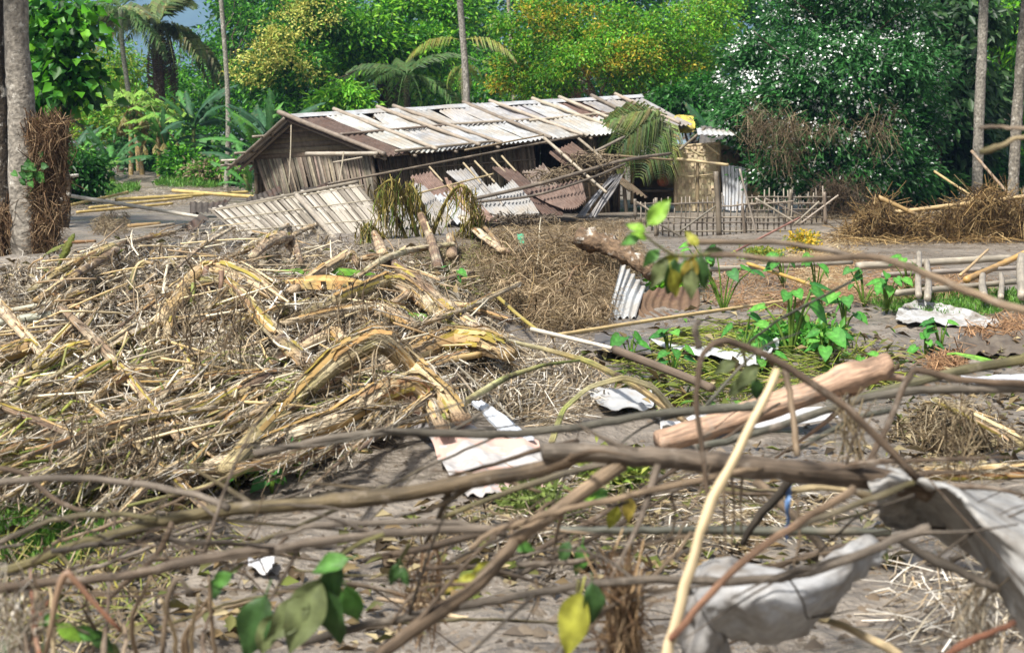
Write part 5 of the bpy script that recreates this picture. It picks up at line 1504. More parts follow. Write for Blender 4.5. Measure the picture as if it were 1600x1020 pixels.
# ------------------------------------------------------------------ poles, sticks and logs lying about
pole('long grey split bamboo lying on the left of the heap', (75, 522, 15.4), (208, 456, 17.0), 11, lin('a89888'), lin and 'bamboo_pole')
pole('dark charred pole end at the left edge of the heap', (-10, 552, 14.2), (82, 500, 15.6), 11, lin('665c54'))
pole('short tan bamboo stub crossing the split bamboo', (80, 455, 17.4), (122, 480, 16.6), 8, lin('c49a68'))
pole('thin pale bamboo stub leaning up beside the tan one', (85, 500, 15.8), (112, 447, 16.4), 7, lin('d0bc94'))
pole('pale weathered pole at the left edge of the heap', (-10, 490, 16.6), (95, 470, 17.6), 8, lin('b8b4a0'))
pole('greenish grey bamboo lying below the weathered pole', (-10, 506, 16.0), (80, 492, 16.6), 15, lin('a8aa98'))
pole('tall white reed standing in the heap', (232, 575, 12.9), (264, 415, 15.2), 7, lin('dccdae'), node=.5)
pole('second white reed leaning in the heap', (318, 475, 14.2), (342, 402, 16), 5, lin('d8c8a4'))
pole('thin bamboo lying across the heap below the arch', (290, 580, 12.0), (440, 520, 13.4), 6, lin('cdb184'))
pole('yellow bamboo stick lying across the straw on the left', (190, 612, 11.9), (310, 575, 12.9), 7, lin('cbae72'))
pole('straight yellow midrib across the lower left heap', (0, 675, 10.9), (160, 615, 12.4), 7, lin('bfa05c'))
pole('thin straight reed lying level in the lower left heap', (165, 617, 11.7), (318, 618, 11.9), 5, lin('c8a868'))
pole('diagonal tan reed in the lower left heap', (60, 762, 9.2), (200, 630, 11.2), 6, lin('c8a870'))
pole('grey dead stick lying over the lower left heap', (40, 742, 9.4), (182, 692, 10.4), 8, lin('8a7868'))
pole('dark brown broken stake in the lower left heap', (216, 668, 10.9), (236, 640, 11.1), 8, lin('5a4030'))
pole('upright tan reed in front of the green folded stem', (401, 705, 9.8), (402, 608, 10.2), 4.5, lin('c8a468'))
pole('bamboo stick with thick node lying on the mud below the salmon stem', (664, 570, 12.4), (752, 553, 12.9), 12, lin('c2a674'))
pole('long straight bamboo lying from the root tangle to the taro plants', (862, 525, 14.8), (1310, 458, 18.2), 7, lin('c4aa78'), mids=[(1060, 494, 16.2)])
pole('white weathered cane lying on the heap edge', (830, 514, 15.2), (960, 545, 13.4), 7, lin('d0c8b8'))
pole('yellow cane leaning out of the root tangle', (770, 458, 17.0), (838, 515, 14.9), 6, lin('a09048'))
pole('thin wire like vine crossing the front of the heap', (622, 482, 14), (800, 655, 9.6), 2.6, lin('8a8270'), node=9)
pole('brown square board lying across the mud', (962, 546, 13.6), (1112, 606, 11.6), 14, lin('6a5c4e'), mat='wood', name='board', cat='board', node=9)
pole('thin vertical reed standing before the root tangle', (838, 415, 21), (846, 340, 23), 2.2, lin('d0c4a8'), node=9)
pole('thin branch curving over the root tangle', (835, 475, 18.5), (925, 412, 19.6), 5, lin('8a6e50'), mids=[(880, 450, 18.8), (900, 418, 19.2)], name='dry_branch', mat='branch', node=9)
pole('yellow bamboo behind the blurred upper branch', (1168, 412, 21), (1290, 452, 18.4), 6, lin('b8964c'))
pole('red brown sapling leaning up from the yellow weeds', (1150, 392, 25), (1250, 340, 25.6), 4, lin('8a6458'), name='dry_branch', mat='branch', node=9)
# right hand white poles
pole('long white pole lying behind the taro plants', (1050, 424, 22.5), (1330, 410, 24), 9, lin('a89f8e'))
pole('thick white bamboo log lying in the mud on the right', (1340, 416, 23.4), (1580, 403, 24), 13, lin('a69d8c'))
pole('second white bamboo log below the thick one', (1380, 430, 22.4), (1600, 418, 22.8), 9, lin('a0968a'))
pole('white bamboo rail low between the short posts', (1400, 458, 20.6), (1610, 438, 21.2), 11, lin('9c9382'))
pole('tan bamboo leaning against the short posts', (1510, 437, 21), (1612, 390, 21.6), 12, lin('b08c54'), mids=[(1560, 415, 21.2)])
for lb, x, y0, y1, wv, Y in (('pale upright bamboo post with a stick through it', 1436, 462, 395, 11, 20.3), ('broad white post right beside the pale upright post', 1450, 466, 408, 12, 20.1), ('short grey post with a broken rim near the leaning tan bamboo', 1536, 462, 430, 13, 20.0),
                             ('short grey post next to the broken rimmed one', 1565, 464, 428, 10, 19.9), ('thick tall grey post at the end of the white rail', 1597, 462, 400, 17, 19.9)):
    pole(lb, (x, y0, Y), (x - 1, y1, Y), wv, lin('9e9484'), name='bamboo_post', cat='post', node=.5)
pole('dead stick hanging on the leaning tan bamboo', (1500, 430, 21), (1545, 390, 21.3), 5, lin('c0a478'))
pole('bamboo pole lying on the straw heap below the grey trunks', (1398, 332, 29.0), (1610, 306, 29.2), 7, lin('bba276'))
pole('broken pole at the left end of the golden straw heap', (1372, 308, 28.9), (1430, 335, 28.8), 8, lin('a08456'))
pole('thin pole standing out of the straw heap', (1460, 268, 31), (1515, 304, 30), 4, lin('b8a070'))
pole('crooked stick rising from the straw heap by the straight trunk', (1518, 236, 31), (1600, 330, 29.5), 5, lin('8a7660'), mids=[(1545, 268, 30.6)], name='dry_branch', mat='branch', node=9)
# left far bamboo
for k, (a, b, wv) in enumerate((((180, 312, 45), (388, 300, 47), 6), ((140, 325, 41), (300, 308, 44), 5), ((270, 298, 48), (398, 308, 44), 6), ((105, 322, 42), (200, 300, 46), 5), ((120, 332, 39), (270, 318, 41), 5))):
    pole('yellow bamboo lying in the pile on the mud behind the thick trunk', a, b, wv, jit(lin('bda868'), .1), group='yellow bamboo pile behind the trunk')
pole('tan log lying in shallow mud left of the fallen panel', (200, 354, 33), (250, 350, 33.6), 8, lin('c0a070'))
pole('grey log lying next to the tan one in the shallow mud', (198, 360, 32.4), (272, 350, 33.4), 6, lin('a89c88'))
pole('pale board behind the thick pale trunk', (90, 277, 40), (122, 274, 40.4), 6, lin('c8c4b8'), name='board', cat='board', mat='wood', node=9)
pole('brown log in the water right of the thick pale trunk', (100, 379, 28), (150, 377, 28.3), 6, lin('a07c58'))
stuff('straw_litter', straw([(140, 365), (160, 345), (200, 345), (205, 365), (170, 372)], 700, DULL, (.1, .4), (.003, .008), (0, 2), .5, (0, .25), .3), 'straw', 'small heap of brown roots in the shallow mud left of the tan log', 'roots')
# uprooted log
m = MB(); P = crs([tuple(at(x, y, Yv)) for x, y, Yv in ((905, 372, 19.8), (945, 382, 19.6), (985, 402, 19.3), (1020, 425, 19.0))], 24)
m.tube(P, np.linspace(.12, .1, 24) * (1 + .09 * NR.normal(size=24)), lin('6e5a46'), 14, lump=.14)
tag(m.build('log', 'bark', None, True), 'short thick uprooted log with rough bark on the root tangle', 'log')
sheet_thing('grey white corrugated sheet propped upright beside the uprooted log', [(974, 412, 17.8), (1012, 440, 17.6), (992, 498, 16.4), (945, 505, 16.2)], 5, False, c=(.62, .63, .62), amp=.02)
sheet_thing('rusty brown sheet propped next to the grey white one', [(996, 462, 17.2), (1095, 452, 17.6), (1092, 492, 16.6), (992, 500, 16.4)], 8, True, c=lin('6e5844'), amp=.014)


def scrap(label, ctrl, c, mat='plastic', name='scrap_sheet', cat='sheet', noise=.03, nu=18, nv=14, thick=.006, ns=4):
    m = MB(); surf(m, [[at(p[0], p[1], min(p[2], gy(p[0], p[1], .05))) for p in row] for row in ctrl], nu, nv, c, noise=noise, thick=thick, nscale=ns)
    return tag(m.build(name, mat, None, True), label, cat)


scrap('dark grey board lying behind the brown square board', [[(930, 524, 14.8), (968, 523, 14.9), (1012, 533, 14.5)], [(926, 546, 13.9), (970, 550, 13.8), (1018, 554, 13.7)]], lin('55504c'), noise=.01, thick=.02)
scrap('white plastic sheet strip crumpled on the mud near the taro plants', [[(1015, 534, 14.4), (1090, 538, 14.2), (1150, 540, 14.1), (1218, 520, 14.8)], [(1060, 545, 13.9), (1110, 552, 13.7), (1170, 558, 13.4), (1216, 540, 14.0)], [(1090, 552, 13.6), (1130, 560, 13.4), (1180, 568, 13.1), (1200, 560, 13.3)]], (.5, .51, .51), noise=.05)
scrap('torn grey tarp scrap lying flat on the mud', [[(918, 606, 11.9), (965, 612, 11.8), (1018, 612, 11.8)], [(925, 622, 11.4), (975, 628, 11.3), (1022, 630, 11.2)], [(938, 638, 11.0), (985, 640, 11.0), (1018, 636, 11.1)]], (.36, .36, .355), noise=.02)
scrap('white foam board sticking out beside the folded banana stem', [[(736, 630, 10.3), (752, 632, 10.3)], [(762, 655, 9.9), (790, 655, 9.9)], [(790, 682, 9.5), (835, 690, 9.4)]], (.5, .53, .58), noise=.01, thick=.02)
scrap('crumpled white sheet printed with faded red patches', [[(640, 660, 9.9), (700, 664, 9.8), (770, 675, 9.7), (840, 690, 9.5)], [(675, 690, 9.5), (730, 695, 9.4), (790, 705, 9.3), (850, 715, 9.2)], [(690, 725, 9.1), (745, 735, 9.0), (800, 740, 9.0), (855, 745, 8.9)], [(730, 765, 8.7), (770, 775, 8.6), (810, 775, 8.6), (850, 770, 8.7)]], (.38, .36, .345), mat='printed_sheet', noise=.04, nu=26, nv=24, ns=6)
scrap('white plastic sheet lying below the thick pink log', [[(1030, 660, 10.4), (1100, 650, 10.6), (1300, 640, 10.8)], [(1035, 672, 10.1), (1110, 668, 10.2), (1310, 655, 10.5)]], (.5, .5, .5), noise=.04)
scrap('pale plastic strip lying on the mud at the right edge', [[(1500, 590, 12.6), (1560, 586, 12.7), (1612, 584, 12.8)], [(1505, 600, 12.3), (1560, 600, 12.3), (1612, 600, 12.3)]], (.5, .52, .56), noise=.02)
scrap('white crumpled fabric half buried in the mud on the right', [[(1405, 485, 17.6), (1440, 470, 18.6), (1480, 480, 18.2), (1555, 500, 17.2)], [(1400, 498, 17.0), (1450, 490, 17.4), (1490, 495, 17.2), (1560, 506, 16.8)], [(1420, 506, 16.7), (1460, 506, 16.7), (1500, 506, 16.7), (1540, 509, 16.6)]], (.48, .48, .47), mat='cloth', name='fabric', cat='cloth', noise=.03, nu=34, nv=22, ns=8)
scrap('dark brown rag lying crumpled on the mud at the right', [[(1495, 535, 15.2), (1540, 520, 15.9), (1600, 515, 16.2)], [(1500, 548, 14.7), (1550, 538, 15.1), (1610, 535, 15.2)], [(1510, 556, 14.4), (1550, 553, 14.5), (1600, 550, 14.6)]], lin('5c5248'), mat='cloth', name='rag', cat='cloth', noise=.035, nu=30, nv=20, ns=7)
scrap('tiny green plastic scrap on the litter left of the root tangle', [[(808, 366, 23), (818, 366, 23)], [(810, 384, 22.8), (820, 382, 22.8)]], lin('3fa070'), noise=.01, nu=6, nv=6)
scrap('white plastic bit on the mud near the foreground branches', [[(388, 872, 7.4), (430, 868, 7.5)], [(388, 888, 7.2), (425, 890, 7.2)]], (.55, .55, .56), noise=.02, nu=10, nv=8)
scrap('pale wood chip standing in the left straw', [[(163, 497, 15.0), (170, 494, 15.0)], [(158, 516, 14.8), (163, 516, 14.8)]], lin('e0cba8'), mat='wood', noise=.004, nu=5, nv=5, thick=.01, name='wood_chip', cat='wood chip')
scrap('white wood chip beside the pale one in the left straw', [[(188, 508, 14.6), (196, 507, 14.6)], [(187, 522, 14.4), (195, 523, 14.4)]], lin('efe6d6'), mat='wood', noise=.004, nu=5, nv=5, thick=.01, name='wood_chip', cat='wood chip')
scrap('white board bit lying among stems in the middle of the heap', [[(462, 462, 15.4), (490, 462, 15.4)], [(464, 474, 15.1), (492, 475, 15.1)]], lin('e0d4c4'), mat='wood', noise=.006, nu=6, nv=5, thick=.01, name='wood_chip', cat='wood chip')

# yellow leaf and green leaves on the heap
BL2 = {'yellow': paddle_mesh('dry_banana_leaf', .8, .3, lin('b8985f'), .1, .3, 71), 'green': paddle_mesh('fresh_banana_leaf', 1.0, .16, lin('6a9a34'), .1, .3, 72), 'olive': paddle_mesh('olive_banana_leaf', 1.1, .3, lin('6c7434'), .4, .5, 73), 'brown': paddle_mesh('brown_banana_leaf', 1.0, .3, lin('6a5240'), .5, .8, 74)}


def loose_leaf(label, px, py, Y, d, k, s=1., nz=(0, -.4, 1)):
    o = link('fallen_leaf', BL2[k], None, basis(at(px, py, min(Y, gy(px, py, .15))), d, nz) @ Matrix.Scale(s, 4)); return tag(o, label, 'leaf')


loose_leaf('yellow curled banana leaf base on the crest of the heap', 450, 440, 16.4, (1, .1, .15), 'yellow', .8)
loose_leaf('fresh green banana leaf strip lying on the crest', 440, 425, 17.2, (1, .3, .12), 'green', .9)
loose_leaf('slim bright green blade over the salmon stem', 622, 490, 14, (1, -.15, 0), 'green', .75)
loose_leaf('dark shredded leaf hanging off the arched stem', 318, 445, 13.5, (-.1, -.2, -1), 'brown', .9, (0, -1, 0))
loose_leaf('greenish shredded leaf hanging below the folded tip', 300, 470, 13.7, (-.05, -.1, -1), 'olive', .75, (0, -1, 0))
loose_leaf('brown shredded leaf hanging under the purple brown stem', 375, 480, 12.9, (-.1, -.1, -1), 'brown', .6, (.3, -1, 0))
loose_leaf('thin leaf strip dangling from the arch middle', 345, 450, 13.1, (.1, -.1, -1), 'brown', .8, (-.4, -1, 0))
loose_leaf('dark leaf shred behind the elbow of the long bent stem', 565, 590, 10.9, (.2, 0, -1), 'brown', .5, (0, -1, 0))
loose_leaf('curled brown sheath beside the folded banana stem', 625, 605, 10.2, (.4, -.3, -.4), 'brown', .45, (0, -1, .4))
loose_leaf('broad two tone leaf lying by the dark rag', 1495, 552, 14.3, (1, -.5, -.05), 'green', .45)
loose_leaf('olive leaf lying on the straw at the foot of the thick trunk', 70, 398, 23.3, (.6, -.2, .5), 'olive', .3)
loose_leaf('upright olive leaf by the thick pale trunk', 92, 412, 23.1, (.4, -.3, .7), 'olive', .3, (0, -1, 0))
# countable sticks and wide leaf shreds strewn over the heap
SM = []
for h in ('d8c49a', 'c8ae7c', 'b2946a', 'e2d6ba', '9c8464'):
    for q in range(2):
        m = MB(); b2 = RN.uniform(-.06, .06); m.tube([(-.5, 0, 0), (-.2, b2, .01), (.2, b2 * .8, .012), (.5, 0, 0)], [.011, .011, .0105, .009], lin(h), 6); SM.append(m.mesh('dry_stick', 'bamboo', (0, 0, 0), True))
q = inpoly(170, LEFT); P = gpts(q[:, 0], q[:, 1])
for i in range(170):
    az = NR.normal(.95, .75); el = NR.normal(.06, .16); L = RN.uniform(.35, 1.25)
    o = link('dry_stick', SM[i % 10], None, basis(Vector(P[i]) + Vector((0, 0, RN.uniform(.1, .26))), (math.cos(az), math.sin(az), el), (0, 0, 1)) @ Matrix.Diagonal((L, .8, .8, 1)))
    tag(o, 'loose pale dry stick strewn over the left straw heap', 'stick', 'loose sticks on the straw heap')

# ------------------------------------------------------------------ taro plants and weeds
TARO = [heart_mesh('taro_leaf', .34, .26, lin(h), 80 + i, .12) for i, h in enumerate(('3c7a2c', '488a30', '2f6a2a', '5a9638'))]


def taro(label, px, py, n, h, scale=1.):
    b = G(px, py); t = empty('taro_plant', b, label, 'taro plant', 'taro plants on the mud')
    for i in range(n + 3):
        az = RN.uniform(0, 6.28); sp = RN.uniform(.1, .5) * h; e = b + Vector((math.cos(az) * sp, math.sin(az) * sp * .7, h * RN.uniform(.45, 1.05)))
        P = crs([tuple(b), tuple(b.lerp(e, .5) + Vector((0, 0, h * .12))), tuple(e)], 8)
        MB().tube(P, np.linspace(.012, .006, 8) * scale, lin('6a8a34'), 6).build('stalk', 'leaf_big', t, True)
        d = Vector((math.cos(az), math.sin(az) * .7 - .4, -.35 + RN.uniform(-.5, .3)))
        link('leaf', TARO[RN.randrange(4)], t, basis(e, d, Vector((RN.uniform(-.6, .6), -.35, 1))) @ Matrix.Scale(scale * RN.uniform(.3, .62), 4))


for lb, px, py, n, h, s in (
        ('tall taro plant beside the long straight bamboo', 1130, 490, 4, .75, .9), ('taro plant with one big ribbed leaf facing the path', 1235, 560, 5, .6, 1.3), ('taro plant with purple stems standing by the white crumpled fabric', 1385, 490, 4, .55, .9),
        ('low taro plant growing by the white plastic strip', 1160, 560, 5, .4, .9), ('taro plant in the middle of the flattened stalks', 1290, 575, 6, .42, 1.0), ('bushy taro plant left of the crumpled fabric', 1320, 520, 6, .4, .9),
        ('small taro plant below the crumpled fabric', 1470, 550, 4, .3, .8), ('taro seedling next to the dark rag', 1445, 560, 4, .22, .7), ('taro plant by the straw tuft of yellow weeds', 1275, 470, 4, .5, .9),
        ('taro plant behind the rusty brown sheet', 1110, 440, 4, .4, .9), ('taro plant near the upright white posts', 1420, 460, 3, .5, .8), ('taro shoot beside the dark grey board', 1045, 560, 3, .3, .8), ('taro shoot between the board and the tarp scrap', 985, 575, 4, .28, .8),
        ('single pointed taro leaf on the litter right of the crest', 706, 455, 2, .3, .8), ('taro shoot near the torn tarp scrap', 1050, 590, 3, .25, .7), ('wilted taro plant beside the thick pink log', 1345, 600, 5, .25, .9), ('taro shoot below the white log', 1225, 450, 4, .4, .9),
        ('taro shoot growing at the foot of the straw heap front', 465, 745, 4, .25, .65), ('tiny taro shoot in front of the heap', 355, 760, 3, .16, .6), ('pale taro shoot beside the olive stem', 425, 770, 3, .14, .6), ('taro seedling on mud by the litter', 1185, 590, 3, .3, .8), ('taro plant with cut leaves left of the purple stems', 1350, 480, 4, .42, .9)):
    taro(lb, px, py, n, h, s)


def weed(label, px, py, Y, wpx, hpx, pal, L, n=14, per=22, name='weed'):
    b = G(px, py); k = b.y / F; t = empty(name, b, label, 'weed')
    bl = [(b + Vector((NR.uniform(-.4, .4) * wpx * k, NR.uniform(-.2, .2), hpx * k * .5)), (wpx * k * .4, wpx * k * .3, hpx * k * .4)) for _ in range(3)]
    mb = MB()
    for c, r in bl: limb(mb, b, c, .008, .004, lin('6a7a3a'), .2, n=4, sides=5)
    mb.build('stem', 'branch', t)
    add_np('foliage', crown_arrays(bl, per, n, .06, L, .45, pal, .2, .5, .2), 'leaf', t, 'stuff')


weed('yellow flowering weeds in front of the bamboo fence', 1250, 395, None, 50, 36, [lin('d8b840'), lin('c8a830'), lin('8aa040')], .07)
weed('low green and yellow weeds left of the straw tuft', 1190, 405, None, 70, 18, [lin('7a9a3c'), lin('a8a840')], .06)
weed('green weeds around the leaning rusty brown sheet', 1060, 455, None, 60, 30, BR, .1)
weed('leafy green weeds at the foot of the taro plants', 1230, 545, None, 110, 40, [lin('5a9a3a'), lin('4a8a34'), lin('7aa848')], .09, 22)
weed('green weeds beside the lower left foreground branches', 960, 770, None, 60, 60, [lin('8aa048'), lin('6a8a34'), lin('a0a850')], .06)
weed('dull green weeds under the forked foreground branch', 850, 800, None, 70, 50, [lin('7a8a48'), lin('6a7a3c')], .06)


def clods(label, poly, n, size, name='mud_clods'):
    q = inpoly(n, poly); P = gpts(q[:, 0], q[:, 1]); base = np.array([(-1, -.9, -.5), (1, -1, -.4), (.9, 1, -.5), (-1, .8, -.4), (0, 0, .9), (.2, -.2, -1)])
    Fq = np.array([(0, 1, 4), (1, 2, 4), (2, 3, 4), (3, 0, 4)]); V = []; Fc = []; C = []
    sz = NR.uniform(*size, n) * NR.random(n)
    for i in range(n):
        V.append(P[i] + base * sz[i] * NR.uniform(.5, 1.3, (6, 3)) * np.array([1, 1, .55])); Fc.append(Fq + i * 6); C.append(np.tile(np.array(RN.choice((lin('6e6355'), lin('5c5247'), lin('7c7062')))) * RN.uniform(.6, 1), (6, 1)))
    stuff(name, (np.concatenate(V), np.concatenate(Fc), np.concatenate(C)), 'mat', label, 'mud clods')


clods('small mud clods strewn over the wet mud in front', [(150, 790), (560, 720), (900, 700), (1400, 640), (1600, 640), (1600, 1020), (200, 1020)], 3200, (.008, .05))
clods('small mud clods on the mud around the taro plants', [(800, 560), (1100, 430), (1600, 400), (1600, 640), (1000, 660)], 2200, (.01, .05))
clods('mud clods on the flat mud before the hut', [(110, 345), (560, 372), (800, 350), (1000, 345), (1600, 380), (1600, 395), (1100, 410), (700, 400)], 1200, (.02, .09))


def leaf_litter(label, poly, n, pal, L=(.04, .14), lift=.05):
    q = inpoly(n, poly); P = gpts(q[:, 0], q[:, 1]); P[:, 2] += NR.uniform(.005, lift, n)
    D = NR.normal(size=(n, 3)); D[:, 2] *= .3; Nn = NR.normal(size=(n, 3)) * .4; Nn[:, 2] = 1; Ls = NR.uniform(*L, n); pal = np.array(pal)
    stuff('leaf_litter', leaf_arrays(P, D, Nn, Ls, Ls * NR.uniform(.25, .6, n), pal[NR.integers(0, len(pal), n)] * NR.uniform(.4, .85, (n, 1)), .3), 'straw', label, 'leaf litter')


BRL = [lin('8a7450'), lin('6a5840'), lin('a08c64'), lin('544632'), lin('7a7a44'), lin('66702f'), lin('b8a880')]
leaf_litter('dead leaves and scraps under the foreground branches', [(480, 860), (900, 700), (1400, 700), (1400, 900), (1100, 900), (700, 960)], 800, BRL)
leaf_litter('dead leaves and scraps in the lower left mud', [(0, 800), (250, 790), (420, 850), (700, 960), (600, 1020), (0, 1020)], 350, BRL)
leaf_litter('torn green and brown leaves among the taro plants', [(900, 560), (1100, 470), (1380, 480), (1450, 560), (1400, 620), (1000, 660)], 420, BRL + [lin('5a8a34'), lin('6a9a3c'), lin('8a9a48')], (.05, .18), .1)
leaf_litter('dead leaf flakes mixed into the left debris heap', LEFT, 1800, BRL + PALE[:4], (.05, .2), .16)
leaf_litter('leaf scraps on the mud right of the thick pink log', [(1380, 560), (1600, 520), (1600, 760), (1400, 740)], 500, BRL)

# ================================================================== foreground brush
BRC = {'grey': lin('776c5f'), 'brown': lin('655443'), 'dark': lin('4c443a'), 'tan': lin('947f66'), 'pale': lin('cbb58e'), 'pink': lin('aa8c74'), 'olive': lin('6c6440'), 'red': lin('8a5c44'), 'slate': lin('5c5c50')}

BRC = {k: tuple(v * (.85 if k not in ('pale', 'pink') else .9) for v in c) for k, c in BRC.items()}


def branch(label, pts, wpx, Y, c, c2=None, twigs=0, mat='branch', name='fallen_branch', cat='branch', knots=True):
    pts = [tuple(p) for p in pts]
    d = np.concatenate([[0], np.cumsum([math.dist(pts[i], pts[i + 1]) for i in range(len(pts) - 1)])]); d /= d[-1]
    Yv = np.interp(d, np.linspace(0, 1, len(Y)), Y)
    P3 = [at(p[0], p[1], y) for p, y in zip(pts, Yv)]
    L = sum((P3[i + 1] - P3[i]).length for i in range(len(P3) - 1)); n = max(12, int(L / .035))
    P = crs([tuple(p) for p in P3], n); P = P + NR.normal(size=P.shape) * .0015
    r = np.interp(np.linspace(0, 1, n), np.linspace(0, 1, len(wpx)), wpx) / 2 * P[:, 1] / F
    if knots:
        for k in range(max(1, n // 16)):
            i = RN.randrange(n); r[max(0, i - 1):i + 2] *= RN.uniform(1.08, 1.22)
    r *= 1 + .03 * NR.normal(size=n)
    u = np.linspace(0, 1, n)[:, None]; Cc = np.array(BRC[c]) * (1 - u) + np.array(BRC[c2 or c]) * u
    if not twigs:
        return tag(MB().tube(P, r, Cc, 12, lump=.03, ridge=.05).build(name, mat, None, True), label, cat)
    t = empty(name, Vector(P[np.argmin(P[:, 2])]), label, cat)
    st = MB().tube(P, r, Cc, 12, lump=.03, ridge=.05).build('stem', mat, t, True)
    for k in range(int(twigs * 1.8)):
        i = RN.randrange(n // 6, n - 2); p = P[i]; tt = P[i + 1] - P[i - 1]; tt /= np.linalg.norm(tt)
        dd = tt * RN.choice((-1, 1)) * .9 + NR.normal(size=3) * np.array([.4, .3, .5]); dd /= np.linalg.norm(dd); l = RN.uniform(.15, .6)
        Q = crs([p, p + dd * l * .5 + NR.normal(size=3) * .02, p + dd * l + np.array([0, 0, -.03])], 10)
        MB().tube(Q, np.linspace(r[i] * .45, .002, 10), Cc[i], 6).build('twig', mat, t, True).parent = st
    return t


branch('long main branch sweeping across the foreground to the thick broken limb', [(-30, 905), (4, 894), (126, 849), (194, 831), (271, 810), (356, 795), (451, 790), (540, 781), (631, 772), (743, 749), (847, 731), (900, 712)], (14, 16, 20, 22, 24, 26, 28), (4.7, 4.6, 4.4), 'olive', 'brown', 5)
branch('arched side branch joining the long main branch on the left', [(-20, 757), (0, 754), (68, 747), (158, 749), (248, 761), (316, 776), (358, 793)], (12, 11, 11, 12), (4.7, 4.5), 'grey', 'grey')
branch('slim side branch below the arched one', [(-20, 858), (45, 826), (99, 808), (180, 803), (245, 812)], (9, 9, 8), (4.8, 4.6), 'grey', 'olive')
branch('second long branch running under the long main branch', [(-30, 918), (0, 916), (113, 907), (203, 898), (293, 878), (383, 862), (451, 853), (540, 840), (631, 831), (743, 826), (790, 832)], (14, 15, 16, 15, 14), (4.2, 4.3, 4.4), 'brown', 'grey', 4)
branch('slender branch lying just above the second long branch', [(430, 838), (495, 822), (585, 817), (698, 815), (760, 828)], (7, 9, 9, 10), (4.5, 4.4), 'grey')
branch('pale curved branch crossing under the thick broken limb', [(734, 858), (766, 833), (811, 817), (860, 802), (918, 788), (1031, 763), (1143, 738), (1190, 730)], (9, 10, 11, 12), (4.2, 4.3, 4.5), 'tan', 'tan')
branch('thick broken limb lying level across the middle foreground', [(848, 704), (940, 709), (1010, 714), (1076, 718), (1188, 731), (1300, 740), (1380, 750), (1450, 768)], (26, 30, 34, 34, 38, 38, 34), (4.4, 4.5, 4.7), 'grey', 'brown', 4)
branch('forked branch running down left from the thick broken limb', [(972, 722), (918, 763), (850, 812), (805, 842), (797, 856), (743, 916), (676, 961), (603, 1015), (580, 1040)], (24, 22, 20, 20, 19, 18), (4.45, 4.2, 3.9), 'tan', 'brown', 3)
branch('long thin branch above the thick broken limb', [(396, 709), (495, 689), (560, 680), (631, 675), (766, 679), (895, 668), (1031, 646), (1148, 637), (1190, 633)], (10, 12, 12, 12, 13), (5.0, 5.2, 5.4), 'grey', 'slate', 4)
branch('smooth branch rising right behind the thick pink log', [(1090, 700), (1195, 672), (1331, 628), (1421, 611), (1511, 608), (1620, 606)], (12, 13, 14, 15), (5.6, 5.6), 'slate', 'grey')
branch('upper smooth branch at the right edge above the others', [(1240, 660), (1331, 627), (1421, 600), (1511, 577), (1620, 558)], (11, 14, 16, 17), (5.8, 5.5), 'slate', 'olive')
branch('sharply kinked branch at the right edge', [(1352, 735), (1385, 668), (1408, 612), (1424, 582), (1440, 580), (1511, 594), (1620, 600)], (9, 10, 11, 12, 12), (4.9, 5.0, 5.0), 'brown', 'brown')
branch('arching branch falling from a bend onto the grey tarpaulin', [(1112, 800), (1107, 776), (1098, 709), (1089, 641), (1092, 583), (1102, 548), (1125, 534), (1150, 538), (1204, 560), (1304, 622), (1376, 688), (1434, 749)], (7, 8, 9, 10, 11, 12, 12), (4.3, 4.4, 4.3), 'brown', 'brown')
branch('stubby blurred twig above the bend of the arching branch', [(1094, 545), (1086, 515), (1092, 500)], (11, 10, 7), (4.3, 4.3), 'grey')
U = branch('forked upper branch reaching in from the right with leaves at its tip', [(1105, 398), (1138, 398), (1195, 403), (1262, 407), (1330, 401), (1384, 405), (1431, 422), (1499, 449), (1549, 469), (1620, 490)], (8, 9, 10, 11, 12, 13), (4.8, 4.6, 4.4), 'brown', 'tan')
branch('thin twig running above the forked upper branch', [(1075, 382), (1087, 378), (1161, 378), (1229, 381), (1296, 391), (1335, 402)], (8, 8, 8, 9), (4.8, 4.7), 'tan', 'grey')
branch('thin dark shoot hanging behind the forked upper branch', [(1330, 440), (1270, 470), (1210, 505), (1170, 535), (1150, 560)], (4, 4, 3), (6.0, 6.2), 'slate')
branch('pale dry reed standing diagonally in the foreground', [(1035, 1050), (1045, 1015), (1070, 920), (1105, 800), (1160, 690), (1215, 578)], (19, 18, 17, 15, 13), (3.7, 4.0), 'pale', 'pale', mat='bamboo', name='reed', cat='reed')
branch('short tan stick standing behind the pale dry reed', [(1246, 712), (1238, 640), (1228, 576)], (11, 10, 10), (4.9, 5.0), 'tan', mat='bamboo', name='dry_stick', cat='stick')
branch('thick pink barked log slanting up to the right', [(1028, 692), (1090, 674), (1190, 640), (1290, 605), (1362, 580), (1392, 568)], (36, 38, 38, 38, 38, 32), (6.6, 6.8), 'pink', 'pink', 2, name='log', cat='log')
branch('dark straight pole lying level below the forked branch', [(870, 828), (950, 829), (1076, 828), (1300, 830), (1390, 832)], (13, 13, 14, 13), (5.0, 5.0), 'slate', 'slate', mat='bamboo')
branch('lowest dark branch crossing in front of the white sack', [(470, 1006), (563, 979), (653, 961), (743, 943), (830, 928), (895, 916), (1031, 905), (1143, 907), (1240, 899), (1331, 871), (1400, 842), (1452, 824)], (14, 14, 14, 15, 15, 16), (4.1, 4.1, 4.2), 'dark', 'grey', 4)
branch('red brown stick leaning up across the white sack', [(1050, 1000), (1060, 984), (1128, 907), (1195, 851), (1263, 808), (1335, 763)], (11, 12, 12, 11), (3.7, 4.2), 'red', 'tan')
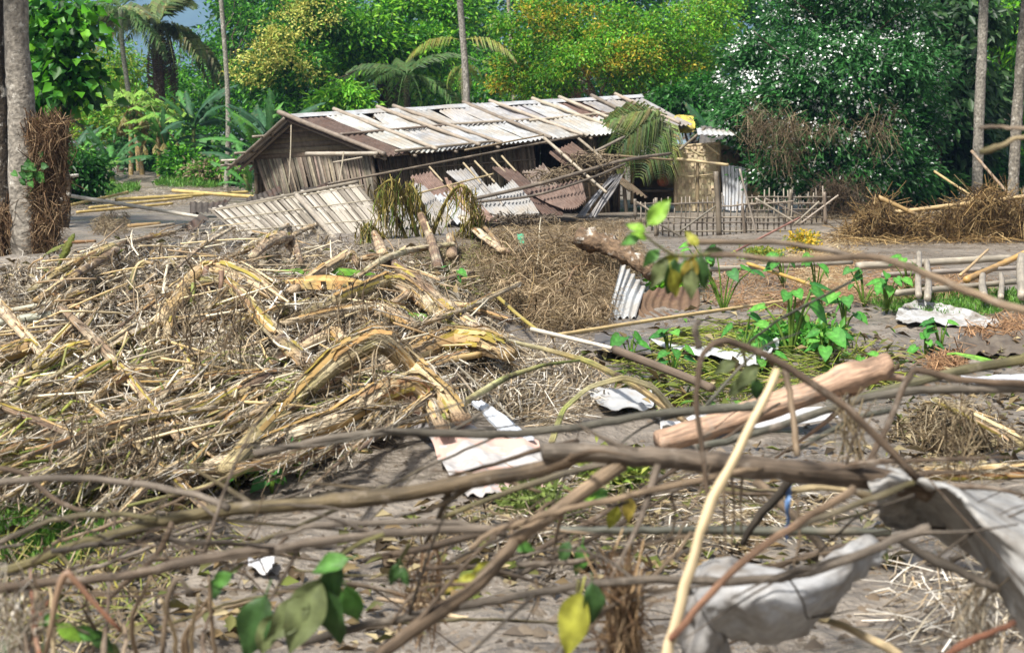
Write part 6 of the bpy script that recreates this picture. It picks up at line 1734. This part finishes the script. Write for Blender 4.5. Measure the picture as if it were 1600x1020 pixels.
branch('thin twig rising from the bottom beside the pale dry reed', [(880, 1020), (909, 993), (949, 952), (1008, 912), (1053, 867), (1080, 830)], (8, 8, 7, 5), (4.1, 4.3), 'brown', 'tan', 3)
branch('grey green stick running from the tarpaulin to the lower left', [(1430, 752), (1407, 763), (1331, 790), (1263, 817), (1215, 838)], (9, 10, 9, 7), (4.3, 4.4), 'olive', 'grey')
branch('dark stick in the shade under the hanging tarpaulin', [(1400, 838), (1445, 868), (1500, 892), (1560, 920)], (14, 15, 14), (4.6, 4.5), 'dark')
branch('pale striped stalk below the white sack', [(1250, 962), (1290, 968), (1335, 985), (1410, 1025)], (9, 12, 13), (4.7, 4.4), 'olive', 'pale')
branch('orange brown stick poking in at the lower right edge', [(1470, 1028), (1520, 1000), (1585, 972)], (10, 11, 10), (4.0, 4.1), 'red', 'red')
branch('bent orange stalk at the lower left', [(70, 1030), (90, 930), (104, 896), (116, 905), (150, 945), (190, 985)], (9, 10, 11, 9, 7), (3.9, 3.9), 'tan', 'red', mat='bamboo', name='dry_stalk', cat='stalk')
branch('pale bent stalk beside the lower left leaves', [(252, 1030), (260, 960), (268, 918), (282, 905), (300, 930)], (8, 9, 9, 7), (4.0, 4.0), 'tan', 'grey', name='dry_stalk', cat='stalk')
branch('twig dropping from the long main branch on the left', [(160, 945), (190, 915), (226, 885), (255, 852), (270, 815)], (6, 7, 8, 8), (4.6, 4.6), 'brown')
branch('short branch entering at the left edge above the others', [(-20, 728), (32, 738), (62, 762), (95, 786), (135, 800)], (9, 9, 8, 6), (4.9, 4.8), 'brown')
branch('thin reddish stick lying under the thin long branch', [(700, 745), (780, 722), (850, 700), (905, 688)], (5, 7, 6), (5.2, 5.4), 'brown')
branch('olive branch lying below the printed sheet', [(690, 808), (760, 782), (830, 756), (900, 735), (960, 720)], (8, 10, 11), (4.9, 4.8), 'olive', 'grey')
branch('brown branch between the forked branch and the dark pole', [(600, 868), (660, 856), (740, 836), (800, 820)], (12, 13, 12), (4.6, 4.5), 'brown', 'dark')
branch('dark side branch hanging below the thick broken limb', [(1240, 742), (1215, 775), (1180, 815), (1160, 850)], (16, 13, 10), (4.7, 4.8), 'dark')
branch('tan banana stalk leaning behind the dark pole', [(1180, 750), (1235, 800), (1280, 850), (1300, 880)], (14, 15, 14), (6.0, 5.8), 'tan', 'dark', mat='banana', name='dry_stalk', cat='stalk')
branch('thin drooping vine below the bend on the right', [(1225, 895), (1250, 930), (1262, 965)], (4, 4, 3), (4.15, 4.15), 'dark')
branch('pale green stick lying level under the thick broken limb', [(1130, 765), (1200, 770), (1290, 762), (1370, 775)], (11, 12, 10), (5.6, 5.6), 'olive', 'pale')
branch('bamboo lying on the mud behind the second long branch', [(590, 935), (660, 945), (700, 960), (752, 970)], (8, 9, 7), (6.6, 6.3), 'tan', 'pale', mat='bamboo', name='dry_stalk', cat='stalk')
branch('golden sheath lying on the mud at the lower left', [(320, 958), (380, 940), (440, 930)], (9, 12, 8), (6.6, 6.8), 'pale', 'tan', mat='banana', name='dry_stalk', cat='stalk')
branch('brown stalk lying on the mud behind the hanging leaves', [(600, 880), (650, 872), (700, 868)], (14, 16, 12), (7.2, 7.3), 'tan', mat='banana', name='dry_stalk', cat='stalk')
branch('smooth twig coming in from the right above the straw heap', [(1530, 200), (1560, 198), (1620, 203)], (6, 6, 8), (5.0, 4.8), 'grey', 'tan')
branch('yellow green blurred leaf stalk at the right edge', [(1533, 238), (1560, 230), (1590, 216), (1620, 212)], (10, 8, 6), (4.6, 4.6), 'olive', 'pale')
branch('thin branch tip between the thick pink log and the sharply kinked branch', [(1250, 700), (1300, 672), (1350, 650), (1400, 640)], (8, 9, 8), (5.4, 5.5), 'slate')
# the rest of the tangle
for k in range(22):
    px = RN.uniform(-150, 1500); py = RN.uniform(800, 990) if px < 750 else RN.uniform(725, 990); Y = RN.uniform(4.5, 6.3); l = RN.uniform(220, 620); a = RN.gauss(-.16, .26)
    dx, dy = math.cos(a) * l, math.sin(a) * l; w0 = RN.uniform(4, 10)
    branch('brown branch woven into the foreground tangle', [(px, py), (px + dx * .3 + RN.uniform(-12, 12), py + dy * .3 + RN.uniform(-18, 14)), (px + dx * .65, py + dy * .65 + RN.uniform(-18, 10)), (px + dx, py + dy)], (w0, w0 * .8, w0 * .45), (Y, Y + RN.uniform(-.5, .5)), RN.choice(('grey', 'brown', 'tan', 'dark', 'olive', 'brown')), RN.choice(('grey', 'tan', 'brown')), twigs=2)['group'] = 'branches of the foreground tangle'
# fine vertical fibres and twigs
for k in range(46):
    px = RN.uniform(-20, 1600); py = RN.uniform(740, 1000) if px > 700 else RN.uniform(790, 1000); Y = RN.uniform(4.4, 5.6); l = RN.uniform(60, 260); a = RN.gauss(-.2, .5) + (math.pi if RN.random() < .5 else 0)
    dx, dy = math.cos(a) * l, math.sin(a) * l * .7
    branch('thin dry twig caught in the foreground brush', [(px, py), (px + dx * .5 + RN.uniform(-14, 14), py + dy * .5 + RN.uniform(-14, 14)), (px + dx, py + dy)], (RN.uniform(3, 6), 4, 2), (Y, Y + RN.uniform(-.3, .3)), RN.choice(('grey', 'brown', 'tan', 'dark', 'olive')), name='dry_twig', cat='twig')['group'] = 'thin twigs in the foreground brush'
for k, (px, y0, y1) in enumerate(((1130, 760, 900), (1142, 740, 860), (1160, 735, 830), (1245, 780, 890), (1050, 770, 850), (838, 905, 960))):
    branch('dry fibre hanging from the thick broken limb', [(px, y0), (px + RN.uniform(-6, 6), (y0 + y1) / 2), (px + RN.uniform(-6, 6), y1)], (5, 4, 3), (4.5, 4.5), 'tan', name='dry_fibre', cat='fibre', knots=False)['group'] = 'fibres under the limb'
for k in range(15):
    px = RN.uniform(-10, 400); top = RN.uniform(890, 960)
    branch('dry upright stalk standing in the lower left corner brush', [(px, 1040), (px + RN.uniform(-12, 14), (1040 + top) / 2), (px + RN.uniform(-30, 40), top)], (RN.uniform(6, 10), 7, RN.uniform(3, 6)), (RN.uniform(3.8, 4.8), RN.uniform(3.8, 4.8)), RN.choice(('tan', 'pale', 'red', 'tan', 'brown')), name='dry_stalk', cat='stalk', mat='bamboo')['group'] = 'stalks in the lower left brush'
# brown root clumps hanging in the brush
def brush_clump(label, px, y0, y1, w_, Y, n, pal):
    P = np.array([tuple(at(px + NR.normal() * w_ * .3, NR.uniform(y0, y1), Y + NR.normal() * .06)) for _ in range(n)])
    C = np.array(pal)[NR.integers(0, len(pal), n)] * NR.uniform(.6, 1.15, (n, 1))
    stuff('flood_straw_clump', strands(P, NR.uniform(0, 6.3, n), NR.normal(-1.2, .5, n), NR.uniform(.05, .3, n), NR.uniform(.001, .0045, n), C, .2, flat=.6), 'straw', label, 'dead straw')


brush_clump('brown fibre bundle hanging below the lowest dark branch', 975, 905, 1040, 44, 4.3, 300, BRN)
brush_clump('pale fibre bundle hanging under the tarpaulin at the right', 1525, 920, 1040, 60, 4.7, 120, PALE)
brush_clump('dry stalk tuft at the lower left corner', 25, 920, 1040, 60, 4.2, 90, PALE)
brush_clump('grey straw wisps hanging under the red printed sheet', 1330, 640, 700, 26, 5.4, 60, DULL)
brush_clump('thin straw wisps dangling from the sharply kinked branch', 1500, 640, 730, 60, 6.6, 60, DULL)
brush_clump('dry twig tuft behind the hanging leaves', 660, 880, 1000, 60, 5.2, 70, BRN)

# leaves on the branches
def oval_mesh(name, L, Wd, c, seed, wav=.03, cup=.2):
    rr = random.Random(seed); m = MB(); V = []; C = []; n = 11
    for i in range(n):
        t = i / (n - 1); wd = Wd * .5 * math.sin(math.pi * (t ** .8)) + .002; z = -.25 * L * t * t
        for s in (-1, -.5, 0, .5, 1):
            V.append((L * t, wd * s, z + cup * abs(s) * wd + wav * L * math.sin(t * 9 + s * 3 + seed) * abs(s)))
            k = rr.uniform(.88, 1.12) * (1.35 if s == 0 else 1); C.append([v * k for v in c])
    m.add(V, [(i * 5 + j, i * 5 + j + 1, i * 5 + j + 6, i * 5 + j + 5) for i in range(n - 1) for j in range(4)], np.array(C))
    m.tube([(-.05, 0, .005), (0, 0, 0), (L * .5, 0, -.06 * L - .002), (L * .95, 0, -.22 * L - .002)], [.003, .003, .002, .001], [v * 1.4 for v in c], 5)
    return m.mesh(name, 'leaf_big', (0, 0, 0), True)


OV = {k: oval_mesh('leaf', .2, .1, lin(h), i, .06, .35) for i, (k, h) in enumerate((('green', '54823a'), ('dark', '3c5a2e'), ('lime', '86b040'), ('yellow', '98983a'), ('dull', '6c764c'), ('gold', '94843a')))}


def leafy(label, stem, Y, leaves, name='leafy_twig'):
    P = crs([tuple(at(x, y, Y)) for x, y in stem], 14); t = empty(name, Vector(P[np.argmin(P[:, 2])]), label, 'twig')
    MB().tube(P, np.linspace(.007, .003, 14), lin('6e6a40'), 6).build('stem', 'branch', t, True)
    for px, py, ang, s, k, f in leaves:
        d = Vector((math.cos(ang), RN.uniform(-.4, .2), -math.sin(ang)))
        link('leaf', OV[k], t, basis(at(px, py, Y + RN.uniform(-.05, .05)), d, Vector((RN.uniform(-.4, .4), -1, f))) @ Matrix.Scale(s, 4))


leafy('leafy shoot with bright and drooping leaves at the tip of the upper branch', [(1110, 398), (1060, 400), (1030, 385), (1005, 365)], 4.75,
      [(1012, 352, -.9, .52, 'lime', .3), (1008, 362, 3.6, .3, 'lime', .6), (1000, 372, 2.9, .32, 'green', .5), (1010, 375, -2.6, .28, 'lime', .6), (1090, 385, -2.2, .3, 'yellow', .4), (1040, 402, 2.0, .5, 'dull', .3), (1055, 405, 1.7, .55, 'dark', .2), (1070, 405, 1.3, .5, 'green', .3),
       (1085, 402, 1.9, .5, 'gold', .2), (1060, 400, 2.5, .45, 'yellow', .3), (1095, 400, 1.5, .5, 'dark', .2), (1030, 390, 2.4, .35, 'green', .4), (1048, 420, 1.3, .45, 'yellow', .2), (1080, 420, 1.6, .45, 'dull', .2), (1100, 395, -.2, .3, 'dull', .5), (1070, 410, 2.1, .5, 'dark', .2)])
leafy('leafy twig with round and torn leaves hanging in the lower left foreground', [(600, 835), (560, 850), (520, 880), (480, 940), (450, 1000)], 4.0,
      [(545, 872, 2.9, .5, 'green', .8), (530, 880, 1.9, .6, 'dark', .5), (525, 895, 1.75, .85, 'dull', .3), (500, 905, 2.0, 1.0, 'dull', .2), (515, 920, 1.5, .8, 'dark', .2), (480, 930, 2.3, .75, 'dull', .3), (430, 960, 2.0, .6, 'dull', .3), (415, 930, 1.95, .9, 'dark', .2), (540, 915, 1.3, .6, 'green', .2), (495, 950, 2.5, .6, 'dull', .2)])
leafy('dark green leaf pair hanging left of the round leaves', [(380, 880), (350, 900), (335, 905)], 4.3, [(350, 900, 2.2, .42, 'dark', .3), (362, 896, 2.6, .4, 'green', .4)])
leafy('small dark leaves hanging under the second long branch', [(640, 850), (625, 875), (615, 890)], 4.4, [(622, 880, 1.9, .34, 'dark', .3), (628, 885, 1.3, .28, 'dark', .3)])
leafy('large yellow green leaf hanging at the bottom beside the fibre bundle', [(905, 905), (902, 925), (900, 935)], 3.95, [(908, 925, 1.85, .82, 'yellow', .1), (925, 910, 1.5, .55, 'dark', .1)])
leafy('yellow green leaves hanging behind the thick broken limb', [(975, 760), (972, 775), (970, 785)], 4.9, [(985, 775, 1.7, .42, 'gold', .1), (965, 790, 1.9, .42, 'yellow', .1), (950, 765, 2.6, .4, 'green', .4), (935, 770, 2.9, .36, 'lime', .5), (910, 850, 1.7, .5, 'green', .1), (890, 845, 2.0, .4, 'dark', .2)])
leafy('yellowish leaves in the crook of the forked branch', [(790, 862), (765, 880), (740, 900)], 4.35, [(770, 878, 2.5, .4, 'yellow', .4), (745, 900, 2.8, .36, 'yellow', .4), (800, 850, .2, .34, 'green', .4), (715, 905, 2.5, .3, 'gold', .4)])
leafy('pale folded leaves hanging below the bend of the arching branch', [(1160, 545), (1165, 570), (1160, 590)], 5.0, [(1185, 572, 2.4, .5, 'dull', .4), (1165, 590, 2.3, .4, 'dull', .2), (1180, 590, 1.4, .4, 'dark', .2), (1150, 565, 2.7, .4, 'dull', .6)])
leafy('green leaves in the lower left corner', [(20, 1010), (60, 985), (100, 975), (140, 990)], 4.3, [(60, 975, -.5, .3, 'green', .6), (90, 975, .6, .4, 'lime', .5), (110, 985, .2, .42, 'green', .5), (45, 985, 2.9, .36, 'dark', .5), (140, 985, .7, .44, 'dark', .4), (70, 1000, 1.6, .3, 'green', .4), (20, 1000, 2.4, .36, 'dark', .4), (160, 1000, .9, .4, 'dull', .4)])
leafy('curled pale bud on the mud at the bottom', [(790, 1025), (792, 1010), (795, 1000)], 6.0, [(790, 1000, 1.6, .24, 'dull', .4), (797, 1000, 1.4, .22, 'lime', .4)])

# tarpaulin and sack
scrap('grey white tarpaulin draped over the limb and hanging at the right edge',
      [[(1355, 740, 4.75), (1385, 728, 4.9), (1420, 745, 4.95), (1500, 765, 5.0), (1560, 770, 5.05), (1640, 800, 5.1)],
       [(1360, 765, 4.55), (1395, 748, 4.55), (1440, 752, 4.55), (1490, 768, 4.55), (1540, 810, 4.5), (1640, 850, 4.5)],
       [(1370, 785, 4.62), (1400, 778, 4.7), (1445, 770, 4.85), (1500, 780, 4.7), (1560, 850, 4.45), (1640, 920, 4.4)],
       [(1375, 805, 4.7), (1410, 805, 4.85), (1450, 800, 5.0), (1520, 830, 4.8), (1575, 900, 4.5), (1640, 1000, 4.4)],
       [(1380, 822, 4.75), (1420, 828, 4.95), (1470, 840, 5.1), (1530, 880, 4.9), (1585, 960, 4.6), (1640, 1060, 4.5)]], (.36, .355, .34), mat='cloth', name='tarpaulin', cat='tarpaulin', noise=.011, nu=70, nv=56, ns=9, thick=.004)
scrap('white plastic sack slung like a hammock among the branches',
      [[(1078, 890, 4.5), (1120, 872, 4.45), (1180, 888, 4.45), (1250, 892, 4.45), (1310, 862, 4.5), (1350, 838, 4.6), (1385, 862, 4.6)],
       [(1085, 925, 4.35), (1130, 905, 4.3), (1190, 915, 4.25), (1250, 920, 4.25), (1310, 900, 4.35), (1345, 880, 4.5), (1370, 878, 4.6)],
       [(1100, 960, 4.3), (1150, 945, 4.25), (1200, 955, 4.2), (1250, 950, 4.25), (1305, 925, 4.4), (1330, 905, 4.5), (1350, 893, 4.6)],
       [(1130, 990, 4.4), (1160, 985, 4.35), (1210, 990, 4.3), (1255, 972, 4.4), (1295, 945, 4.5), (1320, 920, 4.6), (1335, 905, 4.65)],
       [(1160, 1000, 4.6), (1180, 1000, 4.55), (1215, 1000, 4.5), (1255, 985, 4.55), (1285, 965, 4.6), (1305, 940, 4.65), (1320, 920, 4.7)]], (.37, .37, .37), mat='cloth', name='sack', cat='sack', noise=.011, nu=70, nv=50, ns=8, thick=.004)
scrap('grey muddy sack flap hanging below the left end of the white sack', [[(1062, 900, 4.5), (1090, 890, 4.45), (1120, 900, 4.45)], [(1065, 960, 4.5), (1095, 950, 4.4), (1130, 965, 4.4)], [(1062, 1050, 4.5), (1100, 1050, 4.4), (1150, 1050, 4.4)]], (.3, .29, .28), mat='cloth', name='sack_flap', cat='sack', noise=.03, nu=24, nv=30, ns=6)
scrap('twisted blue plastic strip hanging under the thick broken limb', [[(1228, 757, 4.75), (1237, 757, 4.75)], [(1226, 785, 4.72), (1234, 786, 4.7)], [(1228, 810, 4.72), (1232, 812, 4.74)], [(1226, 832, 4.7), (1232, 833, 4.7)], [(1228, 848, 4.7), (1229, 848, 4.7)]], lin('5f7ea8'), noise=.006, nu=6, nv=20, thick=.002, name='plastic_strip', cat='plastic strip')

# ------------------------------------------------------------------ the air between here and the hills
hz = MB(); hz.box(Matrix.Translation((0, 2430, 349)), (8200, 5000, 702), (1, 1, 1))
V = np.concatenate(hz.V)
me = bpy.data.meshes.new('haze'); me.from_pydata([tuple(v) for v in V], [], hz.F)
hm = bpy.data.materials.new('haze'); hm.use_nodes = True; hn = hm.node_tree
hn.nodes.remove(hn.nodes['Principled BSDF'])
pv = hn.nodes.new('ShaderNodeVolumePrincipled'); pv.inputs['Color'].default_value = (.35, .58, 1, 1); pv.inputs['Density'].default_value = .00025
hn.links.new(pv.outputs[0], hn.nodes['Material Output'].inputs['Volume'])
me.materials.append(hm)
tag(link('haze', me), 'pale blue haze in the air', 'haze', kind='stuff')
